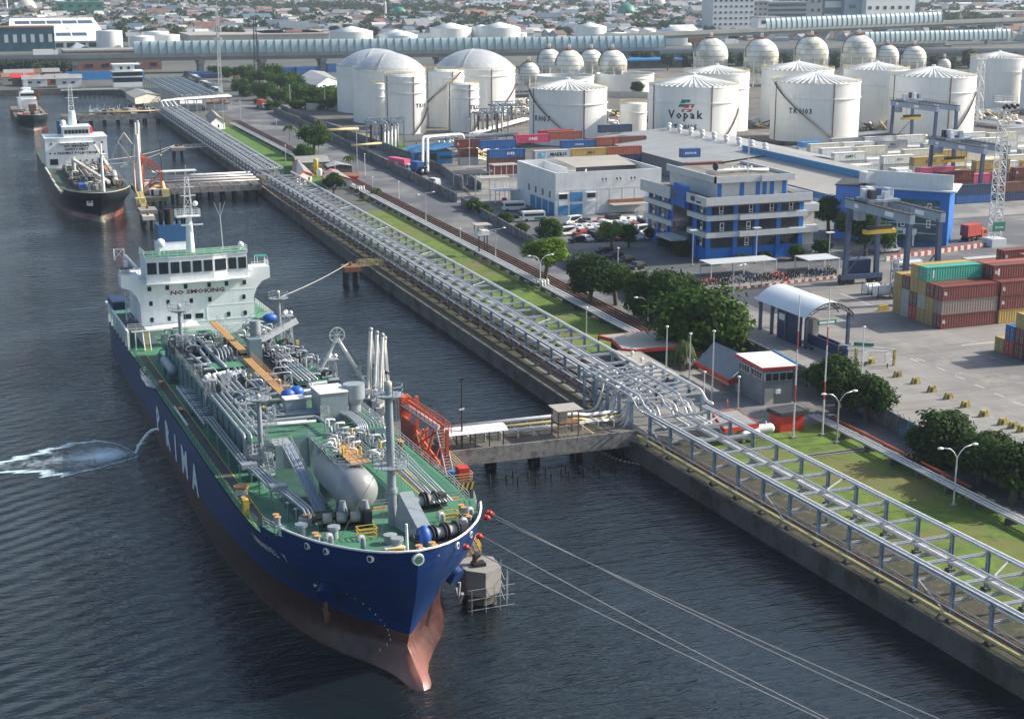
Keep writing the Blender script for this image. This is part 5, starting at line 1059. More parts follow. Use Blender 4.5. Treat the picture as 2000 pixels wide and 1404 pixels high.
rings=[0,.12,.25,.4,.55,.7,.8,.86,.91,.95,1,1.06]
dens=[1.0,.85,.72,.5,.38,.32,.30,.42,.62,.66,.30,0]
M_=6
E_=[]
for i in range(ne):
    a,c=edge[i],edge[(i+1)%ne]
    for k in range(M_): E_.append((a[0]+(c[0]-a[0])*k/M_,a[1]+(c[1]-a[1])*k/M_))
for j_,rr in enumerate(rings):
    for i,(ex,ey) in enumerate(E_):
        wob=1+.05*math.sin(i*.9)+.03*math.sin(i*2.3); f=rr*(wob if rr>.5 else 1)
        vs.append((cx_+(ex-cx_)*f,cy_+(ey-cy_)*f,.035)); far=min(1,max(0,(cx_-ex)/18)); dn.append(dens[j_]+(.28*far if .84<rr<1.0 else 0)-(.0 if ey>208 or ex>12 else 0))
ne2=len(E_)
for j_ in range(len(rings)-1):
    for i in range(ne2): fs.append((j_*ne2+i,j_*ne2+(i+1)%ne2,(j_+1)*ne2+(i+1)%ne2,(j_+1)*ne2+i))
b=MB('foam',True); b.raw(vs,fs); o_=b.build('foam',kind='stuff',label='patch of white foam spreading on the dark water beside the tanker',cat='foam')
a_=o_.data.attributes.new('dens','FLOAT','POINT'); a_.data.foreach_set('value',dn)
# ------------------------------------------------------------ storage tanks
def ring_pts(x,y,r,z,n=36,a0=0,a1=2*math.pi): return [(x+r*math.cos(a0+(a1-a0)*i/n),y+r*math.sin(a0+(a1-a0)*i/n),z) for i in range(n+1)]
def tank(l,r,yb,ye,label,roof='cone',ya=None,txt=None,stair=None,bands=(.74,),name='storage_tank',wall='tank_white',rings=True,grp='white storage tanks'):
    """l,r: photo columns of the shell edges; yb: lowest photo row of the base; ye: row of the front eave"""
    cx=(l+r)/2; fx,fy=G(cx,yb,2.5); D_=math.hypot(fx,fy); u=(fx/D_,fy/D_)
    dp=(Vector((fx,fy,2.5-CZ))).dot(_f); rad=(r-l)/2*dp/FPX; rad=rad*(1+rad/D_)
    x,y=fx+u[0]*rad,fy+u[1]*rad
    d=_f+_r*((cx-1000)/FPX)-_u*((ye-702)/FPX); tt=(fx*u[0]+fy*u[1])/(d.x*u[0]+d.y*u[1]); zt=CZ+d.z*tt
    H=zt-2.5; t=TH(name,label,'tank',x,y,2.5,grp); view=math.atan2(-u[1],-u[0]); nn=48 if rad>6 else 28
    b=MB(wall,True); b.lathe([(rad,2.5),(rad,zt)],(x,y,0),nn)
    for k in bands: b.lathe([(rad+.02,zt-H*(1-k)-.1),(rad+.35,zt-H*(1-k)-.1),(rad+.35,zt-H*(1-k)+.15),(rad+.02,zt-H*(1-k)+.15)],(x,y,0),nn,'tank_roof',False)
    [b.lathe([(rad+.005,2.5+H*q/8),(rad+.035,2.5+H*q/8+.03),(rad+.005,2.5+H*q/8+.07)],(x,y,0),nn,'tank_roof',False) for q in range(1,8)] if rad>5 else None
    b.lathe([(rad+.6,2.45),(rad+.6,2.75),(rad,2.75)],(x,y,0),nn,'concrete',False); put(b,'shell',t)
    b=MB('tank_roof',False); rh=rad*.2
    if roof=='cone':
        b.lathe([(rad+.15,zt-.15),(rad+.15,zt+.1),(0.3,zt+rh)],(x,y,0),nn)
        for k in range(44):
            a=2*math.pi*k/44; b.bar((x+rad*math.cos(a),y+rad*math.sin(a),zt+.25),(x+.6*math.cos(a),y+.6*math.sin(a),zt+rh+.15),.3,.35)
        b.cyl((x,y,zt+rh-.1),(x,y,zt+rh+.8),.8,n=10)
    elif roof=='dome':
        R_=rad*1.35; h0=math.sqrt(R_*R_-rad*rad); pr=[]
        for k in range(9): rr=rad*(1-k/8.0); pr.append((rr if k<8 else .01,zt+.3+math.sqrt(R_*R_-rr*rr)-h0))
        b.m='geo_roof'; vs=[];fs=[]; nn2=30
        for j_,(rr,zz) in enumerate(pr):
            for i in range(nn2):
                a=2*math.pi*(i+.5*(j_%2))/nn2; vs.append((x+rr*math.cos(a),y+rr*math.sin(a),zz))
        for j_ in range(8):
            for i in range(nn2):
                a0,a1=j_*nn2+i,j_*nn2+(i+1)%nn2; c0,c1=(j_+1)*nn2+i,(j_+1)*nn2+(i+1)%nn2
                fs+= [(a0,a1,c0),(a1,c1,c0)] if j_%2==0 else [(a0,a1,c1),(a0,c1,c0)]
        b.raw(vs,fs,'geo_roof',False); b.lathe([(rad+.2,zt-.4),(rad+.2,zt+.3),(rad,zt+.4)],(x,y,0),nn,'tank_roof',False)
        for k in range(7): q0=pr[k];q1=pr[k+1]; a=view-.3; b.bar((x+q0[0]*math.cos(a),y+q0[0]*math.sin(a),q0[1]+.3),(x+q1[0]*math.cos(a),y+q1[0]*math.sin(a),q1[1]+.3),.5,.12)
    elif roof=='flat': b.lathe([(rad+.1,zt-.1),(rad+.1,zt+.15),(.1,zt+rad*.09)],(x,y,0),nn)
    elif roof=='low': b.lathe([(rad+.1,zt-.1),(rad+.1,zt+.15),(.1,zt+rad*.26)],(x,y,0),nn)
    elif roof=='open': b.m='dark'; b.lathe([(rad-.25,zt-3.2),(.1,zt-3)],(x,y,0),nn); b.lathe([(rad-.25,zt-3.3),(rad-.25,zt),(rad+.5,zt),(rad+.5,zt-.25),(rad,zt-.25)],(x,y,0),nn,'tank_roof',False)
    put(b,'roof',t)
    if rings:
        b=MB('pipe_yellow'); P=ring_pts(x,y,rad+.1,zt+.2,24)
        for j_ in (0,1): b.tube([(p[0],p[1],p[2]+.55+.5*j_) for p in P],.06,4)
        for p in P: b.bar(p,(p[0],p[1],p[2]+1.1),.09)
        put(b,'roof_railing',t)
    if stair:
        a0,a1,z0,z1=stair; b=MB('rust' if name!='sphere_tank' else 'galv'); n_=26; P=[]
        for i in range(n_+1):
            a=view+a0+(a1-a0)*i/n_; z=2.5+H*(z0+(z1-z0)*i/n_); P.append((x+(rad+.5)*math.cos(a),y+(rad+.5)*math.sin(a),z))
        for p,q in zip(P[:-1],P[1:]): b.bar(p,q,.7,.16); b.bar((p[0],p[1],p[2]+1),(q[0],q[1],q[2]+1),.09,m='galv'); b.bar(p,(p[0],p[1],p[2]+1),.07,m='galv')
        put(b,'spiral_stair',t)
        b=MB('rust'); a=view+.42; p=(x+(rad+.12)*math.cos(a),y+(rad+.12)*math.sin(a)); b.bar((*p,2.5),(*p,zt+.4),.3); a=view-1.05; p=(x+(rad+.12)*math.cos(a),y+(rad+.12)*math.sin(a)); b.bar((*p,2.5),(*p,zt+.4),.25); put(b,'downpipe',t)
    if txt:
        b=MB('lettering_black')
        for s_,az,zz,size,m_ in txt:
            wd=[(text_mesh(c)[2][1]-text_mesh(c)[2][0]+.13)*size*.95 for c in s_]; tot=sum(wd)
            for i,ch in enumerate(s_):
                a=view+az+(sum(wd[:i])+wd[i]/2-tot/2)/rad; nrm=Vector((math.cos(a),math.sin(a),0)); tx=Vector((-math.sin(a),math.cos(a),0))
                if ch!=' ': b.text(ch,Vector((x,y,2.5+H*zz))+nrm*(rad+.05),tx,(0,0,1),size,m_,sx=.95,push=.02)
        put(b,'lettering',t)
    return t,x,y,rad,zt,view
V='lettering_black'
tk,x,y,rad,zt,view=tank(1265,1437,292,172,'tank with the Vopak name and green and red emblem, TK0105','cone',txt=[('Vopak',-.18,.50,4.1,V),('TK0105',-.16,.32,2.5,V)],stair=(1.35,.55,.62,.0))
b=MB('logo_green'); H=zt-2.5
def onT(dx,z): a=view-.16+dx/rad; return (x+(rad+.08)*math.cos(a),y+(rad+.08)*math.sin(a),2.5+H*.63+z)
for m_,P in (('logo_green',[(-2.9,1.2),(-1.1,1.2),(-.6,2.1),(1.6,2.1),(2.1,3.0),(2.6,4.0),(-1.9,4.0)]),('logo_red',[(.1,1.3),(.6,2.2),(2.9,2.2),(3.3,2.9),(4.4,2.9),(3.2,.0),(-1.6,.0),(-1.1,1.0),(2.2,1.0),(2.5,1.6),(.1,1.6)])):
    if m_=='logo_green': pieces=[[(-2.9,1.2),(-1.0,1.2),(0.4,3.9),(-1.5,3.9)],[(-.1,2.9),(1.4,2.9),(1.9,3.9),(.4,3.9)],[(-1.0,1.2),(-.5,1.2),(.2,2.4),(-.4,2.4)]]
    else: pieces=[[(-1.7,-.5),(2.1,-.5),(2.6,.5),(-1.2,.5)],[(-.6,.9),(1.0,.9),(1.7,2.3),(-.0,2.3)],[(1.9,1.0),(2.8,1.0),(3.6,2.5),(1.8,2.5),(1.7,1.9),(2.3,1.9)]]
    for q in pieces: b.raw([onT(p[0]*.95,p[1]) for p in q],[tuple(range(len(q)))],m_,False)
put(b,'emblem',tk)
tank(1503,1673,281,165,'foremost tank marked TK0103 with a long diagonal stair','cone',txt=[('TK0103',-.33,.50,2.7,V)],stair=(-1.1,.55,1.0,.0))
tank(1033,1184,287,178,'tank marked K0107 behind the stacked containers','cone',txt=[('K0107',-.72,.44,2.8,V)],stair=(-1.3,.3,1.0,.05))
tank(1333,1459,260,146,'ribbed roof tank directly behind the Vopak tank','cone')
tank(1484,1622,250,140,'ribbed roof tank half hidden behind the tank marked TK0103','cone')
tank(1643,1768,250,139,'ribbed roof tank behind the two biggest right hand tanks, by the spheres','cone')
tank(1733,1896,268,153,'wide ribbed tank right of the tank marked TK0103, behind the blue cranes','cone',stair=(1.3,.6,.75,.1))
tank(1890,1998,215,116,'ribbed tank with a tall lattice mast in front, near the right edge','cone')
tank(1992,2090,224,142,'tank cut off by the right edge of the photo','cone')
tank(1210,1262,269,205,'small tank standing between the Vopak tank and the tank marked K0107','flat')
tank(1166,1276,187,147,'low tank with an open dark top, right of the spheres','open',rings=False,bands=(.8,))
tank(1050,1159,192,151,'low open topped tank hidden behind the tank marked K0107','open',rings=False,bands=(.8,))
tank(660,812,224,136,'left rear tank under a big faceted dome','dome',bands=(.86,))
tank(691,832,244,141,'left front tank under a big faceted dome','dome',bands=(.86,))
tank(728,756,251,165,'slim tank squeezed between the domed tank and the foremost cylinder','flat',bands=(.88,.7))
tank(753,832,264,152,'tall plain cylinder foremost in the left cluster','flat',txt=[('TK0301',1.02,.47,2.2,V)],stair=(1.45,.35,.45,.0),bands=(.9,.72))
tank(832,907,251,142,'cream cylinder with a dark diagonal stair in the left cluster','flat',stair=(-1.0,.9,.45,1.0),bands=(.9,.72))
tank(850,1006,228,138,'right hand domed tank of the left cluster','dome',stair=(1.5,.7,.75,.2),bands=(.86,))
tank(875,936,260,167,'narrow cylinder at the foot of the right hand domed tank','flat',txt=[('TK0302',1.05,.5,2.1,V)],stair=(1.4,.6,.4,.0),bands=(.9,.72))
def sphere(cx,cy,rp,label):
    gy=cy+rp*1.75; fx,fy=G(cx,gy,2.5); dp=Vector((fx,fy,2.5-CZ)).dot(_f); rad=rp*dp/FPX; D_=math.hypot(fx,fy)
    d=_f+_r*((cx-1000)/FPX)-_u*((cy-702)/FPX); tt=fy/d.y; z=CZ+d.z*tt
    t=TH('sphere_tank',label,'sphere tank',fx,fy,2.5,'white gas spheres')
    b=MB('tank_dirty',True); b.sph((fx,fy,z),rad,None,28,18)
    for k in range(-2,3): rr=math.sqrt(rad*rad-(k*rad*.3)**2); b.lathe([(rr+.02,z+k*rad*.3-.08),(rr+.12,z+k*rad*.3),(rr+.02,z+k*rad*.3+.08)],(fx,fy,0),28,'rust',False)
    put(b,'ball',t)
    for k in range(10):
        a=2*math.pi*k/10; b=MB('tank_white'); c=(fx+rad*.95*math.cos(a),fy+rad*.95*math.sin(a)); b.cyl((*c,2.5),(*c,z),.35 if rad>5 else .25,n=7); c2=(fx+rad*.95*math.cos(a+.628),fy+rad*.95*math.sin(a+.628)); b.bar((*c,3),(*c2,z-1),.15); b.bar((*c2,3),(*c,z-1),.15); put(b,'leg',t)
    b=MB('rust'); P=ring_pts(fx,fy,rad*.28,z+rad*.98,10); b.cyl((fx,fy,z+rad*.9),(fx,fy,z+rad*1.05),rad*.25,n=10)
    for p in P: b.bar(p,(p[0],p[1],p[2]+1.2),.12)
    for j_ in (.6,1.2): b.tube([(p[0],p[1],p[2]+j_) for p in P],.08,4)
    for k in (-.5,.2,.7): b.cyl((fx+k,fy,z+rad),(fx+k,fy,z+rad*1.05+2.4),.22,n=6,m='tank_white')
    put(b,'top_platform',t)
    b=MB('rust'); P=[]
    for i in range(20):
        ph=math.pi*(.06+.45*i/19); a=math.atan2(-fy,-fx)-1.5+.5*i/19; P.append((fx+(rad+.3)*math.sin(ph)*math.cos(a),fy+(rad+.3)*math.sin(ph)*math.sin(a),z+(rad+.3)*math.cos(ph)))
    b.tube(P,.22,5); put(b,'stair',t)
for a in [(1033,143,21,'smallest sphere of the left group, by the far viaduct pillar'),(1072,121,25,'leftmost full sphere behind the open topped tank'),(1111,127,29,'second sphere, front of the left sphere group'),(1154,121,24,'third sphere, rear of the left sphere group'),(1195,127,29,'fourth sphere, rightmost of the left group'),
    (1386,109,34,'stained sphere directly behind the Vopak tank'),(1484,110,34,'stained sphere above the gap left of the tank marked TK0103'),(1581,106,34,'big sphere with yellow green stains behind the tank marked TK0103'),(1673,103,34,'cleanest big sphere, beside the blue roof'),
    (1731,110,22,'medium sphere right of the row of big spheres'),(1782,114,24,'last medium sphere of the right group'),(1842,128,13,'tiny sphere farthest right behind the wide tank')]: sphere(*a)
# small tanks beyond the viaduct
FT=[(117,165,60,92,'low'),(190,240,62,99,'flat'),(253,302,73,100,'flat'),(278,330,64,92,'flat'),(300,352,70,96,'flat'),(540,557,62,76,'flat'),(558,577,66,76,'flat'),(563,582,56,72,'flat'),(590,610,59,72,'flat'),(645,729,64,96,'low'),(740,808,68,92,'low'),(752,816,71,96,'low'),(840,921,57,90,'low'),(918,962,55,88,'low'),(934,1016,56,90,'low'),(1000,1029,66,88,'flat'),(1120,1184,54,86,'low'),(1180,1223,66,88,'flat'),(1218,1252,61,86,'low'),(1244,1280,60,86,'low'),(1282,1360,62,90,'low')]
for i,(l_,r_,e_,b_,k) in enumerate(FT):
    tank(l_,r_,b_,e_,'low white tank beyond the viaduct, %s from the left'%(['first']+NTH[1:]+['twenty first'])[i],k,bands=(),rings=False,grp='white tanks beyond the viaduct')
# pipework in the tank farm
def piperun(label,pts,n,r,m_,sup=True,dz=0):
    P=[G(px,py,z)+(z,) for px,py,z in pts]; t=TH('pipe_run',label,'pipeline',P[0][0],P[0][1],2.5)
    d=Vector(P[1])-Vector(P[0]); sd_=Vector((-d.y,d.x,0)).normalized()
    for k in range(n): pipe_obj([tuple(Vector(p)+sd_*(k*r*3.2)-Vector((P[0][0],P[0][1],2.5))) for p in P],r,m_,t,bend=r*3)
    if sup:
        for a,c in zip(P[:-1],P[1:]):
            L=(Vector(c)-Vector(a)).length; q=int(L/8)
            for i in range(q): p=Vector(a).lerp(Vector(c),(i+.5)/max(1,q)); 
            if q:
                b=MB('rust')
                for i in range(q): p=Vector(a).lerp(Vector(c),(i+.5)/q); b.bar((p.x,p.y,2.5),(p.x,p.y,p.z-r),.3); b.bar(tuple(p),tuple(p+sd_*n*r*3.2),.2)
                put(b,'support',t)
piperun('white pipes looping in front of the left tank cluster',[(835,335,4),(835,268,11),(905,262,11),(905,300,4)],2,.5,'pipe_white')
piperun('long white pipe running right from the left cluster',[(790,274,5),(1010,262,5)],1,.9,'pipe_white')
piperun('rust red and white risers beside the foremost cylinder',[(750,286,3),(750,240,11),(772,242,11),(772,292,3)],4,.4,'pipe_white')
piperun('yellow pipe trench along the fence of the tank farm',[(560,222,3.5),(720,268,3.5)],3,.35,'pipe_yellow')
piperun('yellow header before the left rear domed tank',[(625,256,6),(700,252,6)],2,.5,'pipe_yellow')
piperun('yellow header at the fence corner',[(690,285,7),(745,280,7)],2,.35,'pipe_yellow')
piperun('dark pipe bundle under the left tank cluster',[(590,232,3.2),(700,262,3.2),(735,280,3.2)],5,.3,'steel')
piperun('low white pipes between the cylinders and the tank marked K0107',[(930,262,4),(1035,232,4)],3,.45,'pipe_white')
piperun('silver pipes between the K0107 tank and the Vopak tank',[(1182,262,4),(1270,255,4)],4,.4,'galv')
piperun('pale pipes right of the tank marked TK0103',[(1672,265,4),(1740,258,4)],4,.45,'pipe_white')
piperun('yellow line across the front of the wide right tank',[(1668,277,5),(1810,265,5)],1,.5,'pipe_yellow')
piperun('white pipes between the wide tank and the mast tank',[(1896,222,4),(2000,214,4)],5,.6,'pipe_white')
piperun('galvanised pipe bundle in front of the mast tank',[(1896,238,4),(2010,252,4)],5,.5,'galv')
piperun('tangled white valves beside the container stacks',[(900,300,4),(960,292,4)],4,.5,'pipe_white')
for i,(px,py) in enumerate([(1010,205),(1020,225),(1200,225),(1205,245),(955,290),(935,300),(1690,255),(1720,250),(1930,240),(1960,235),(1245,240),(910,285),(925,310),(1470,250),(1910,228),(1985,250)]):
    x,y=G(px,py); t=TH('valve_station','small jumble of pipes and valves on the tank farm ground','valve station',x,y,2.5,'valve stations in the tank farm')
    for k in range(9):
        b=MB(('pipe_white','galv','rust','pipe_yellow')[k%4]); a,c=rnd.uniform(-6,6),rnd.uniform(-6,6); b.tube([(a,c,0),(a,c,1.5+rnd.random()*2),(a+rnd.uniform(-6,6),c+rnd.uniform(-2,2),1.5+rnd.random()*2),(a+3,c,0)],.28+.2*rnd.random(),6,bend=1); b.build('pipe',t)
# pipe gantry frames
for i,(px,py,h) in enumerate([(748,290,10),(955,262,9),(985,235,7)]):
    x,y=G(px,py); t=TH('pipe_gantry','dark steel pipe gantry frame '+('beside the foremost cylinder','right of the narrow cylinder','near the open topped tanks')[i],'gantry',x,y,2.5)
    b=MB('steel_blue'); b.lattice((-6,0,h),(8,0,h),2,2,.3); [b.bar((q,0,0),(q,0,h),.45) for q in (-6,-1,3,8)]; b.build('frame',t)
    for q in (-4,-2,0,2,4,6): pipe_obj([(q,1.5,0),(q,1.5,h-1),(q,9,h-1)],.4,PW if q%4 else 'pipe_red',t,bend=1)
x,y=G(1908,245); t=TH('lattice_mast','tall thin lattice mast in front of the rightmost ribbed tank','mast',x,y,2.5); b=MB('pipe_white'); b.lattice((0,0,0),(0,0,27),3.2,2.0,.22); b.box(-2,2,-2,2,27,27.3); b.rail([(-2,-2,27.3),(2,-2,27.3),(2,2,27.3),(-2,2,27.3),(-2,-2,27.3)],1.5,None,2,.12); b.build('tower',t)
# bund walls
def bund(label,pts,h,m_,w=.4,name='bund_wall'):
    P=[G(*p,2.5) for p in pts]; t=TH(name,label,'wall',P[0][0],P[0][1],2.5); b=MB(m_)
    for a,c in zip(P[:-1],P[1:]):
        b.bar((a[0],a[1],2.5+h/2),(c[0],c[1],2.5+h/2),w,h); L=math.dist(a,c); q=int(L/6)
        for i in range(q+1): k=i/max(1,q); b.cb(a[0]+(c[0]-a[0])*k,a[1]+(c[1]-a[1])*k,2.5+h/2+.05,w*1.9,w*1.9,h)
    put(b,'wall',t); return t
bund('ribbed bund wall beyond the far end of the truck road fence',[(600,215),(662,215)],3,'wall_cream')
bund('ribbed bund wall between the spheres and the tank marked K0107',[(1000,205),(1035,203)],3,'wall_cream')
bund('pale ribbed bund wall under the open topped tanks',[(1185,190),(1265,192)],3,'wall_cream')
bund('dark bund wall in front of the tank marked TK0103',[(1480,283),(1700,290)],1.6,'quay_concrete')
bund('long grey bund wall across the front of the tank farm',[(930,300),(1035,282)],1.8,'fence_grey')
# ------------------------------------------------------------ buildings
def qbox(b,P,z0,z1,m,mt=None): b.prism([tuple(p[:2]) for p in P],z0,z1,m,mt)
def grow(P,d):
    cx=sum(p[0] for p in P)/len(P); cy=sum(p[1] for p in P)/len(P); return [(p[0]+(d if p[0]>cx else -d),p[1]+(d if p[1]>cy else -d)) for p in P]
def canopy_bld(label,pix,z,wall,roof='roof_tan',fas='red',inset=.8,name='office_building',z0=2.5,posts=False,vents=0):
    P=[G(*q,z) for q in pix]; t=TH(name,label,'building',P[0][0],P[0][1]); b=MB(roof); qbox(b,P,z-.12,z,fas,roof); put(b,'roof',t)
    b=MB(fas); n=len(P)
    for i in range(n): a,c=P[i],P[(i+1)%n]; b.bar((*a,z-.25),(*c,z-.25),.12,.6)
    put(b,'fascia',t); b=MB(wall)
    if posts:
        for p in P: b.bar((p[0],p[1],2.5),(p[0],p[1],z-.2),.2)
        I=grow(P,-inset*2.2); qbox(b,I,z0,z-1.2,'dark')
    else: qbox(b,grow(P,-inset),z0,z-.1,wall)
    put(b,'wall',t)
    for k in range(vents):
        a,c=P[0],P[-1] if len(P)==4 else P[3]; f=(k+.9)/(vents+1); x=(P[0][0]+P[1][0])/2*(1-f)+(P[2][0]+P[3][0])/2*f; y=(P[0][1]+P[1][1])/2*(1-f)+(P[2][1]+P[3][1])/2*f
        b=MB('pipe_white'); b.cyl((x,y,z),(x,y,z+.35),.18,n=8); b.sph((x,y,z+.55),.34,n=10,k=6); put(b,'roof_vent',t)
    return t
canopy_bld('low flat roofed shelter with red trim beside the big trees',[(1169,655),(1195,662),(1215,681),(1240,683),(1332,675),(1277,645)],5.5,'dark',posts=True)
canopy_bld('long beige roofed office with three roof ventilators beside the pipe rack',[(1196,686),(1240,681),(1326,730),(1264,743)],5.2,'navy',fas='roof_tan',inset=.4,vents=3)
canopy_bld('small shed with ribbed tan roof and red trim right under the pipe rack',[(1392,807),(1440,800),(1482,827),(1415,838)],5.0,'wall_cream',roof='roof_fibre')
t=canopy_bld('small bright red pump house with dark roof near the striped pole',[(1499,797),(1551,789),(1577,801),(1524,808)],5.4,'red',roof='dark',fas='dark',inset=.25,name='pump_house')
# two storey control building
t=TH('control_building','grey two storey control building with red edged white roof','building',112.2,194)
b=MB('wall_grey'); P=[(112.2,194.4),(116.9,193.8),(117.6,201.6),(112.6,202.2)]; qbox(b,P,2.5,8.0,'wall_grey'); put(b,'wall',t)
b=MB('red'); Q=[(111.5,193.6),(117.5,193.0),(118.3,202.4),(112,203)]; qbox(b,Q,8.0,8.45,'red'); qbox(b,grow(Q,-.12),8.45,8.5,'white','white'); b.bar((117.6,193,8.5),(118.4,202.4,8.5),.3,.35,'roof_blue'); put(b,'roof',t)
for k in range(9):
    if k==4: continue
    y=195+k*.78; b=MB('white'); b.box(112.14,112.4,y-.34,y+.34,6.3,7.5,'white'); b.box(112.08,112.16,y-.26,y+.26,6.4,7.4,'glass'); put(b,'window',t)
for k,x in enumerate((112.9,114.0,115.2,116.3)): b=MB('white'); b.box(x-.5,x+.5,194.0,194.3,6.2,7.5,'white'); b.box(x-.42,x+.42,193.8,194.05,6.3,7.4,'glass'); b.v=[(a,c-(a-112.2)*.13+.15,d) for a,c,d in b.v]; put(b,'window',t)
b=MB('wall_cream'); b.box(112.5,113.9,194.0,194.3,2.5,5.0); put(b,'door',t); b=MB('white'); b.box(114.1,114.9,193.6,194.2,4.2,4.8); put(b,'air_conditioner',t)
b=MB('wall_grey'); b.raw([(110.6,202.2,4.4),(110.9,214,4.4),(115,215.5,7.2),(114.8,202.2,7.6)],[(0,1,2,3)],None,False); b.raw([(110.8,202.3,2.5),(114.8,202.2,2.5),(114.8,202.2,7.5),(110.7,202.2,4.4)],[(0,1,2,3)],None,False); b.box(112.6,115,202.5,213.5,2.5,4.3,'wall_cream'); put(b,'side_wing',t)
b=MB('red'); b.bar((110.6,202.1,4.3),(110.9,214.1,4.3),.25,.6); b.bar((110.6,202.1,4.3),(112.2,202.1,4.3),.25,.6); put(b,'fascia',t)
b=MB('galv'); b.cyl((114.6,217.5,2.5),(114.6,217.5,4.6),.7,n=12); b.cyl((114.6,217.5,4.6),(114.6,217.5,4.9),.7,.3,12); o_=put(b,'water_tank',t)
def gable(label,name,pix,z,rh,wall,roof,trim=None,cat='building',win=0):
    """pix: roof eave corners; ridge runs midway between sides 0-1 and 3-2"""
    P=[G(*q,z) for q in pix]; t=TH(name,label,cat,P[0][0],P[0][1]); m0=((P[0][0]+P[3][0])/2,(P[0][1]+P[3][1])/2,z+rh); m1=((P[1][0]+P[2][0])/2,(P[1][1]+P[2][1])/2,z+rh)
    b=MB(roof); q=[(*p,z) for p in P]; b.raw([q[0],q[1],m1,m0,q[3],q[2]],[(0,1,2,3),(3,2,5,4)],None,False); b.raw([(x,y,zz-.15) for x,y,zz in [q[0],q[1],m1,m0,q[3],q[2]]],[(3,2,1,0),(4,5,2,3)],None,False)
    if trim: b.bar(q[0],m0,.2,.35,trim); b.bar(m0,q[3],.2,.35,trim); b.bar(q[1],m1,.2,.35,trim); b.bar(m1,q[2],.2,.35,trim); b.bar(q[0],q[1],.2,.3,trim)
    put(b,'roof',t); I=grow(P,-.35); b=MB(wall); qbox(b,I,2.5,z-.05,wall)
    for a,c,m in ((I[0],I[3],m0),(I[1],I[2],m1)): k=.94; mm=(m[0]*k+(a[0]+c[0])/2*(1-k),m[1]*k+(a[1]+c[1])/2*(1-k)); mm=((a[0]+c[0])/2,(a[1]+c[1])/2,z+rh*.9); b.raw([(*a,z-.05),(*c,z-.05),mm],[(0,1,2)],None,False)
    put(b,'wall',t)
    for k in range(win):
        a,c=I[0],I[3]; f=(k+.5)/win; x=a[0]+(c[0]-a[0])*f; y=a[1]+(c[1]-a[1])*f; MBw=MB('glass'); MBw.cb(x,y,3.9,.9,.12,1.1) if abs(c[0]-a[0])>abs(c[1]-a[1]) else MBw.cb(x,y,3.9,.12,.9,1.1); put(MBw,'window',t)
    return t
gable('weathered grey shed with a pale fibre roof above the two small houses','storage_shed',[(579,319),(645,316),(634,303),(571,306)],5.6,.9,'wall_grey','roof_fibre')
gable('small white house with grey roof and red gable trim beside the yellow tank','small_house',[(578,347),(572,321),(590,319),(612,341)],5.0,1.4,'wall_cream','roof_fibre','red',win=2)
gable('small white house with grey roof and red eaves behind a dark bush','small_house',[(636,352),(630,344),(660,333),(690,352)],5.2,1.3,'wall_cream','roof_fibre','red',win=2)
gable('open canopy with a curved grey roof by the low pipes','open_canopy',[(640,327),(634,321),(668,316),(690,324)],5.0,.7,'dark','roof_metal')
canopy_bld('low red shed at the end of the small house group',[(668,337),(700,337),(700,345),(672,343)],4.4,'red',roof='rust',fas='red',inset=.2,name='store_shed')
x,y=G(617,337); t=TH('yellow_silo','yellow vertical tank among the small white houses','tank',x,y); b=MB('yellow'); b.cyl((x,y,2.5),(x,y,6.6),.8,n=14); b.sph((x,y,6.6),.8,None,14,6,sz=.5); b.rail([(x-1.6,y-1.4,4.2),(x+1.8,y-1.4,4.2)],1,None,1,.08); put(b,'tank_shell',t)
x,y=G(624,345); t=TH('water_tank','white rounded tank below the yellow tank','tank',x,y); b=MB('pipe_white'); b.cyl((x,y,2.5),(x,y,4.6),.9,n=14); b.sph((x,y,4.6),.9,None,14,6,sz=.6); put(b,'tank_shell',t)
for px,py,lab in ((1490,852,'upper'),(1462,862,'lower')):
    x,y=G(px,py); t=TH('pressure_vessel','%s small white pressure vessel beside the ribbed shed'%lab,'tank',x,y); b=MB('pipe_white'); b.cyl((x-1,y,3.6),(x+1,y,3.6),.75,n=12); b.sph((x-1,y,3.6),.75); b.sph((x+1,y,3.6),.75); b.cyl((x+.4,y,4.2),(x+.4,y,4.7),.12,n=6); b.bar((x-.8,y,2.5),(x-.8,y,3.6),.4); b.bar((x+.8,y,2.5),(x+.8,y,3.6),.4); put(b,'shell',t)
# buildings near the harbour head
gable('small white gabled house with rust red verge by the far rack','small_house',[(411,240),(402,228),(424,222),(441,238)],5.5,2.2,'ship_white','roof_fibre','brick',win=1)
canopy_bld('small glazed office with dark red flat roof at the far rack',[(402,201),(448,201),(445,194),(400,195)],6.0,'wall_white',roof='brick',fas='brick',inset=.6)
canopy_bld('white roofed open shelter left of the dark red roofed office',[(352,203),(396,203),(396,196),(352,197)],5.6,'wall_cream',roof='white',fas='white',inset=.5)
gable('wide low pale gabled shed at the corner of the basin','storage_shed',[(262,192),(244,181),(290,177),(315,187)],5.5,1.6,'wall_cream','roof_fibre')
x,y=G(222,171); t=TH('harbour_control_tower','white three level harbour office with dark ribbon windows','building',x,y); b=MB('ship_white'); b.box(x,x+16,y,y+10,2.5,5); b.box(x,x+16,y,y+10,7.6,8.4); b.box(x-.5,x+16.5,y-.5,y+10,10.6,11.2); b.box(x+1,x+12,y+1,y+9,11.2,14.2); b.box(x,x+15,y,y+9,14.2,14.9); put(b,'wall',t)
b=MB('glass'); b.box(x+.2,x+15.8,y+.2,y+9.8,5,7.6); b.box(x+.2,x+15.8,y+.2,y+9.8,8.4,10.6); b.box(x+4,x+5.4,y+.8,y+1.2,12,13.4); b.box(x+8,x+9.4,y+.8,y+1.2,12,13.4); put(b,'window_band',t)
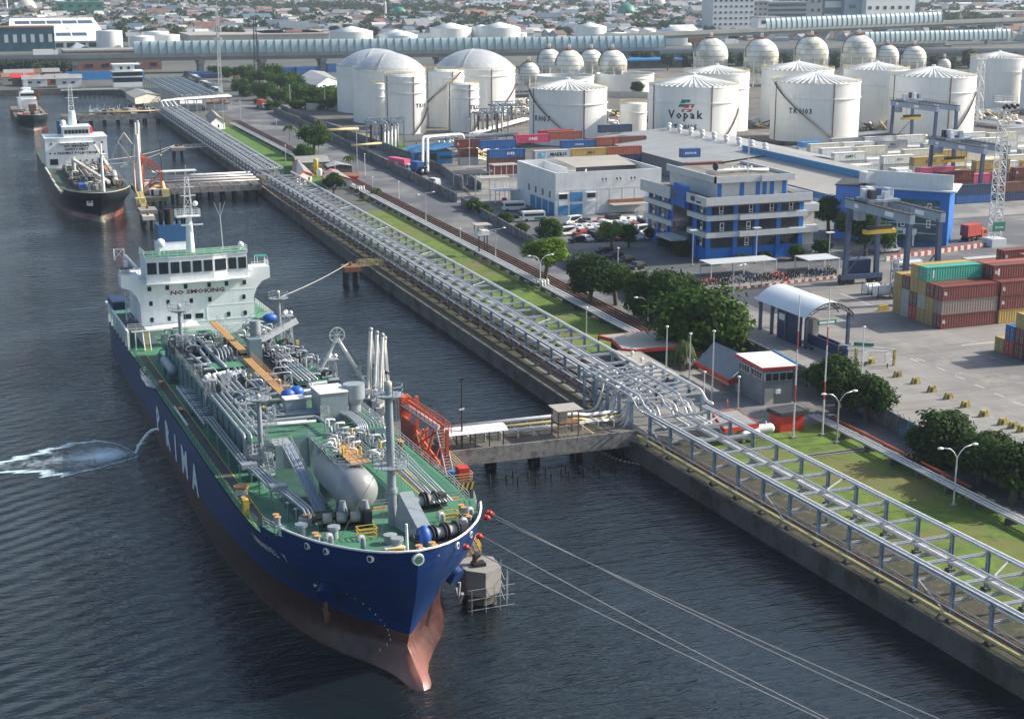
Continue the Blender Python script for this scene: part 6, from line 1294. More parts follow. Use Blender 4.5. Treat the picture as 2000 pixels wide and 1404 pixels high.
for i,(px,py,w_,d_,h,c,r_) in enumerate([(5,165,14,9,4,'wall_cream','brick'),(25,168,12,8,4.5,'brick','red'),(45,170,13,9,4,'wall_white','roof_fibre'),(68,168,15,7,3.6,'rust','roof_fibre'),(92,167,12,9,4,'wall_cream','roof_metal'),(112,172,13,9,5,'wall_white','roof_metal'),(10,157,16,8,4,'wall_cream','roof_fibre'),(38,156,12,8,4,'wall_white','rust'),(85,158,9,8,5,'brick','roof_fibre')]):
    x,y=G(px,py); t=TH('shore_hut','small waterside hut on the far left shore, %s in the cluster'%(['first']+NTH[1:])[i],'hut',x,y); b=MB(c); b.box(x,x+w_,y,y+d_,2.5,2.5+h); put(b,'wall',t); b=MB(r_); b.raw([(x-.6,y-.6,2.4+h),(x+w_+.6,y-.6,2.4+h),(x+w_+.6,y+d_/2,4.4+h),(x-.6,y+d_/2,4.4+h),(x-.6,y+d_+.6,2.4+h),(x+w_+.6,y+d_+.6,2.4+h)],[(0,1,2,3),(3,2,5,4)],None,False); put(b,'roof',t); b=MB('glass'); b.cb(x+w_*.3,y-.05,2.5+h*.55,w_*.15,.15,1); b.cb(x+w_*.65,y-.05,2.5+h*.55,w_*.15,.15,1); put(b,'window',t)
x,y=G(128,158); t=TH('blue_hoarding','long bright blue corrugated hoarding near the viaduct','hoarding',x,y); b=MB('sky_blue'); b.box(x,x+45,y,y+1,2.5,7.5); put(b,'panel',t)
gable('white sheet roofed warehouse left of the domed tanks','warehouse',[(577,156),(617,168),(663,158),(634,140)],7,3,'wall_white','roof_metal')
x,y=G(815,318); t=TH('blue_workshop','bright blue workshop with folded blue roof by the pink container truck','building',x,y)
P=[G(810,322),G(888,327),G(884,306),G(815,300)]; x0,y0=P[0]; b=MB('sky_blue'); qbox(b,[(x0,y0),(x0+13,y0-1),(x0+14,y0+10),(x0+1,y0+11)],2.5,6.6,'sky_blue'); b.box(x0+3,x0+7.5,y0-1.1,y0+.2,2.5,6,'black'); b.box(x0+8.6,x0+10.6,y0-1.15,y0-.8,4.2,5.2,'glass'); b.box(x0+10.9,x0+12.6,y0-1.25,y0-.8,4.2,5.2,'glass'); put(b,'wall',t)
b=MB('roof_blue'); b.raw([(x0-1,y0-1.6,6.4),(x0+6,y0-2,7.6),(x0+7,y0+12,8.2),(x0-.5,y0+12,7)],[(0,1,2,3)],None,False); b.raw([(x0+6,y0-2,7.2),(x0+14,y0-1.6,8.6),(x0+14.6,y0+11,8.9),(x0+7,y0+12,7.6)],[(0,1,2,3)],None,False); b.raw([(x0+14,y0-1.6,8.6),(x0+16.6,y0-1,6.8),(x0+17,y0+9,6.8),(x0+14.6,y0+11,8.9)],[(0,1,2,3)],None,False); put(b,'roof',t)
b=MB('pipe_white'); [b.sph((x0+10+k*1.6,y0+5-k,9.2),.5,n=8,k=5) for k in range(3)]; put(b,'roof_vent',t)
# white block with blue roller doors
t=TH('white_depot','large plain white block with blue roller doors behind the car park','building',149.8,372); X0,X1,Y0,Y1,ZT=149.8,180.7,372,401,13.9
b=MB('wall_white'); b.box(X0,X1,Y0,Y0+.4,2.5,ZT); b.box(X0,X0+.4,Y0+.4,Y1,2.5,ZT); b.box(X0+.4,X1,Y1-.4,Y1,2.5,ZT); b.box(X1-.4,X1,Y0+.4,Y1-.4,2.5,ZT); b.box(X0+.4,X1-.4,Y0+.4,Y1-.4,2.5,ZT-3.6,'wall_white')
b.box(X0+8,X0+8.3,Y0+12,Y1-.4,ZT-3.6,ZT-.4); b.bar((X0+8,Y0+.6,ZT-3.2),(X0+13,Y0+10,ZT-.8),.3)
for x in range(8): b.box(X0+1+x*3.7,X0+1.12+x*3.7,Y0-.06,Y0,2.5,9.2)
b.box(X0,X1,Y0-.06,Y0,9.2,9.32); b.box(X0-.08,X0,Y0,Y1,6.3,6.45); put(b,'wall',t)
b=MB('roof_tan'); b.raw([(X0+11,Y0+12,ZT-.4),(X1-2,Y0+12,ZT-.4),(X1-1,Y1-2,ZT+.6),(X0+10,Y1-2,ZT+.6)],[(0,1,2,3)],None,False); b.box(X0+11,X1-2,Y0+12.1,Y0+12.4,ZT-3.5,ZT-.5,'dark'); put(b,'roof',t)
for x,z0,z1,w_ in ((154.0,6.1,8.6,3.6),(154.0,2.5,5.4,3.6),(150.6,2.5,5.2,2.8)): b=MB('roof_blue'); b.box(x,x+w_,Y0-.1,Y0+.1,z0,z1); put(b,'roller_door',t)
for k in range(4): b=MB('roof_blue'); b.box(X0-.1,X0+.1,Y0+1+k*4.6,Y0+4.6+k*4.6,2.5,5.9); put(b,'roller_door',t)
for x in (150.8,158.9): b=MB('dark'); b.box(x,x+2.4,Y0-.08,Y0+.1,6.9,8.2,'glass'); b.box(x-.3,x+2.7,Y0-.5,Y0,8.3,8.4,'white'); put(b,'window',t)
for k in range(4): b=MB('glass'); b.box(X0-.08,X0+.1,Y0+3.5+k*5.2,Y0+4.5+k*5.2,6.9,8.6); put(b,'window',t)
for k in range(3): b=MB('white'); b.cb(159.3+k*.8,Y0-.4,6.2,.6,.6,.5); put(b,'air_conditioner',t)
for k in range(3):
    b=MB('dark'); x=163.5+k*4.2; b.bar((x,Y0,11),(x-.7,Y0-1.2,11.8),.1); b.sph((x-.7,Y0-1.3,11.9),.28,n=7,k=5); b.bar((x+1,Y0,11),(x+.3,Y0-1.2,11.8),.1); b.sph((x+.3,Y0-1.3,11.9),.28,n=7,k=5); put(b,'floodlight',t)
b=MB('roof_tan'); b.box(165,176,368,372,5.0,5.15); b.box(165,176,371.7,372,5.2,6.1,'brick'); put(b,'lean_to',t)
# blue and grey office
t=TH('office_building','four storey office in grey bands and bright blue columns','building',155.5,298); X0,X1,Y0,Y1=156.9,181.4,299,331
b=MB('office_blue'); b.box(X0+.7,X1-.7,Y0+.7,Y1-.7,2.5,16); put(b,'core_wall',t)
b=MB('office_blue')
for x in (X0+.5,X0+7.2,X0+12.6,X0+18.2,X1-.5): b.box(x-.55,x+.55,Y0+.35,Y0+.75,2.5,15.8)
for y in (Y0+1,Y0+6.5,Y1-6,Y1-11,Y1-1): b.box(X0+.3,X0+.75,y-.5,y+.5,2.5,15.8)
put(b,'column',t)
for z0,z1 in ((8.1,9.25),(11.9,13.1)):
    b=MB('office_grey'); b.box(X0-.4,X0+7.6,Y0-.4,Y0+.6,z0,z1); b.box(X0+7.6,X1-5,Y0-1.0,Y0+.6,z0,z1); b.box(X1-5,X1+.4,Y0-.9,Y0+.6,z0,z1); b.box(X0-.6,X0+.6,Y0+.6,Y0+9,z0,z1); b.box(X0-.6,X0+.6,Y0+17,Y1,z0,z1); put(b,'balcony_band',t)
b=MB('office_grey'); b.box(X0-1.2,X1+1.2,Y0-1.4,Y0-1.1,15.5,17.3); b.box(X0-1.2,X0-.9,Y0-1.1,Y0+8.5,15.2,17.3); b.box(X0-1.2,X0-.9,Y0+17,Y1+1,14.6,17.3); b.box(X1+.9,X1+1.2,Y0-1.1,Y1,15.2,17.3); b.box(X0-.9,X1+.9,Y0-1.1,Y1,15.2,16.2,'roof_flat'); put(b,'parapet',t)
b=MB('office_blue')
for k in range(8): y=Y0+9+k*.95; b.box(X0-1.5+.1*k,X0-.2,y-.18,y+.3,13.6,18.6-.0*k)
put(b,'facade_fin',t)
b=MB('glass'); b.box(X0-.1,X0+.68,Y0+9,Y0+17,3,14.8); put(b,'curtain_wall',t)
U0,U1,V0,V1=X0+4.2,X1-2.2,Y0+4.2,Y1-4
b=MB('office_grey'); b.box(U0,U1,V0,V1,16.2,19.7); b.box(U0-1,U0+10.6,V0-1,V0-.6,19.7,21.2); b.box(U0+10.6,U1+1,V0-1.5,V0-1.1,19.7,21.2); b.box(U0-1,U0-.6,V0-1,V1,19.7,21.2); b.box(U1+.6,U1+1,V0-1.1,V1,19.7,21.2); b.box(U0-.6,U1+.6,V0-.6,V1,19.7,20.5,'roof_flat'); put(b,'penthouse',t)
for x in (U0+.7,U0+6.4,U0+10.5,U0+12.2,U1-4,U1-.8): put(MB('office_blue').box(x-.5,x+.5,V0-.12,V0+.1,16.2,19.7),'penthouse_column',t)
for zb,zt_ in ((5.6,8.1),(9.25,11.9),(13.1,15.5)):
    for x0,x1 in ((X0+1.05,X0+6.6),(X0+7.8,X0+12.0),(X0+13.2,X0+17.6),(X0+18.8,X1-1.05)):
        b=MB('glass'); b.box(x0,x1,Y0+.5,Y0+.72,zb,zt_); n_=4
        for k in range(1,n_): b.bar((x0+(x1-x0)*k/n_,Y0+.48,zb),(x0+(x1-x0)*k/n_,Y0+.48,zt_),.06,m='dark')
        if rnd.random()<.7: x=x0+(x1-x0)*(.3+.4*rnd.random()); b.box(x,x+1.0,Y0+.40,Y0+.5,zb+.2,zb+2.0,'white'); b.box(x+.15,x+.85,Y0+.37,Y0+.41,zb+.9,zb+1.85,'glass'); b.box(x+.15,x+.85,Y0+.37,Y0+.41,zb+.35,zb+.75,'glass')
        put(b,'window_bay',t)
    for y0,y1 in ((Y0+1.6,Y0+5.9),(Y1-5.4,Y1-1.6),(Y1-10.4,Y1-6.6)):
        b=MB('glass'); b.box(X0+.45,X0+.72,y0,y1,zb,zt_); ym=(y0+y1)/2; b.box(X0+.38,X0+.47,ym-.5,ym+.5,zb+.2,zb+1.9,'white'); b.box(X0+.34,X0+.4,ym-.35,ym+.35,zb+.9,zb+1.75,'glass'); put(b,'window_bay',t)
b=MB('navy'); b.prism([(X0-1.26,Y0+4.2),(X0-1.2,Y0+4.2),(X0-1.2,Y0+6.2),(X0-1.26,Y0+6.2)],15.8,16.9); b.prism([(X0-1.26,Y0+1.2),(X0-1.2,Y0+1.2),(X0-1.2,Y0+3.4),(X0-1.26,Y0+3.4)],15.7,16.1); put(b,'sign',t)
b=MB('wall_cream'); b.box(X1-.6,X1+3.6,Y0+1.5,Y0+12,2.5,13.6); put(b,'stair_block',t)
for z0,z1 in ((12.6,14.4),(7.8,9.4),(3.6,5.2)): b=MB('office_grey'); b.box(X1-.5,X1+4.2,Y0+.5,Y0+1.5,z0,z1); b.box(X1+3.6,X1+4.2,Y0+1.5,Y0+12,z0,z1); put(b,'balcony_band',t)
b=MB('office_grey'); b.box(X0-4,X0+.5,Y0+10,Y0+18,6.0,6.6); put(b,'entrance_canopy',t)
b=MB('pipe_white'); b.tube([(U0+1,V0+7,21),(U0+7,V0+8,21.3),(U0+12,V0+9,21),(U1-1,V0+7,21)],.45,7); b.cyl((U0+3,V0+6,21.4),(U0+3,V0+6,23),.2); b.sph((U0+2.6,V0+5.8,22.6),1.1,'dark',12,7,sz=.9,sx=.5); b.lattice((U0+10,V0+4,20.5),(U0+10,V0+4,29),.25,.15,.05,8); [b.sph((U0+9+k*1.7,V0+10,21.4),.4,n=8,k=5) for k in range(4)]; put(b,'roof_equipment',t)
# blue glass building and the warehouses
t=TH('glass_office','deep blue glass fronted office with a slanted grey wall on its roof','building',205,316)
A_,B_=Vector((201,317.2)),Vector((219.8,297.8)); e=(B_-A_).normalized(); n_=Vector((-e.y,e.x)); n_=n_ if n_.y>0 else -n_; L_=(B_-A_).length; n_=Vector((.66,.75))
def fp(a,dep,z): p=A_+e*a+n_*dep; return (p.x,p.y,z)
def fbox(b,a0,a1,d0,d1,z0,z1,m): b.prism([fp(a0,d0,0)[:2],fp(a1,d0,0)[:2],fp(a1,d1,0)[:2],fp(a0,d1,0)[:2]],z0,z1,m)
b=MB('office_blue'); fbox(b,0,L_,0,14,2.5,15.4,'office_blue'); put(b,'wall',t)
b=MB('glass_teal'); fbox(b,8,L_-2.2,-.15,0,3.2,13.2,'glass_teal'); put(b,'curtain_wall',t)
for z in (5.2,7.4,9.6,11.6): b=MB('white'); fbox(b,8,L_-2.2,-.22,-.15,z,z+.12,'white'); put(b,'mullion',t)
for a,z in ((16,10.6),(16,6.6),(22,10.6),(22,6.6)): b=MB('white'); fbox(b,a,a+1,-.3,-.15,z,z+1.9,'white'); fbox(b,a+.2,a+.8,-.34,-.3,z+.3,z+.8,'glass'); fbox(b,a+.2,a+.8,-.34,-.3,z+1.1,z+1.6,'glass'); put(b,'window',t)
b=MB('wall_white'); fbox(b,6,L_+1.5,-1.2,14,15.4,15.7,'wall_white'); b.prism([fp(7,3,0)[:2],fp(L_+.5,1,0)[:2],fp(L_+.5,1.5,0)[:2],fp(7,3.5,0)[:2]],15.7,19.2,'wall_white'); fbox(b,-.3,7,-.3,12,15.4,15.7,'dark'); put(b,'roof',t)
b=MB('office_grey'); fbox(b,11.5,20,-3.2,-.1,5.2,6.3,'white'); fbox(b,14,17,-3.3,-3.2,5.4,6.1,'wall_grey'); put(b,'entrance_canopy',t); [put(MB('white').bar(fp(a,-3,2.5),fp(a,-3,5.2),.3),'post',t) for a in (12,19.5)]
b=MB('chrome'); c=fp(15,9,0); b.cyl((c[0],c[1],16.5),(c[0],c[1],18.8),2.0,n=16); fbox(b,8,19,6,12,16.2,16.5,'wall_white'); b.cb(c[0]-9,c[1]+1,17.5,4,3,2.6,'pipe_white'); b.cb(c[0]-6,c[1]+1,17,2.5,2.5,1.8,'white'); put(b,'roof_equipment',t)
t=TH('warehouse','grey ribbed roof warehouse with a line of round ridge vents below the Vopak tank','warehouse',213,415)
b=MB('roof_metal'); b.raw([(212.5,414,8.0),(241,414,10.8),(243,497,10.8),(213,497,8.0),(262,414,8.4),(262,497,8.4)],[(0,1,2,3),(1,4,5,2)],None,False); put(b,'roof',t)
b=MB('wall_grey'); b.box(213.5,261,415,496,2.5,8.0); put(b,'wall',t)
for k in range(9): y=492-k*8.6; b=MB('chrome'); b.cyl((241.5,y,10.7),(241.5,y,11.8),.5,n=10); b.sph((241.5,y,12.3),.95,'pipe_white',12,8,sz=.8); put(b,'ridge_vent',t)
for k in range(9): y=489-k*8.6; b=MB('chrome'); b.cyl((240,y,10.6),(240,y,11.2),.5,n=10); b.sph((240,y,11.6),.85,'pipe_white',12,8,sz=.8); put(b,'ridge_vent',t)
t=TH('warehouse','long tan roofed warehouse with a blue upper band behind the blue office','warehouse',222,350)
b=MB('wall_white'); b.box(219,236,344,424,2.5,7.6,'wall_white'); b.box(218.9,219.05,344,424,6.2,8.0,'roof_blue'); b.box(219,236,343.8,344,2.5,8,'wall_white'); put(b,'wall',t)
for y in range(346,424,2): b=MB('wall_grey'); b.box(218.92,219.0,y-.06,y+.06,2.5,6.2); put(b,'rib',t)
b=MB('roof_tan'); b.raw([(218.6,343.5,8.0),(236,343.5,9.9),(236,425,9.9),(218.6,425,8.0)],[(0,1,2,3)],None,False); put(b,'roof',t)
b=MB('roof_blue'); b.box(236,236.3,345,428,9.3,11.9); put(b,'clerestory',t); b=MB('roof_fibre'); b.raw([(236,345,11.9),(252,345,9.6),(252,428,9.6),(236,428,11.9)],[(0,1,2,3)],None,False); b.box(236.3,251,346,427,2.5,9.3,'wall_grey'); put(b,'rear_roof',t)
# flat shelters by the container stacks and parking canopy
def shelter(label,px,py,w_,d_,h,m_='roof_tan',rz=0):
    x,y=G(px,py); t=TH('open_shelter',label,'shelter',x,y); b=MB(m_); b.box(x,x+w_,y,y+d_,2.5+h,2.65+h); put(b,'roof',t)
    for a in (.2,w_/2,w_-.2):
        for c in (.2,d_-.2): put(MB('pipe_white').bar((x+a,y+c,2.5),(x+a,y+c,2.5+h),.2),'post',t)
    return t
shelter('tall thin posted shelter with tan roof left of the white depot',940,390,9,6,5.8); shelter('higher tan frame shelter behind the first one',965,375,8,5,7.6); shelter('low pale shelter with a red tank beneath',967,398,6,5,3.4,'office_grey')
shelter('dark roofed lean shed left of the tan shelters',903,372,9,9,4.6,'dark'); shelter('long grey motorbike parking canopy below the blue office',1388,545,16,5.5,3.0,'office_grey'); shelter('pale slanted carport by the right end of the blue office',1578,535,8,6,2.8,'office_grey')
x,y=G(985,400); t=TH('red_tank','small red tank under the pale shelter','tank',x,y); put(MB('red').cyl((x,y,2.7),(x,y,4.4),.7,n=10),'shell',t)
x,y=G(997,395); t=TH('white_hoarding','short white corrugated fence beside the depot corner','fence',x,y); put(MB('wall_white').box(x,x+6,y,y+.2,2.5,6.0),'panel',t)
# entrance gate canopy of the yard
t=TH('gate_canopy','arched white gate canopy on dark blue posts at the yard entrance','canopy',136.3,222)
P=[];n_=14
for i in range(n_+1): a=math.pi*(i/n_); P.append((136.0+9.8*i/n_,8.0+2.5*math.sin(a)**.8))
b=MB('arch_sheet',True); vs=[(x,222,z) for x,z in P]+[(x-.4,239,z) for x,z in P]; b.raw(vs,[(i,i+1,n_+2+i,n_+1+i) for i in range(n_)]); put(b,'roof',t)
b=MB('dark')
for yy in (222.2,227,233,238.6):
    for i in range(n_): b.bar((P[i][0],yy,P[i][1]-.15),(P[i+1][0],yy,P[i+1][1]-.15),.14); b.bar((P[i][0],yy,P[i][1]-.15),(P[i+1][0],yy,P[i+1][1]-.8+.0),.07); b.bar((P[i][0],yy,P[i][1]-.8),(P[i+1][0],yy,P[i+1][1]-.8),.1)
put(b,'truss',t)
for x,y in ((136.6,222.6),(145.0,222.6),(136.4,229),(136.3,238),(144.8,238),(136.4,234)): put(MB('crane_blue').bar((x,y,2.5),(x,y,8.2),.5),'post',t)
b=MB('navy'); b.box(136.3,136.6,224,232,2.5,8); b.box(136.9,145,221.4,221.7,2.5,2.9); b.raw([(137.6,212,2.5),(137.6,224,2.5),(137.6,224,4.6),(137.6,212,4.6)],[(0,1,2,3)],None,False); b.box(137.5,137.7,211,224,3.2,5.0); b.box(137.5,137.7,211,224,2.5,3.2,'wall_grey'); b.box(140.6,140.8,216,228,2.5,4.2); put(b,'side_wall',t)
b=MB('wall_cream'); b.box(139.4,140.6,225,227,2.5,6.8); put(b,'booth',t); b=MB('sign_green'); b.box(138.5,142.2,222.0,222.15,6.6,7.4); b.box(138.8,141.8,221.95,222,6.8,7.2,'white'); put(b,'sign',t)
b=MB('white'); b.box(136.2,136.3,229,231.3,6,7.1); put(b,'name_board',t)
t=TH('height_barrier','yellow black height barrier frame with green sign after the gate canopy','barrier',139.5,212)
b=MB('barrier_yellow'); [b.bar((x,y,2.5),(x,y,5.2),.35) for x,y in ((137.6,213.5),(144.4,207.5),(139,210.6))]; b.bar((137.6,213.5,5.2),(144.4,207.5,5.2),.2,m='pipe_white'); b.bar((138,211.8,4.6),(144,208.6,4.6),.18,m='pipe_white'); b.bar((139.4,212,5.6),(142,210,5.6),.2,.55,'sign_green'); put(b,'frame',t)
for x,y in ((139.6,208.7),(142.4,206.4)): b=MB('pipe_white'); b.box(x-.5,x+.5,y-.1,y+.1,3.3,5); b.bar((x,y,2.5),(x,y,3.4),.15,m='dark'); put(b,'sign_board',t)
# ------------------------------------------------------------ walls and fences
def wallrun(label,f,y0,y1,h,m_,name='boundary_wall',step=3.0,side=-1,top=None):
    x0=f(y0); t=TH(name,label,'wall',x0,y0); n_=max(1,int((y1-y0)/12)); b=MB(m_)
    for i in range(n_): a=y0+(y1-y0)*i/n_; c=y0+(y1-y0)*(i+1)/n_; b.bar((f(a),a,2.5+h/2),(f(c),c,2.5+h/2),.22,h)
    put(b,'panel',t); b=MB('fence_grey'); k=int((y1-y0)/step)
    for i in range(k+1): y=y0+(y1-y0)*i/k; b.cb(f(y),y,2.5+h/2+.05,.5,.3,h+.15)
    put(b,'pilaster',t)
    if top:
        b=MB('rope_dark')
        for i in range(k*2+1): y=y0+(y1-y0)*i/(k*2); b.bar((f(y),y,2.5+h),(f(y)+.3*side,y,2.5+h+.7),.05)
        for z in (.3,.65): b.bar((f(y0)+.15*side,y0,2.5+h+z),(f(y1)+.15*side,y1,2.5+h+z),.05) if abs(f((y0+y1)/2)-(f(y0)+f(y1))/2)<.5 else None
        put(b,'razor_wire',t)
    return t
wallrun('near boundary wall with razor wire beside the yellow barriers',wa,60,190,2.6,'mural',top=1)
wallrun('boundary wall with blue painted murals left of the arched gate',wa,190.6,262,2.8,'mural',step=2.4)
wallrun('dark fence wall between the service road and the car park',wa,262.6,398,2.2,'fence_grey')
wallrun('left wall of the truck road, grey stained panels',wa,404,690,2.6,'fence_grey')
wallrun('right wall of the truck road, taller grey stained panels',wb,426,692,3.2,'fence_grey')
x,y=G(1035,415); t=TH('boundary_wall','low wall closing the end of the truck road by the shelters','wall',*G(905,345)); a,c=G(905,345),G(940,372); put(MB('fence_grey').bar((*a,3.6),(*c,3.6),.3,2.2),'panel',t)
a,c=G(1355,577),G(1640,545); t=TH('red_white_barrier','long low red and white railing in front of the motorbike park','barrier',*a); b=MB('kerb_white')
for k in range(40):
    p=Vector((*a,3.0)).lerp(Vector((*c,3.0)),k/40); q=Vector((*a,3.0)).lerp(Vector((*c,3.0)),(k+1)/40); b.bar(tuple(p),tuple(q),.18,.5,'kerb_red' if k%2 else 'kerb_white')
    if k%3==0: b.bar((p.x,p.y,2.5),(p.x,p.y,4.8),.12,m='concrete')
b.bar((*a,2.6),(*c,2.6),.5,.3,'concrete'); put(b,'rail',t)
a,c=G(1730,510),G(1925,482); t=TH('red_white_barrier','red and white concrete barrier in front of the glass office','barrier',*a); b=MB('kerb_white')
for k in range(30):
    p=Vector((*a,3.0)).lerp(Vector((*c,3.0)),k/30); q=Vector((*a,3.0)).lerp(Vector((*c,3.0)),(k+1)/30); b.bar(tuple(p),tuple(q),.4,1,'kerb_red' if k%2 else 'kerb_white'); b.bar(tuple(p+Vector((0,0,.9))),tuple(q+Vector((0,0,.9))),.12,m='kerb_red')
put(b,'rail',t)
t0=None
for i,(px,py) in enumerate([(1728,733-2),(1753,736),(1786,748-3),(1788,749),(1820,765),(1852,779),(1885,795),(1921,813),(1958,829),(1978,836),(1996,843)]):
    if i in (2,): continue
    x,y=G(px,py-24 if i<0 else py); lab='black and yellow concrete barrier block, %s from the gate'%(['closest']+NTH[1:])[i]
    if i==0: x,y=G(1700,710)
    t=TH('barrier_block',lab,'barrier',x,y,2.5,'yellow barrier blocks along the yard edge')
    b=MB('barrier_yellow'); b.raw([(x-.75,y-.4,2.5),(x+.75,y-.4,2.5),(x+.75,y+.4,2.5),(x-.75,y+.4,2.5),(x-.5,y-.2,3.5),(x+.5,y-.2,3.5),(x+.5,y+.2,3.5),(x-.5,y+.2,3.5)],[(0,1,5,4),(1,2,6,5),(2,3,7,6),(3,0,4,7),(4,5,6,7)]); b.box(x-.52,x-.1,y-.43,y-.35,2.6,3.3,'dark'); put(b,'block',t)
for i,(px,py) in enumerate([(1534,553),(1722,607),(1729,606)]):
    x,y=G(px,py); t=TH('traffic_barrier',('small red plastic barrier alone on the yard','left one of the two small yellow barriers before the tank containers','right one of the two small yellow barriers before the tank containers')[i],'barrier',x,y); b=MB('red' if i==0 else 'yellow'); b.box(x-.7,x+.7,y-.25,y+.25,2.5,3.0); b.box(x-.6,x+.6,y-.15,y+.15,3.0,3.5); put(b,'block',t)
# ------------------------------------------------------------ containers
CC={'ochre':(.42,.29,.08),'maroon':(.16,.035,.028),'brown':(.13,.045,.03),'rustred':(.30,.075,.045),'red':(.42,.045,.03),'grey':(.42,.43,.42),'faded':(.24,.19,.17),'teal':(.04,.34,.26),'pink':(.62,.10,.20),'blue':(.015,.10,.30),'navy':(.012,.035,.10),'white':(.72,.72,.68),'cream':(.66,.62,.50),'greygreen':(.05,.12,.12),'magenta':(.50,.05,.12),'silver':(.48,.50,.52)}
_C={}
def cont_proto(c,L):
    if (c,L) in _C: return _C[(c,L)]
    mat('cont_'+c,CC[c],.55,var=.14,scale=.5,streak=.3 if c not in('white','cream') else .15,corr=('X',.56,.06)); mat('contd_'+c,tuple(k*.9 for k in CC[c]),.55,var=.1,scale=1.5,streak=.2)
    m='cont_'+c; d='contd_'+c; t=thing('shipping_container','','container',(0,-500,0)); b=MB(m); H=2.6; W=2.44
    b.box(.06,L-.06,.05,W-.05,.1,H-.04)
    for x in (0,L-.14):
        for y in (0,W-.14): b.box(x,x+.14,y,y+.14,0,H,d)
    for y in (0,W-.1): b.box(.14,L-.14,y,y+.1,0,.16,d); b.box(.14,L-.14,y,y+.1,H-.12,H,d)
    for x in (0,L-.1): b.box(x,x+.1,.14,W-.14,0,.14,d); b.box(x,x+.1,.14,W-.14,H-.14,H,d)
    b.build('body',t); b=MB(d); b.box(.0,.05,.15,W/2-.02,.16,H-.16); b.box(.0,.05,W/2+.02,W-.15,.16,H-.16)
    for y in (.45,.85,1.55,1.95): b.cyl((-.03,y,.16),(-.03,y,H-.16),.03,n=5,m='galv'); b.cb(-.04,y,1.1,.04,.3,.05,'galv')
    b.build('door',t); _C[(c,L)]=t; return t
LVN=['bottom','second','third','fourth']
def cont(x,y,k,c,label,L=12.2,rz=0,txt=None,group='shipping containers',used=set()):
    p=cont_proto(c,L); z=2.55+2.62*k
    if (c,L) not in used: used.add((c,L)); o=p
    else: o=copy_tree(p)
    o.location=(x,y,z); o.rotation_euler=(0,0,rz); o['label']=label; o['group']=group
    if txt:
        b=MB('lettering_white'); s_,m_,size,px_=txt; b.text(s_,(px_*L,-.02,1.35-size*.35),(1,0,0),(0,0,1),size,m_,sx=1.1,push=.03)
        if s_=='MAERSK': b.box(L*.12,L*.12+1.9,-.03,-.01,.45,2.15,'logo_blue'); [b.bar((L*.12+.95,-.05,1.3),(L*.12+.95+.7*math.cos(q*.9),-.05,1.3+.7*math.sin(q*.9)),.14,.03,'white') for q in range(7)]
        b.build('lettering',o)
    return o
CN={'ochre':'ochre yellow','maroon':'dark maroon','brown':'dark brown','rustred':'rust red','red':'red','grey':'pale grey','faded':'faded grey brown','teal':'teal green','pink':'pink','blue':'blue','navy':'navy blue','white':'white','cream':'cream','greygreen':'grey green','magenta':'magenta','silver':'silver grey'}
def block(x0,y0,cols,where,dx=0,dy=2.55,L=12.2,txts={}):
    for i,cl in enumerate(cols):
        for k,c in enumerate(cl):
            cont(x0+dx*i,y0+dy*i,k,c,'%s container, %s level, %s row %s'%(CN[c],'top' if k==len(cl)-1 else LVN[k],NTH[i],where),L,txt=txts.get((i,k)))
W_='lettering_white'
block(167.1,226.5,[['maroon','faded','maroon'],['ochre','ochre','maroon'],['ochre','grey','ochre','teal'],['red','brown','ochre','ochre'],['grey','grey','brown'],['ochre','ochre','ochre']],'in the teal topped stack',txts={(0,0):('II:','lettering_white',.9,.06),(2,3):('I','lettering_white',2.0,.12)})
block(179.9,226.5,[['ochre','maroon','maroon'],['maroon','maroon','rustred','maroon'],['maroon','maroon','rustred','rustred'],['brown','maroon','rustred'],['brown','maroon','rustred'],['brown','maroon','maroon']],'in the bay behind the teal container',txts={(0,2):('::','lettering_white',1.1,.07),(1,3):('I','lettering_white',1.8,.1)})
block(192.7,229.1,[['maroon','maroon','rustred'],['maroon','rustred','maroon'],['brown','maroon'],['maroon','rustred']],'in the third bay, right edge')
for i,(x,y,cl) in enumerate([(184.5,251,['maroon','pink']),(184.3,254,['brown','maroon']),(196,256,['grey','rustred']),(197,259,['ochre','grey']),(201,250,['rustred','maroon']),(201,253,['maroon','maroon','maroon']),(202,247.4,['brown','maroon','rustred'])]):
    for k,c in enumerate(cl): cont(x,y,k,c,'%s container %s %s pile beyond the teal container'%(CN[c],['at the bottom of the','second up in the','third up in the'][k],NTH[i]))
block(166.3,199.8,[['maroon','maroon','ochre'],['brown','maroon','ochre'],['red','blue'],['ochre']],'in the stack cut by the right edge')
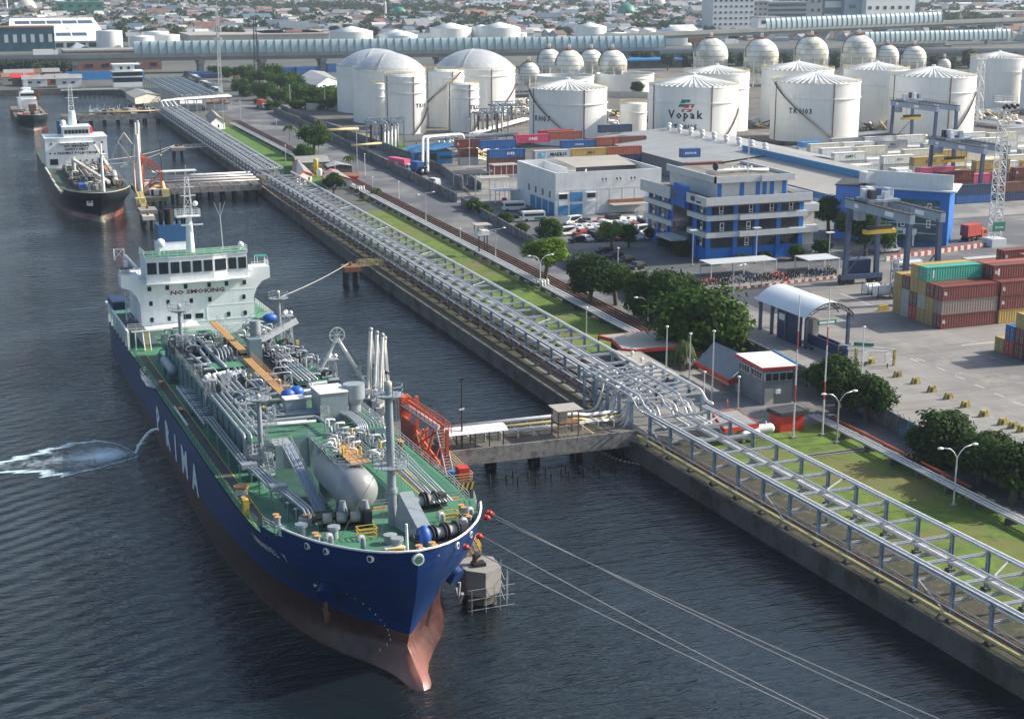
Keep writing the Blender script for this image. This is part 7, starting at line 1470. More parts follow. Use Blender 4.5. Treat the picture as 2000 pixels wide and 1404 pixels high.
# tank containers
for k in range(3):
    t=TH('tank_container','chrome tank container at the %s of the three high pile beside the big crane'%('bottom','middle','top')[k],'tank container',174.6,251.5,2.55+2.65*k,'chrome tank containers'); z=2.55+2.65*k; b=MB('chrome'); b.cyl((174.9,252.7,z+1.32),(180.4,252.7,z+1.32),1.16,n=22); b.sph((174.95,252.7,z+1.32),1.16,None,20,10,sx=.25); put(b,'vessel',t); b=MB('steel')
    for x in (174.6,180.7):
        for y in (251.5,253.9): b.bar((x,y,z),(x,y,z+2.6),.14)
        b.bar((x,251.5,z+.1),(x,253.9,z+.1),.14); b.bar((x,251.5,z+2.52),(x,253.9,z+2.52),.14)
    for y in (251.5,253.9): b.bar((174.6,y,z+.1),(180.7,y,z+.1),.12); b.bar((174.6,y,z+2.52),(180.7,y,z+2.52),.12)
    put(b,'frame',t)
for i,(x,y) in enumerate([(171.6,254.5),(171.2,257.5)]): t=TH('tank_container','small white tank container on the ground %s'%('in front of the chrome pile','behind its twin, nearer the crane wheels')[i],'tank container',x,y); b=MB('white'); b.cyl((x,y,3.8),(x+3,y,3.8),1.05,n=16); put(b,'vessel',t); b=MB('dark'); [b.bar((x+q,y+w_,2.5),(x+q,y+w_,5),.12) for q in (0,3) for w_ in (-1.1,1.1)]; b.bar((x,y-1.1,4.9),(x+3,y-1.1,4.9),.1); put(b,'frame',t)
# container rows behind the white depot
D_='behind the white depot'
for x,y,k,c,lb,tx in [(173.4,448,0,'silver','blue green container hidden under the grey one with MAERSK lettering',None),(173.4,448,1,'silver','',None),(173.4,448,2,'silver','grey container with pale blue star emblem and MAERSK lettering',('MAERSK','lettering_black',1.5,.66)),
  (186.4,449,2,'ochre','yellow ochre container with black letters beside the MAERSK one',('MSC','lettering_black',1.2,.55)),(186.4,449,1,'maroon','maroon container beneath the yellow ochre one behind the depot',None),(198.9,449.5,2,'rustred','orange red container right of the yellow ochre one',None),(198.9,449.5,1,'navy','dark blue container under the orange red one by the light pole',None),
  (160.5,455,2,'blue','tall stacked blue container with EVER lettering left of the MAERSK one',('EVER','lettering_white',1.1,.6)),(160.5,455,1,'brown','brown container below the blue EVER one',None),(160.5,455,0,'maroon','maroon container at the foot of the blue EVER pile',None),(159,459,3,'blue','topmost plain blue container in the left pile',None),
  (152.8,461,2,'brown','small brown container top left of the container rows',None),(152.8,461,1,'grey','weathered white container under the small brown one',None),(152.5,464,3,'maroon','dark red container at the far left of the rows',None),
  (175,470,3,'magenta','magenta container with ONE lettering behind the MAERSK one',('ONE','lettering_white',1.4,.5)),(189,476,3,'rustred','brown red container top rear with a white patch',('    .','lettering_white',1,.6)),(188,481,3,'red','red container at the very back of the rows',None),(192,471,2,'blue','short blue container between the MAERSK and the brown red ones',('COSCO','lettering_white',.8,.5)),
  (203,476,2,'rustred','salmon red container right of the brown red one',None),(213,476,2,'brown','dark brown container near the light pole, rear row',None),(222,466,1,'grey','pale grey container standing by itself right of the light pole',('LA','lettering_black',.9,.2)),(214,490,3,'navy','long dark blue container against the foot of the K0107 tank',None),
  (219,428,3,'blue','blue container with white SINOKOR like letters on top of the red pile',('SINOKOR','lettering_white',.8,.45)),(214.5,415.5,2,'maroon','dark red container on the pile right of the white depot',None),(214.5,415.5,1,'rustred','rust red container second in the pile right of the depot',None),(214.5,415.5,0,'blue','blue container at the foot of the pile with SAMSUNG like lettering',('LAMSUNG','lettering_white',.9,.3))]:
    L=6.1 if c=='grey' or lb.startswith('small brown') or lb.startswith('blue container with white') else 12.2
    if not lb: lb='second grey container in the pile with the MAERSK lettering'
    if lb.startswith('blue green'): lb='lowest grey container in the pile with the MAERSK lettering'
    lb=lb.replace(' like','')
    if k>=2 and x<212: 
        pass
    cont(x-(10 if x>=212 and y<440 else 0),y-(12 if x>=212 and y<440 else 0),k,c,lb,L,txt=tx)
# reefers and dry containers in the middle yard
rr=random.Random(3); cnt=0
TX={0:('ONE','lettering_red',1.5,.5),3:('KMTC','lettering_black',1.2,.5),5:('SITC','lettering_black',1,.5),8:('ONE','lettering_red',1.5,.5)}
n1=0
for r_ in range(7):
    for q in range(7 if r_>1 else 5):
        x=262+q*13.4+r_*3; y=392+r_*12.5; hh=[1,2,1,2,2,3,1,2][(r_*3+q*5)%8]
        if x<268 and r_<2: continue
        for k in range(hh):
            c=('white','cream','white','grey','white')[(q+r_+k)%5] if r_>1 or q>4 else ('white','ochre','cream','ochre')[(q+k+r_)%4]; n1+=1
            cont(x,y,k,c,'%s container, %s level, %s pile from left, %s pale row'%(CN[c],LVN[k],(['first']+NTH[1:])[q],NTH[r_]),txt=TX.get(n1%13) if k==hh-1 and y<480 else None)
        if (r_+q)%2==0: cont(x,y+2.7,0,'white','white container on the ground behind the %s pile, %s pale row'%((['first']+NTH[1:])[q],NTH[r_]))
for r_ in range(4):
    for q in range(6):
        x=262+q*13.2; y=352+r_*9; hh=[2,2,3,1,3,2][(r_*2+q)%6]
        for k in range(hh):
            c=[['blue','navy','brown'],['brown','maroon','maroon'],['maroon','ochre','pink'],['ochre','ochre','cream']][r_][(q+k)%3]
            cont(x,y,k,c,'%s container, %s level, %s pile from left, %s dark row by light mast'%(CN[c],LVN[k],(['first']+NTH[1:])[q],NTH[r_]),txt=('KMTC','lettering_white',1.2,.7) if (r_,q,k)==(0,2,hh-1) else None)
x,y=G(1568,303); t=TH('site_office','small sky blue site cabin at the left end of the pale containers','cabin',x,y); b=MB('sky_blue'); b.box(x,x+8,y,y+4,2.5,6.8); [b.cb(x+a,y,5,1.2,.1,1.2,'glass') for a in (2,6)]; put(b,'wall',t)
# ------------------------------------------------------------ yard gantry cranes
def rtg(x,y,h,label,ll=7.6,sp=21,s=1.0):
    t=TH('gantry_crane',label,'gantry crane',x,y,2.5,'rubber tyred gantry cranes'); z=2.5+h
    for dy in (0,-sp):
        for dx in (0,ll): b=MB('crane_blue'); b.bar((x+dx,y+dy,4.4),(x+dx+(.4 if dx==0 else -.4),y+dy,z-1.5),.95*s,.8*s); put(b,'leg',t)
        b=MB('crane_blue'); b.box(x-1.2,x+ll+1.2,y+dy-.6,y+dy+.6,3.6,4.6); b.bar((x+.5,y+dy,5),(x+ll-1,y+dy,12),.2); put(b,'sill_beam',t)
        for dx in (-.6,1.4,ll-1.4,ll+.6): b=MB('tyre'); b.cyl((x+dx,y+dy-.35,3.35),(x+dx,y+dy+.35,3.35),.85,n=14); put(b,'wheel',t)
    for dx in (0.3,ll-.3):
        b=MB('girder'); b.box(x+dx-.55,x+dx+.55,y-sp-1,y+1,z-2.1,z-.3); b.box(x+dx-.8,x+dx+.8,y-sp-1,y+1,z-.3,z-.1,'dark')
        b.rail([(x+dx-.8,y-sp-1,z-.1),(x+dx-.8,y+1,z-.1)],1.0,'dark',2,.06); b.box(x+dx-.6,x+dx-.56,y-4,y-2.6,z-1.6,z-.8,'white'); b.box(x+dx-.6,x+dx-.56,y-16.5,y-13.5,z-1.6,z-.7,'white'); put(b,'girder',t)
    b=MB('girder'); b.box(x,x+ll,y-2,y-8+.8,z-.1,z+.4); put(b,'trolley_frame',t)
    for q in range(9): b=MB(('wall_white','girder','dark','office_grey')[q%4]); b.cb(x+.8+rnd.random()*(ll-1.6),y-2.5-rnd.random()*4.5,z+.9+rnd.random(),1.3,1.2,1.2+rnd.random()); put(b,'hoist_machinery',t)
    b=MB('girder'); b.box(x+.5,x+2.6,y-9.5,y-7.2,z-4.6,z-2.2,'glass') if s>2 else b.box(x+.6,x+2.4,y-2.8,y-.9,z-4.4,z-2.4); put(b,'cab',t)
    b=MB('yellow'); b.box(x+.2,x+ll-.2,y-6.6,y-5.2,z-6.6,z-5.8); b.box(x+1,x+ll-1,y-6.4,y-5.4,z-5.8,z-5.0,'dark'); [b.bar((x+2+q,y-6,z-5),(x+2+q,y-6,z),.06,m='black') for q in (0,ll-4)]; put(b,'spreader',t)
    b=MB('navy'); b.box(x+1.2,x+6.6,y+.6,y+2.8,4.6,7.4); put(b,'power_pack',t)
    return t
rtg(172.7,267.5,18.2,'nearest blue grey gantry crane astride the container stacks'); x,y=G(1812,372); rtg(x,y,15.5,'middle gantry crane in front of the lattice light mast',8.5,24); x,y=G(1738,290); rtg(x,y,17.5,'farthest gantry crane in front of the wide ribbed tank',9,26)
t=TH('light_mast','tall white lattice light mast with a green sign near its foot','light mast',231,294.8); b=MB('pipe_white'); b.lattice((231,294.8,3.5),(231,294.8,36),2.3,1.7,.17,17,'pipe_white'); [b.bar((230.2,293.9,4+k*1.05),(231.8,293.9,4+k*1.05),.09,m='dark') for k in range(30)]; put(b,'tower',t); b=MB('pipe_white'); b.box(229,233,293,296.6,36,36.3); b.rail([(229,293,36.3),(233,293,36.3),(233,296.6,36.3),(229,296.6,36.3),(229,293,36.3)],1.3,None,1.5,.07); put(b,'platform',t)
for k in range(6): b=MB('black'); b.sph((229.2+k*.75,292.7,35.2+(k%2)*.4),.45,n=8,k=6); put(b,'floodlight',t)
b=MB('sign_green'); b.box(229.3,232.7,293.3,293.5,6.2,8.4); b.text('MTCON',(231,293.3,6.9),(1,0,0),(0,0,1),.6,'lettering_white'); put(b,'sign',t); put(MB('wall_white').box(229,233,292.8,296.8,2.5,4.4),'base_block',t)
# ------------------------------------------------------------ lamps and poles
def lamp(x,y,h,label,kind='Y',m='galv'):
    t=TH('street_lamp',label,'street lamp',x,y,2.5,'street lamps'); b=MB(m); b.cyl((x,y,2.5),(x,y,2.5+h-(1.3 if kind=='Y' else 0)),.13,.09,7); b.cb(x,y,2.6,.6,.6,.3,'concrete')
    if kind=='Y':
        for s_ in (-1,1): b.tube([(x,y,h+1.1),(x+s_*.5,y,h+1.9),(x+s_*1.1,y,h+2.4),(x+s_*2.2,y,h+2.6)],.07,6)
    elif kind=='T': b.bar((x-2.0,y,h+2.5),(x+2.0,y,h+2.9),.12)
    elif kind=='L': b.tube([(x,y,h+2.2),(x+.6,y,h+2.9),(x+2,y,h+3.1)],.07,6)
    put(b,'pole',t)
    for s_ in ((-1,1) if kind in 'YT' else (1,) if kind=='L' else (0,)):
        b=MB('pipe_white'); q={'Y':(s_*2.5,h+2.6),'T':(s_*2.0,h+2.7+.25*s_),'L':(2.2,h+3.1),'P':(0,h+2.6),'F':(0,h+2.55)}[kind]
        if kind=='F': b.cb(x,y,q[1],1.8,1.0,.2)
        else: b.sph((x+q[0],y,q[1]),.32,n=8,k=6,sz=.5,sx=1.4 if kind!='P' else .9)
        put(b,'lamp_head',t)
for i,(px,py,h,k,lb) in enumerate([(1862,988,7.6,'Y','nearest double armed lamp standing in the shaded lawn'),(1634,865,7.2,'Y','double armed lamp in front of the dark trees by the pump house'),(1265,645,6.2,'Y','double armed lamp under the big bright green tree'),(1145,595,8.2,'T','double armed lamp before the dark round trees'),(1055,565,7.0,'Y','double armed lamp beside the lone bright tree'),(968,510,7,'T','double armed lamp next to the watch post on stilts'),
    (832,440,8,'T','double armed lamp on the lawn below the pink truck'),(1352,520,8,'F','flat headed floodlight pole at the corner of the blue office'),(1476,515,8,'F','flat headed floodlight pole in front of the office middle'),(1618,520,7.5,'F','flat headed floodlight pole right of the office'),(1749,490,8,'F','flat headed floodlight pole before the glass office'),(1430,615,9,'L','single armed lamp at the curve of the yard road'),
    (1682,740,8.5,'P','slim twin headed pole beyond the gate canopy'),(1300,760,10,'P','tall pole left of the beige roof office'),(1346,748,8,'P','rusty pole beside the weeping tree'),(1390,785,11,'P','dark tall pole before the grey building wing'),(1374,790,5,'P','short pole next to the dark tall pole'),(1441,800,5,'P','short pole with a floodlight by the court'),(1206,560,8,'P','red and white pole with red ball behind the trees'),
    (899,480,4,'P','short lamp on the lawn near the drain'),(779,390,5,'P','short lamp right of the small houses'),(728,380,5,'P','lamp by the palm bush'),(655,355,5.5,'P','lamp in front of the white house'),(558,320,6,'P','lamp on the far lawn edge'),(615,280,3.4,'P','small lamp beside the far lawn pipes'),(575,268,3.4,'P','second small lamp beside the far lawn pipes'),(540,250,3.4,'P','third small lamp beside the far lawn pipes'),(698,335,14,'P','tall red and white pole among the small houses'),(713,345,7,'P','blue grey pole with camera beside the truck wall'),
    (1145,655,5,'P','short white headed lamp on the shaded lawn'),(437,255,12,'P','white pole by the far white house'),(470,235,8,'P','pole beside the far pipes'),(567,205,9,'P','lamp behind the far end of the truck road fence'),(635,208,9,'P','lamp by the ribbed bund wall'),(917,355,19,'P','tall thin light pole left of the container rows'),(1187,300,18,'P','tall thin light pole right of the container rows'),(1243,470,7,'P','lamp in the car park beside the blue office')]):
    x,y=G(px,py); lamp(x,y,h,lb,k,'galv' if i%4 else 'pipe_white')
def striped(px,py,h,label):
    x,y=G(px,py); t=TH('striped_pole',label,'pole',x,y); b=MB('white'); n_=int(h/2.4)
    for k in range(n_): b.cyl((x,y,2.5+h*k/n_),(x,y,2.5+h*(k+1)/n_),.13-.06*k/n_,n=7,m='pipe_white' if k!=2 and k!=n_-3 else 'kerb_red')
    b.cb(x,y,2.6,.8,.8,.3,'concrete'); put(b,'pole',t)
striped(1549,855,20.5,'tall red and white antenna pole left of its twin near the pump house'); striped(1606,850,21,'tall white antenna pole right of its twin near the pump house')
x,y=61.3,185.2; t=TH('light_pole','tall black light pole on the near jetty beside the white walkway','light pole',x,y,4); b=MB('black'); b.cyl((x,y,4),(x,y,13.6),.12,.08,7); b.cb(x,y,13.7,.7,.3,.2); b.cb(x,y,9.5,.7,.2,.2,'white'); put(b,'pole',t)
x,y=57.5,448; t=TH('light_pole','thin dark light pole on the middle jetty','light pole',x,y,4); b=MB('dark'); b.cyl((x,y,4),(x,y,18),.14,n=6); b.cb(x,y,18,1.2,.3,.2); b.cb(x,y,14,.6,.3,.4,'white'); put(b,'pole',t)
x,y=112.6,325; t=TH('watch_post','little watch post with tan roof on dark stilts beside the low pipes','watch post',x,y); b=MB('dark'); [b.bar((x+a,y+c,2.5),(x+a,y+c,7.3),.22) for a,c in ((-.8,-.8),(1.2,-.8),(1.2,1.2))]; put(b,'stilt',t); b=MB('wall_white'); b.box(x-1.2,x+1.6,y-1.2,y+1.6,7.3,8.3,'wall_white'); [b.bar((x+a,y+c,8.3),(x+a,y+c,9.6),.14,m='dark') for a in (-1.1,1.5) for c in (-1.1,1.5)]; put(b,'cabin',t); put(MB('roof_tan').box(x-1.7,x+2.1,y-1.7,y+2.1,9.6,9.8),'roof',t); put(MB('concrete').box(x-1.8,x+3.4,y-1.6,y-1.2,2.5,3.1),'kerb',t)
x,y=G(432,205); t=TH('telecom_mast','tall slim telecom mast with aerials at the far end of the rack','telecom mast',x,y); b=MB('pipe_white'); b.lattice((x,y,2.5),(x,y,46),1.6,.9,.16,26); [b.cb(x+a,y,33+c,.7,.7,2.4) for a,c in ((-1.5,0),(1.5,0),(0,2),(-1.4,5),(1.4,5))]; b.bar((x,y,46),(x,y,51),.2); put(b,'tower',t)
x,y=G(502,165); t=TH('telecom_mast','dark lattice pylon in front of the covered viaduct','telecom mast',x,y); b=MB('dark'); b.lattice((x,y,2.5),(x,y,40),2.6,1.2,.2,14); put(b,'tower',t)
# ------------------------------------------------------------ vehicles
mat('car_white',(.72,.72,.70),.3,.1,var=.04); mat('car_dark',(.02,.022,.027),.3,.2,var=.1); mat('car_silver',(.38,.39,.40),.3,.4,var=.05); mat('car_red',(.35,.05,.03),.35,.1); mat('car_blue',(.03,.06,.16),.3,.2)
_V={}
def car_proto(m,kind):
    if (m,kind) in _V: return copy_tree(_V[(m,kind)])
    t=thing('parked_car','','car',(0,0,2.5)); L,W,H=(4.4,1.75,1.5) if kind!='van' else (5.2,1.95,2.2)
    pr=[(-L/2,.35),(-L/2,.85),(-L/2+.9,.98),(-L/2+1.5,H),(L/2-1.0,H),(L/2-.3,.95),(L/2,.85),(L/2,.35)] if kind=='car' else [(-L/2,.35),(-L/2,.95),(-L/2+.75,1.05),(-L/2+1.35,H),(L/2-.25,H),(L/2,.95),(L/2,.35)]
    b=MB(m); n=len(pr)
    for y0,y1,ins in ((-W/2,W/2,.12),):
        vs=[(x,(-W/2+(ins if z>1 else 0)),z) for x,z in pr]+[(x,(W/2-(ins if z>1 else 0)),z) for x,z in pr]
        b.raw(vs,[tuple(range(n)),tuple(range(2*n-1,n-1,-1))]+[(i,n+i,n+(i+1)%n,(i+1)%n) for i in range(n)],m,False)
    b.build('body',t); b=MB('glass'); x0,x1=-L/2+1.35,L/2-(.9 if kind=='car' else .35)
    for s_ in (-1,1): b.raw([(x0-.1,s_*(W/2-.085),1.02),(x1+.15,s_*(W/2-.085),1.02),(x1-.1,s_*(W/2-.10),H-.14),(x0+.3,s_*(W/2-.10),H-.14)],[(0,1,2,3)],None,False)
    b.raw([(-L/2+.92,-W/2+.2,1.04),(-L/2+.92,W/2-.2,1.04),(-L/2+1.44,W/2-.25,H-.08),(-L/2+1.44,-W/2+.25,H-.08)],[(0,1,2,3)],None,False); b.v[-4:]=[(x-.03,y,z+.02) for x,y,z in b.v[-4:]]; b.build('window',t)
    for x in (-L/2+.85,L/2-.85):
        for s_ in (-1,1): o=MB('tyre').cyl((0,-.11,0),(0,.11,0),.33,n=12).cyl((0,-.12,0),(0,.12,0),.18,n=8,m='galv').build('wheel',t); o.location=(x,s_*(W/2-.08),.33)
    _V[(m,kind)]=t; return t
cars=[(1068,447,'car_white','car',20,'white saloon driving past the bus with the green stripe'),(1105,460,'car_white','van',10,'white high roofed car near the lone bushes'),(1128,473,'car_dark','car',8,'black saloon right below the white high roofed car')]
for i,(px,py,a) in enumerate([(1025,418,25),(1018,425,25),(1180,495,20),(1200,505,20),(1222,513,20),(1245,525,20)]): cars.append((px,py,'car_dark','car',a,'dark parked car, %s from the left along the car park wall'%(['first']+NTH[1:])[i]))
cols=['car_white','car_white','car_dark','car_white','car_silver','car_white','car_red','car_white','car_dark']
q=0
for r_ in range(4):
    for i in range(9):
        px=1118+i*19+r_*9; py=438+r_*11-i*.6
        if (px<1145 and r_>2) or px>1285: continue
        cars.append((px,py,cols[(i*2+r_*3)%9],'van' if (i+r_)%4==0 else 'car',100 if r_%2 else 15,'parked car, %s along the %s row of the crowded car park'%((['first']+NTH[1:])[i],NTH[::-1][16+r_] if False else ['farthest','second farthest','third farthest','nearest'][r_])))
for px,py,m,k,a,lb in cars:
    x,y=G(px,py); o=car_proto(m,k); o.location=(x,y,2.52); o.rotation_euler=(0,0,R(a)); o['label']={'car_white':'white','car_dark':'dark','car_silver':'silver','car_red':'red'}[m]+' '+lb if lb.startswith('parked') else lb; o['group']='cars in the office car park'
def bus(px,py,rz,m2,label,L=6.2):
    x,y=G(px,py); t=thing('minibus',label,'minibus',(x,y,2.52),R(rz)); b=MB('car_white'); b.box(-L/2,L/2,-1,1,.4,2.5); b.box(-L/2+.2,L/2-.2,-.9,.9,2.5,2.65); 
    if m2: b.box(L/2-3,L/2+.01,-1.02,1.02,.5,1.1,m2)
    b.build('body',t); b=MB('glass'); b.box(-L/2+.5,L/2-.4,-1.03,1.03,1.45,2.1); b.box(-L/2-.02,-L/2+.1,-.9,.9,1.3,2.2); b.build('window',t)
    for a in (-L/2+1.1,L/2-1.1):
        for s_ in (-1,1): b=MB('tyre'); b.cyl((a,s_*.8,.4),(a,s_*1.02,.4),.4,n=12); b.build('wheel',t)
bus(1041,432,-5,'sign_green','white minibus with a green rear stripe entering the car park'); bus(1003,412,-6,None,'plain white minibus behind the green striped one')
def truck(px,py,rz,c,txt,label,cab='car_white',L=9.5):
    x,y=G(px,py); t=thing('container_truck',label,'truck',(x,y,2.52),R(rz)); mat('cont_'+c,CC[c],.5,corr=('X',.56,.06)); b=MB('cont_'+c); b.box(-L/2,L/2,-1.22,1.22,1.3,4.0)
    b.build('container_body',t)
    if txt: b=MB('lettering_white'); b.text(txt,(0,-1.23,2.0),(1,0,0),(0,0,1),1.3,'lettering_white',push=.03); b.build('lettering',t)
    b=MB(cab); b.box(L/2+.3,L/2+2.4,-1.15,1.15,.6,2.7); b.build('cab',t); b=MB('glass'); b.box(L/2+2.35,L/2+2.45,-1,1,1.6,2.4); b.box(L/2+1,L/2+2,-1.2,1.2,1.6,2.3); b.build('window',t); b=MB('dark'); b.box(-L/2,L/2+1,-.5,.5,.8,1.3); b.build('chassis',t)
    for a in (-L/2+.8,-L/2+2.1,L/2-1,L/2+1.3):
        for s_ in (-1,1): b=MB('tyre'); b.cyl((a,s_*.75,.5),(a,s_*1.15,.5),.5,n=12); b.build('wheel',t)
truck(780,333,-72,'pink','ONE','pink container truck with white ONE lettering on the truck road'); truck(511,212,-85,'red',None,'bright red container truck far down the truck road'); truck(815,340,-80,'blue',None,'small blue box truck in front of the pink truck','car_dark',5)
truck(1895,470,15,'red',None,'red truck parked behind the glass office','orange_red',5)
x,y=G(847,362); o=car_proto('car_white','van'); o.location=(x,y,2.52); o.rotation_euler=(0,0,R(-75)); o['label']='white van queueing behind the blue box truck'; o['group']='cars in the office car park'
x,y=G(1737,493); o=car_proto('car_white','van'); o.location=(x,y,2.52); o.rotation_euler=(0,0,R(175)); o['label']='white pickup style car in front of the glass office'; o['group']='cars in the office car park'
# motorbikes
mb=None; NB=0
for i in range(74):
    px=1345+i*3.9; py=556-i*.33+(i%2)*5-(2 if i%3 else 0)
    if 1560<px<1575: continue
    x,y=G(px,py)
    if mb is None or i%7==0:
        mb=thing('motorbike','','motorbike',(0,0,2.5)); b=MB(('dark','car_red','car_dark','car_silver','car_blue')[(i//7)%5]); b.box(-.2,.55,-.16,.16,.55,.85); b.bar((-.55,0,.5),(-.35,0,1.05),.12); b.box(-.75,-.2,-.1,.1,.5,.65); b.bar((-.4,-.35,1.08),(-.4,.35,1.08),.06); b.build('frame',mb)
        for a in (-.62,.6): b=MB('tyre'); b.cyl((a,-.06,.3),(a,.06,.3),.3,n=10); b.build('wheel',mb)
        o=mb
    else: o=copy_tree(mb)
    o.location=(x,y,2.52); o.rotation_euler=(0,0,R(80+rnd.uniform(-15,15))); o['label']='parked motorbike in the dense line behind the red and white railing'; o['group']='motorbikes parked below the blue office'
# people
def person(px,py,top,leg,label,rz=0):
    x,y=G(px,py); me=D.meshes.new('person'); V_=[(0,0,.95),(0,0,1.2),(0,0,1.42),(0,0,1.52),(0,.01,1.68),(.1,0,.9),(.13,.12,.5),(.12,.02,.06),(-.1,0,.9),(-.12,-.1,.5),(-.14,-.22,.06),(.2,0,1.38),(.27,-.06,1.1),(.26,.1,.86),(-.2,0,1.38),(-.27,.06,1.1),(-.26,-.08,.86)]
    E_=[(0,1),(1,2),(2,3),(3,4),(0,5),(5,6),(6,7),(0,8),(8,9),(9,10),(2,11),(11,12),(12,13),(2,14),(14,15),(15,16)]; RR=[.15,.14,.16,.06,.11,.1,.07,.05,.1,.07,.05,.06,.045,.035,.06,.045,.035]
    bm=bmesh.new(); sk=bm.verts.layers.skin.verify(); vv=[bm.verts.new(v) for v in V_]
    for v,r_ in zip(vv,RR+[.05]*9): v[sk].radius=(r_,r_)
    vv[0][sk].use_root=True; [bm.edges.new((vv[a],vv[c])) for a,c in E_]; bm.to_mesh(me); bm.free(); me.materials.append(MATS[top]); o=D.objects.new('person',me); COL.objects.link(o); o.location=(x,y,2.52); o.rotation_euler=(0,0,rz); o.modifiers.new('skin','SKIN')
    o.modifiers.new('sub','SUBSURF').levels=1; tag(o,label,'person')
    b=MB('skin'); b.sph((0,.01,1.66),.105,n=8,k=6); b.sph((0,-.01,1.7),.112,'black',8,5,sz=.8); b.build('head',o)

for a in [(863,372,'cloth_dark',0,'person in dark clothes walking near the white van',1),(893,360,'cloth_dark',0,'person standing by the low wall end beside the shelters',2),(648,277,'cloth_dark',0,'person at the edge of the truck road near the palms',0),(1420,800,'orange_red',0,'person in orange overalls on the court by the rack',1),(1330,540,'cloth_dark',0,'person walking toward the parked motorbikes',2)]: person(*a)
for v_,u_,lb in ((38,-9.6,'person in a boiler suit on the starboard deck by the pipe supports'),(11,6.6,'person in a boiler suit between the bow winches')):
    pass
# ------------------------------------------------------------ trees
def crown_mesh(name,seed,nl,nq,sz,m,flat=.75):
    r_=random.Random(seed); b=MB(m); L=[]
    for i in range(nl):
        a=r_.random()*6.283; z=r_.uniform(-.45,.62); rr=math.sqrt(max(0,1-abs(z)**1.6))*r_.uniform(.25,.72); L.append((rr*math.cos(a),rr*math.sin(a),z*flat,r_.uniform(.32,.48)))
    vs=[];fs=[]
    for cx,cy,cz,cr in L:
        for k in range(nq):
            u=r_.uniform(-1,1); t=r_.random()*6.283; q=math.sqrt(1-u*u); n=Vector((q*math.cos(t),q*math.sin(t),u)); d=cr*(r_.random()**.35)*r_.uniform(.75,1.12)
            p=Vector((cx,cy,cz))+Vector((n.x,n.y,n.z*.8))*d
            nn=(n+Vector((r_.uniform(-.7,.7),r_.uniform(-.7,.7),r_.uniform(-.2,1.0)))).normalized(); x=nn.cross(Vector((r_.uniform(-1,1),r_.uniform(-1,1),r_.uniform(-1,1)))).normalized(); y=nn.cross(x); s=sz*r_.uniform(.6,1.35); i=len(vs)
            vs+=[tuple(p-x*s-y*s*.45),tuple(p+x*s*.2-y*s*.6),tuple(p+x*s+y*s*.1),tuple(p+y*s*.6)]; fs.append((i,i+1,i+2,i+3))
    b.raw(vs,fs,m,False); me=D.meshes.new(name); me.from_pydata(b.v,[],b.f); me.materials.append(MATS[m]); me.update(); return me
CR={}
for m in ('leaf','leaf_dark','leaf_bright'): CR[m]=[crown_mesh('crown',11+i,30,230,.062,m) for i in range(2)]
CR['leaf_far']=[crown_mesh('crown',31+i,16,60,.11,'leaf_far') for i in range(3)]; CR['leaf_mid']=[crown_mesh('crown',51+i,18,110,.075,'leaf') for i in range(2)]
_TK={}
def tree(x,y,r,h,m,label,group=None,name='tree',z=2.5,n_=None,kind='tree'):
    t=thing(name,label,kind,(x,y,z),rnd.random()*6.28,group); o=D.objects.new('crown',rnd.choice(CR[m])); COL.objects.link(o); o.parent=t; o.location=(0,0,h-r*.72); o.scale=(r*rnd.uniform(.95,1.1),r*rnd.uniform(.95,1.1),r*rnd.uniform(.85,1.05))
    if 'far' in m and r>0:
        if 'far' not in _TK: b=MB('bark'); b.cyl((0,0,0),(0,0,1),.06,.03,5); _TK['far']=b.build('trunk',t); o2=_TK['far']
        else: o2=_TK['far'].copy(); COL.objects.link(o2); o2.parent=t
        o2.scale=(r*1.3,r*1.3,h-r*.7); return t
    b=MB('bark'); b.cyl((0,0,0),(.1*r,0,h*.45),.09*r+.05,.06*r+.03,8)
    for k in range(6): a=k*1.05+rnd.random(); b.cyl((.1*r*(.7),0,h*.38),(r*.6*math.cos(a),r*.6*math.sin(a),h-r*.75+rnd.random()*r*.4),.045*r+.02,.015*r+.01,5,cap=False)
    b.build('trunk',t); return t
def tpx(px,py,rp,hp,m,label,**k):
    x,y=G(px,py); s_=math.hypot(x,math.hypot(y,64))/FPX; return tree(x,y,rp*s_*1.36,hp*s_*1.08,m,label,**k)
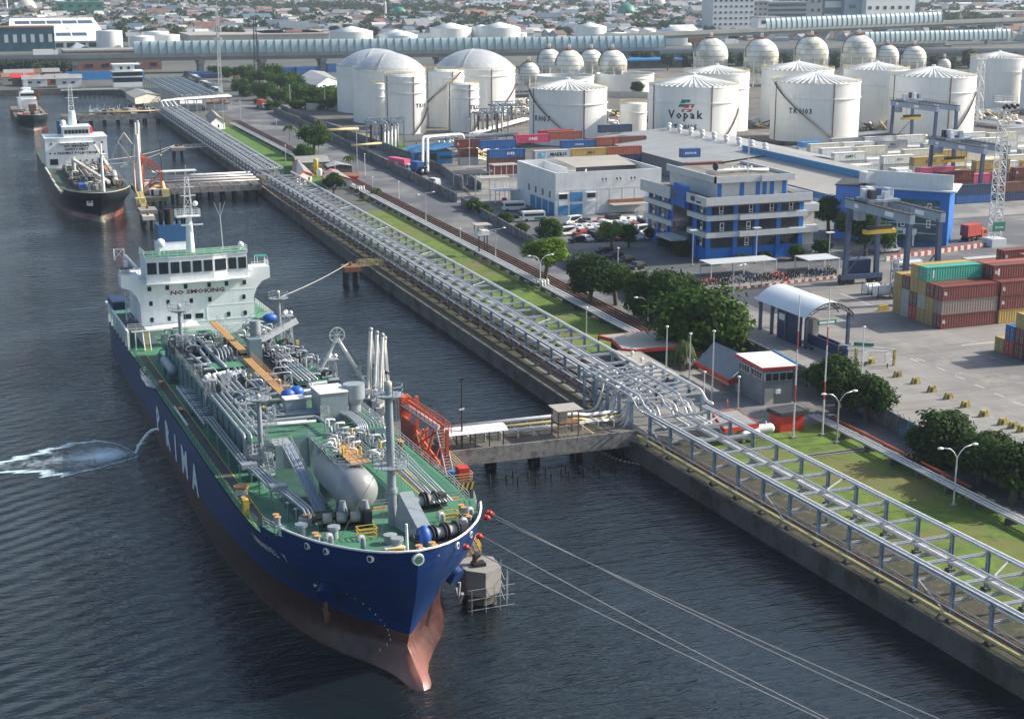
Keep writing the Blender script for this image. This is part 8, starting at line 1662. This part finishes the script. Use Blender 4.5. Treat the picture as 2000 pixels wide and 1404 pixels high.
for a in [(1064,553,38,88,'leaf_bright','lone bright broad leaved tree standing by the low pipes'),(1150,604,41,100,'leaf_dark','leftmost of the dark round trees beside the low pipes'),(1203,596,36,78,'leaf','second tree of the dark group, lighter green top'),(1268,632,54,98,'leaf_dark','wide dark tree in the middle of the big tree group'),(1315,618,40,86,'leaf_dark','dark tree behind the bright green giant'),(1368,690,78,126,'leaf','biggest bright green tree right of centre'),
    (1636,806,48,104,'leaf_dark','dark tree right of the grey control building'),(1690,822,44,88,'leaf_dark','dark bushy tree behind the double armed lamp'),(1606,770,28,60,'leaf_dark','small dark tree hard against the mural wall'),(1846,906,60,100,'leaf_dark','round tree over the wall at the right'),(1912,945,48,92,'leaf_dark','dark tree between two others at the right edge'),(1975,985,60,120,'leaf_dark','large dark tree at the lower right edge'),(1790,872,22,36,'leaf_dark','small bush below the round tree at the right'),(1940,905,34,58,'leaf_dark','tree touching the wall behind the lower right trees'),
    (612,302,26,54,'leaf','dense tree under the three palms'),(595,312,16,28,'leaf','low bush at the foot of the dense tree'),(652,395,17,52,'leaf_dark','dark tree in front of the small white house'),(1195,487,22,52,'leaf_bright','green tree in the car park'),(1228,484,18,42,'leaf','smaller tree right of the car park tree'),(1072,462,22,34,'leaf','dark bush beyond the lone bright tree'),
    (1618,462,30,74,'leaf_dark','dark tree between the blue office and the glass office'),(1652,478,24,60,'leaf_dark','dark tree left of the nearest crane legs'),(1690,500,32,78,'leaf_dark','dark tree seen between the nearest crane legs'),(1722,492,24,50,'leaf','lighter tree before the glass office'),(1605,505,17,36,'leaf','round bush at the right corner of the office'),(1556,508,14,28,'leaf','bush below the office balcony block'),
    (925,412,15,24,'leaf','left rounded bush along the parking wall'),(942,420,14,22,'leaf','second rounded bush along the parking wall'),(985,440,14,24,'leaf','third rounded bush along the parking wall'),(1018,456,12,20,'leaf','fourth rounded bush along the parking wall'),(1245,190,12,28,'leaf_dark','small dark tree in front of the open topped tank'),(1300,488,16,30,'leaf_dark','dark shrub beside the office entrance'),(1330,500,15,26,'leaf_dark','second dark shrub beside the office entrance'),(1275,470,14,28,'leaf_dark','dark tree at the office side wall'),(68,152,12,26,'leaf_far','small round tree among the shore huts')]:
    tpx(*a)
for i,(px,py) in enumerate([(1388,518),(1408,517),(1440,512),(1450,511),(1460,511),(1486,506),(1500,505)]): tpx(px,py,7,13,'leaf','clipped round shrub in the row under the office windows',group='clipped shrubs below the office',name='shrub',kind='shrub')
def palm(px,py,hp,label,rp=16,m='leaf_palm',droop=1.0):
    x,y=G(px,py); s_=math.hypot(x,math.hypot(y,64))/FPX; h=hp*s_; r=rp*s_; t=TH('palm_tree',label,'palm tree',x,y); b=MB('bark_pale'); b.cyl((x,y,2.5),(x+.2,y,2.5+h),.2,.13,7); put(b,'trunk',t); b=MB(m); rr_=random.Random(px)
    for k in range(20):
        a=k*2.4+rr_.random()*.3; el=rr_.uniform(-.1,1.0); P=[]
        for j in range(7): q=j/6; P.append(Vector((x+r*q*math.cos(a)*(1-.25*el),y+r*q*math.sin(a)*(1-.25*el),2.5+h+r*(el*q*1.0-droop*q*q*(.7+.5*el)))))
        for j in range(6):
            d=(P[j+1]-P[j]).normalized(); sd_=d.cross(Vector((0,0,1))).normalized()*r*.13*(1-abs(j-2.5)/4)
            for s2 in (-1,1): b.raw([tuple(P[j]),tuple(P[j+1]),tuple(P[j+1]+sd_*s2-Vector((0,0,r*.09))),tuple(P[j]+sd_*s2-Vector((0,0,r*.07)))],[(0,1,2,3)],None,False)
    put(b,'crown',t)
palm(566,276,28,'leftmost coconut palm by the far lawn'); palm(597,283,36,'middle coconut palm by the far lawn'); palm(623,300,62,'tallest coconut palm above the dense tree',18); palm(684,332,26,'lone palm behind the open canopy',17)
palm(735,386,16,'short bushy palm by the lawn corner',15); palm(712,392,10,'low spiky plant beside the bushy palm',12); palm(1336,722,58,'weeping yellow green palm like tree by the shelter',30,'leaf_palm',1.9); palm(1318,718,34,'shorter drooping tree beside the weeping one',24,'leaf_palm',1.8); palm(1298,742,6,'brown leaved shrub in the court',14)
k=0
for px,py,rp,hp in [(455,158,14,26),(480,160,16,30),(505,172,18,34),(528,166,20,38),(545,185,22,40),(566,178,20,34),(520,196,20,34),(548,203,20,30),(575,198,22,34),(600,195,20,30),(625,203,22,34),(650,198,20,30),(640,215,16,22),(610,212,16,22),(580,213,14,18),(470,178,16,24),(490,188,18,26),(655,212,16,22),(440,152,12,20),(420,148,10,18),(535,215,13,18),(510,210,12,18)]:
    tpx(px+rnd.uniform(-3,3),py,rp,hp,'leaf_mid','dense dark green tree in the grove left of the domed tanks',group='grove left of the domed tanks')
for i in range(22): tpx(2+i*6.4,145+(i%3)*2.5,10+3*(i%2),20+4*(i%3),'leaf_far','dark tree in the belt under the viaduct at the far left',group='tree belt at the far left')
for i in range(30):
    px=1130+i*29+rnd.uniform(-8,8); tpx(px,133+rnd.uniform(-5,6)+(0 if px<1400 else 4),13+rnd.random()*5,24+rnd.random()*8,'leaf_far','bushy tree behind the spheres along the highway',group='trees behind the spheres')
# ------------------------------------------------------------ viaducts
def viaduct(label,A,B,w_,ztop,step,px_w,cover=None,rise=0,hcov=9.0,pier='box'):
    A=Vector(A);B=Vector(B); d=(B-A); L=d.length; d.normalize(); n_=Vector((-d.y,d.x)); t=TH('viaduct',label,'viaduct',A.x,A.y)
    P=lambda a,o,z: (A.x+d.x*a+n_.x*o,A.y+d.y*a+n_.y*o,z+rise*a/L)
    b=MB('viaduct')
    for o0,o1,z0,z1 in ((0,w_,ztop-1.2,ztop),(2,w_-2,ztop-3.4,ztop-1.2),(0,.5,ztop,ztop+1.2),(w_-.5,w_,ztop,ztop+1.2)):
        vs=[P(a,o,z) for a in (0,L) for o in (o0,o1) for z in (z0,z1)]; b.raw(vs,[(0,1,3,2),(4,6,7,5),(0,4,5,1),(2,3,7,6),(1,5,7,3),(0,2,6,4)],None,False)
    put(b,'deck',t)
    for i in range(int(L/step)+1):
        a=i*step+px_w; z=ztop-3.4+rise*a/L; b=MB('viaduct'); p=P(a,w_/2,0)
        if pier=='box': b.bar((p[0],p[1]-3,2.5),(p[0],p[1]-3,z),3.2,2.6); b.bar((p[0],p[1]+4,2.5),(p[0],p[1]+4,z),3.2,2.6); b.bar((p[0],p[1]-w_/2+1,z-.8),(p[0],p[1]+w_/2,z-.8),4,2)
        else: b.raw([(p[0]+x,p[1]+y,zz) for zz,k2 in ((2.5,1),(z-6,1),(z,2.6)) for x,y in ((-2.4*k2,-2),(2.4*k2,-2),(2.4*k2,2),(-2.4*k2,2))],[(0,1,5,4),(1,2,6,5),(2,3,7,6),(3,0,4,7),(4,5,9,8),(5,6,10,9),(6,7,11,10),(7,4,8,11)],None,False)
        put(b,'pier',t)
    if cover:
        a0,a1=cover; n2=8; b=MB('barrier_panel',True); q=int((a1-a0)/5)
        prof=[(0+.8*(1-math.cos(k/n2*math.pi/2))*w_*.25,ztop+1+hcov*math.sin(k/n2*math.pi/2)) for k in range(n2+1)]
        vs=[P(a0+(a1-a0)*i/q,o,z) for i in range(q+1) for o,z in prof]; b.raw(vs,[(i*(n2+1)+j,(i+1)*(n2+1)+j,(i+1)*(n2+1)+j+1,i*(n2+1)+j+1) for i in range(q) for j in range(n2)]); put(b,'noise_panel',t)
        for i in range(q+1):
            a=a0+(a1-a0)*i/q; b=MB('barrier_rib')
            for j in range(0,n2,2): b.bar(P(a,prof[j][0]-.25,prof[j][1]),P(a,prof[j+2][0]-.25,prof[j+2][1]+.15),.45,.4)
            put(b,'noise_rib',t)
    return t
va=G(-60,114,13.5); vb=G(1300,96,13.5)
ang=Vector(vb)-Vector(va); Lc=ang.length; a_s=Lc*(262+60)/1360*.82
viaduct('long viaduct with a curved ribbed noise cover crossing behind the tanks',va,vb,16,13.5,38,22,cover=((Vector(G(262,110,13.5))-Vector(va)).length,Lc),hcov=7.6)
viaduct('lower open highway viaduct continuing right behind the spheres',G(1290,97,13.5),G(2100,98,13),16,12,45,10)
viaduct('high rising flyover with glass noise barriers at the upper right',G(1180,78,15),G(2120,54,15),14,17,60,26,cover=((Vector(G(1515,66,17))-Vector(G(1180,78,15))).length,(Vector(G(1873,58,17))-Vector(G(1180,78,15))).length),rise=7,hcov=8,pier='Y')
viaduct('second ribbed noise barrier road under the flyover',G(1690,88,6),G(1850,84,6),12,7,80,10,cover=(0,150),hcov=8)
for i,(px,py,L_,c) in enumerate([(66,112,12,'car_white'),(1350,88,12,'rust'),(1420,90,8,'car_white'),(1715,60,11,'car_white'),(1985,52,12,'brick')]):
    x,y=G(px,py-2,14); t=TH('lorry','lorry on the elevated road, %s from the left'%(['first']+NTH[1:])[i],'lorry',x,y+3,14.5 if i<3 else 20); b=MB(c); b.box(x,x+L_,y+3,y+5.4,t.location.z,t.location.z+3.2); b.box(x+L_+.3,x+L_+2.5,y+3,y+5.4,t.location.z,t.location.z+2.6,'car_white'); put(b,'body',t)
# ------------------------------------------------------------ large buildings beyond
def slab(label,px,py,w_,d_,h,m,wins=(0,0),roof='roof_fibre',name='tower_block',wm='glass',rz=0,band=False):
    h=h
    x,y=G(px,py); t=thing(name,label,'building',(x,y,2.5),R(rz)); b=MB(m); b.box(0,w_,0,d_,0,h); b.build('wall',t); b=MB(roof); b.box(-.5,w_+.5,-.5,d_+.5,h,h+1); b.build('roof',t)
    nx,nz=wins
    if band:
        for k in range(nz): b=MB(wm); z=h*(k+.5)/nz; b.box(w_*.03,w_*.97,-.2,.1,z-h/nz*.25,z+h/nz*.25); b.build('window_band',t)
    else:
        for k in range(nz):
            for i in range(nx): b=MB(wm); xx=w_*(i+.5)/nx; z=h*(k+.55)/nz; b.box(xx-w_/nx*.22,xx+w_/nx*.22,-.2,.1,z-h/nz*.17,z+h/nz*.17); b.build('window',t)
    return t
slab('pale blue slab block with pitched grey roof, right of centre on the skyline',1391,66,46,24,34,'office_grey',(8,6)); slab('darker blue grey block behind the pitched roof slab',1450,64,28,40,30,'wall_grey',(5,6))
slab('white block with a pointed gable before the glass towers',1480,74,24,14,18,'white',(2,2)); slab('low grey office left of the glass towers',1497,54,50,20,26,'wall_grey',(6,5),band=True)
slab('tall grey tower with a light left face at the upper right',1542,48,42,26,80,'wall_grey',(5,8)); slab('tall blue glass tower between the two pale towers',1608,46,30,24,85,'glass_teal',(3,6),band=True,wm='office_grey'); slab('dark blue grey tower behind the white window grid',1648,46,42,26,85,'steel_blue',(2,7))
slab('tall white tower with rows of small dark windows',1690,46,62,26,90,'white',(6,8)); slab('pale end wall of the white tower with small windows',1757,45,20,24,88,'ship_white',(1,2))
slab('dark glass fronted hall at the left edge',-12,102,46,20,18,'glass_teal',(7,1),roof='brick',name='factory_hall',wm='office_grey')
x0,y0=G(18,99); x1,_=G(221,99); t=TH('factory_hall','white factory hall with solar panels on its broad sloping roof, far left','building',x0,y0); b=MB('white'); b.box(x0,x1,y0,y0+70,2.5,9); put(b,'wall',t)
b=MB('white'); RZ=lambda v: 9+v*.17; b.raw([(x0-1,y0-1,9),(x1+1,y0-1,9),(x1-3,y0+90,24.3),(x0+6,y0+90,24.3)],[(0,1,2,3)],None,False); b.raw([(x1+1,y0-1,9),(x1-3,y0+90,24.3),(x1-3,y0+90,2.5),(x1+1,y0-1,2.5)],[(0,1,2,3)],None,False); put(b,'roof',t)
for i in range(9): b=MB('dark'); xx=x0+(x1-x0)*(i+.5)/9; b.box(xx-3,xx+3,y0-.2,y0,4,7.5); put(b,'window',t)
for i in range(5): x=x0+(x1-x0)*(.12+i*.165); y=y0+66; z=RZ(66)+.3; t=TH('solar_panel','dark solar panel strip, %s from the left in the upper roof row'%(['first']+NTH[1:])[i],'solar panel',x,y,z,'solar panels on the white hall'); put(MB('glass').raw([(x,y,z),(x+11.5,y,z),(x+11.5,y+12,z+2.04),(x,y+12,z+2.04)],[(0,1,2,3)]),'panel',t)
for i in range(3): x=x0+(x1-x0)*(.33+i*.165); y=y0+18; z=RZ(18)+.3; t=TH('solar_panel','dark solar panel strip, %s from the left in the lower roof row'%(['first']+NTH[1:])[i],'solar panel',x,y,z,'solar panels on the white hall'); put(MB('glass').raw([(x,y,z),(x+11.5,y,z),(x+11.5,y+12,z+2.04),(x,y+12,z+2.04)],[(0,1,2,3)]),'panel',t)
gable('white gabled blue fronted shed in front of the viaduct hall','warehouse',[(134,106),(132,98),(170,95),(200,103)],9,5,'navy','white')
slab('brick building site behind the far viaduct piers',128,140,60,24,12,'brick',(6,2),name='brick_building')
slab('broad tan roofed market hall right of the white tanks',372,88,120,110,7,'roof_tan',(0,0),roof='roof_tan',name='market_hall'); slab('wide pale roofed hall between the small white tanks',515,84,90,70,7,'wall_white',(0,0),roof='roof_tan',name='market_hall')
slab('teal green block standing in the dense housing',112,34,60,26,18,'sign_green',(5,2),roof='sign_green'); slab('long school building with a dark red roof at the top',350,18,150,22,16,'wall_cream',(14,2),roof='brick'); slab('cream apartment row with brown roof at the top centre',658,15,80,24,20,'wall_cream',(9,3),roof='brick')
slab('small bright blue building in the dense housing',640,24,20,14,10,'sky_blue',(2,2),roof='sky_blue'); slab('pale blue three part apartment row at the top',925,18,64,20,16,'ship_white',(7,3),roof='roof_blue'); slab('low blue roofed sheds right of the big spheres',1616,130,60,30,7,'office_grey',(6,1),roof='sky_blue'); slab('bright blue roofed shed between the right hand tanks',1800,128,50,30,7,'office_grey',(5,1),roof='sky_blue')
slab('white apartment blocks at the upper right corner',1960,20,60,26,34,'ship_white',(6,7)); slab('pale roofed hall among trees at the upper right',1855,42,120,50,10,'wall_cream',(0,0),roof='roof_tan',name='market_hall'); slab('white domed roof hall pair at the upper right',1860,22,90,40,10,'white',(0,0),roof='white',name='market_hall')
slab('grey market canopy under the viaduct left of the domed tanks',1195,136,50,20,5,'dark',(4,1),roof='sky_blue',name='market_hall')
def mosque(px,py,r,m,label):
    x,y=G(px,py); t=TH('mosque',label,'mosque',x,y); b=MB('wall_cream'); b.box(x-r*1.6,x+r*1.6,y-r,y+r*2,2.5,10); put(b,'wall',t); b=MB(m,True); b.sph((x,y+r*.5,11),r,None,18,10,sz=1.05); b.cyl((x,y+r*.5,11+r),(x,y+r*.5,14+r),.4,n=5); put(b,'dome',t); b=MB('white'); b.cyl((x-r*2,y,2.5),(x-r*2,y,24),1.4,1.0,8); b.cyl((x-r*2,y,24),(x-r*2,y,28),1.3,.05,8); put(b,'minaret',t)
mosque(54,30,13,'wall_cream','pale domed mosque at the upper left'); mosque(782,44,9,'sign_green','green domed mosque above the tank row'); mosque(1227,42,12,'sign_green','teal domed mosque above the small white tanks'); mosque(1290,22,10,'wall_cream','pale domed mosque farther back right of centre'); mosque(588,16,10,'wall_white','bluish white domed mosque at the top'); mosque(410,14,9,'white','white mosque with a thin minaret at the top left')
for i,(px,py,w_,c) in enumerate([(535,150,24,'blue'),(555,150,22,'blue'),(580,150,20,'blue'),(592,148,18,'navy'),(640,142,18,'blue'),(375,150,20,'blue'),(395,154,20,'navy'),(445,150,24,'rustred'),(515,150,20,'brown')]):
    x,y=G(px,py); mat('cont_'+c,CC[c]); t=TH('shipping_container','container stored near the viaduct piers, %s from the left'%(['first']+NTH[1:])[i],'container',x,y,2.5,'shipping containers'); b=MB('cont_'+c); b.box(x,x+w_*.6,y,y+5,2.5,7.8 if i<5 else 5.2); put(b,'body',t)
for i in range(12):
    x,y=G(365+i*5.5+rnd.uniform(-2,2),150+i*3.1,2.5); o=car_proto(('car_dark','car_blue','car_white','car_silver')[i%4],'van'); o.location=(x,y,2.52); o.scale=(1.9,1.3,1.4); o.rotation_euler=(0,0,R(-80)); o['label']='lorry queueing near the far end of the rack, %s in line'%(['first']+NTH[1:])[i]; o['group']='queue of lorries at the far road'
# ------------------------------------------------------------ the dense city
RC={'rust':('cr_rust',(.17,.09,.07)),'brown':('cr_brown',(.13,.085,.065)),'grey':('cr_grey',(.22,.23,.24)),'slate':('cr_slate',(.10,.125,.16)),'pale':('cr_pale',(.46,.46,.44)),'blue':('cr_blue',(.08,.14,.20)),'teal':('cr_teal',(.07,.24,.22)),'terracotta':('cr_terra',(.24,.12,.09))}
for k_,(n_,c_) in RC.items(): mat(n_,c_,.85,var=.2,scale=.2)
for n_,c_ in (('cw_a',(.48,.46,.42)),('cw_b',(.36,.38,.40)),('cw_c',(.42,.34,.28)),('cw_d',(.55,.57,.57))): mat(n_,c_,.85,var=.12,scale=.2)
RK=['rust','brown','grey','slate','pale','grey','rust','blue','slate','terracotta','teal','brown','grey']; RK2=['rust','brown','grey','slate','pale','grey','blue','slate','grey','slate','brown','grey','slate','grey','brown','pale','terracotta','grey','slate']
def house_geo(b,x,y,w_,d_,h,a,wm,rm,flat):
    ca,sa=math.cos(a),math.sin(a); T=lambda u,v,z:(x+u*ca-v*sa,y+u*sa+v*ca,z)
    b.raw([T(-w_/2,-d_/2,2.5),T(w_/2,-d_/2,2.5),T(w_/2,d_/2,2.5),T(-w_/2,d_/2,2.5),T(-w_/2,-d_/2,2.5+h),T(w_/2,-d_/2,2.5+h),T(w_/2,d_/2,2.5+h),T(-w_/2,d_/2,2.5+h)],[(0,1,5,4),(1,2,6,5),(2,3,7,6),(3,0,4,7)]+([(4,5,6,7)] if flat else []),wm,False)
    if flat: b.raw([T(-w_*.5,-d_*.5,2.55+h),T(w_*.5,-d_*.5,2.55+h),T(w_*.5,d_*.5,2.8+h),T(-w_*.5,d_*.5,2.8+h)],[(0,1,2,3)],rm,False)
    else:
        e=.6; r=min(w_,d_)*.32; b.raw([T(-w_/2-e,-d_/2-e,2.4+h),T(w_/2+e,-d_/2-e,2.4+h),T(w_/2+e,0,2.4+h+r),T(-w_/2-e,0,2.4+h+r),T(-w_/2-e,d_/2+e,2.4+h),T(w_/2+e,d_/2+e,2.4+h)],[(0,1,2,3),(3,2,5,4)],rm,False); b.raw([T(-w_/2,-d_/2,2.5+h),T(-w_/2,d_/2,2.5+h),T(-w_/2,0,2.4+h+r*.9),T(w_/2,-d_/2,2.5+h),T(w_/2,d_/2,2.5+h),T(w_/2,0,2.4+h+r*.9)],[(0,1,2),(3,5,4)],wm,False)
cr=random.Random(21); far=MB('cw_a'); near=[]; TR=[]
def skip(px,py):
    if py>78: return True
    if px>1370 and px<1800 and py>2 and py<72: return True
    return False
rows=[]; D0=1130.0
while D0<4300:
    stp=10.5+D0*.003; x=-120-D0*.05
    while x<D0*1.02:
        X=x+cr.uniform(-3,3); Y=D0+cr.uniform(-4,4)
        v=Vector((X,Y,4-CZ)); dd=v.dot(_f); px=1000+FPX*v.dot(_r)/dd; py=702-FPX*v.dot(_u)/dd
        x+=stp*cr.uniform(.75,1.3)
        if px<-40 or px>2040 or py<-12 or skip(px,py): continue
        if py>56 and not (230<px<520 or 1030<px<1120 or px>1830): 
            if cr.random()<.25: continue
        nz=math.sin(X*.006+1.3)*math.cos(Y*.004+.5)+math.sin(X*.013+Y*.009)
        if cr.random()<.12+(.5 if nz>1.15 else 0): TR.append((X,Y)); continue
        w_=cr.uniform(8,15); d_=cr.uniform(7,12); h=cr.choice((3.2,3.6,4,6,6.5,7,3.4)); big=cr.random()<.03
        if big: w_*=2.2; d_*=1.8; h*=1.3
        near.append((Y,X,Y,w_,d_,h,cr.choice((0,0,1.57,.2,-.3,.5))+cr.uniform(-.08,.08),cr.choice(('cw_a','cw_b','cw_c','cw_d')),cr.choice(RK2),cr.random()<.3))
    D0+=11+D0*.002
near.sort()
for i,(k_,X,Y,w_,d_,h,a,wm,rk,fl) in enumerate(near):
    if i<290:
        t=thing('city_house','small house with a %s %s roof at the near edge of the dense city'%({'rust':'rust red','brown':'brown','grey':'grey','slate':'slate blue','pale':'pale','blue':'blue','teal':'teal','terracotta':'terracotta'}[rk],'flat' if fl else 'pitched'),'house',(X,Y,2.5),0,'houses of the dense city'); b=MB(wm); house_geo(b,0,0,w_,d_,h,a,wm,RC[rk][0],fl); b.v=[(p,q,z-2.5) for p,q,z in b.v]; b.build('shell',t)
    else: house_geo(far,X,Y,w_,d_,h,a,wm,RC[rk][0],fl)
far.build('distant_houses',kind='stuff',label='dense sea of small pitched and flat roofs fading into haze',cat='houses')
cmesh=CR['leaf_far']; TR.sort(key=lambda p:p[1])
for i,(X,Y) in enumerate(TR[:110]): tree(X,Y,6.5+cr.random()*4,9+cr.random()*5,'leaf_far','hazy tree between the roofs of the dense city',group='trees in the dense city')
b=MB('leaf_far')
for X,Y in TR[110:]:
    r_=7+cr.random()*7
    for k in range(70):
        a=cr.random()*6.28; u=cr.uniform(-.2,1); q=math.sqrt(max(0,1-u*u))*r_*cr.random()**.4; p=Vector((X+q*math.cos(a),Y+q*math.sin(a),4+u*r_*.9)); s=r_*.2; x_=Vector((cr.uniform(-1,1),cr.uniform(-1,1),cr.uniform(-.4,.4))).normalized()*s; y_=Vector((cr.uniform(-.5,.5),cr.uniform(-.5,.5),1)).normalized()*s
        b.raw([tuple(p-x_),tuple(p-y_*.6),tuple(p+x_),tuple(p+y_*.6)],[(0,1,2,3)])
b.build('distant_trees',kind='stuff',label='far off tree canopy scattered between the city roofs',cat='trees')
# ------------------------------------------------------------ air
hz=D.materials.new('haze'); hz.use_nodes=True; n=hz.node_tree.nodes; n.remove(n['Principled BSDF']); pv=n.new('ShaderNodeVolumePrincipled'); pv.inputs['Color'].default_value=(.66,.82,1,1); pv.inputs['Density'].default_value=.00008; pv.inputs['Anisotropy'].default_value=.25; hz.node_tree.links.new(pv.outputs[0],n['Material Output'].inputs['Volume']); MATS['haze']=hz
b=MB('haze'); b.box(-2800,5600,-450,6600,-5,120); b.build('haze',kind='stuff',label='thin bluish haze over the harbour and city',cat='haze')
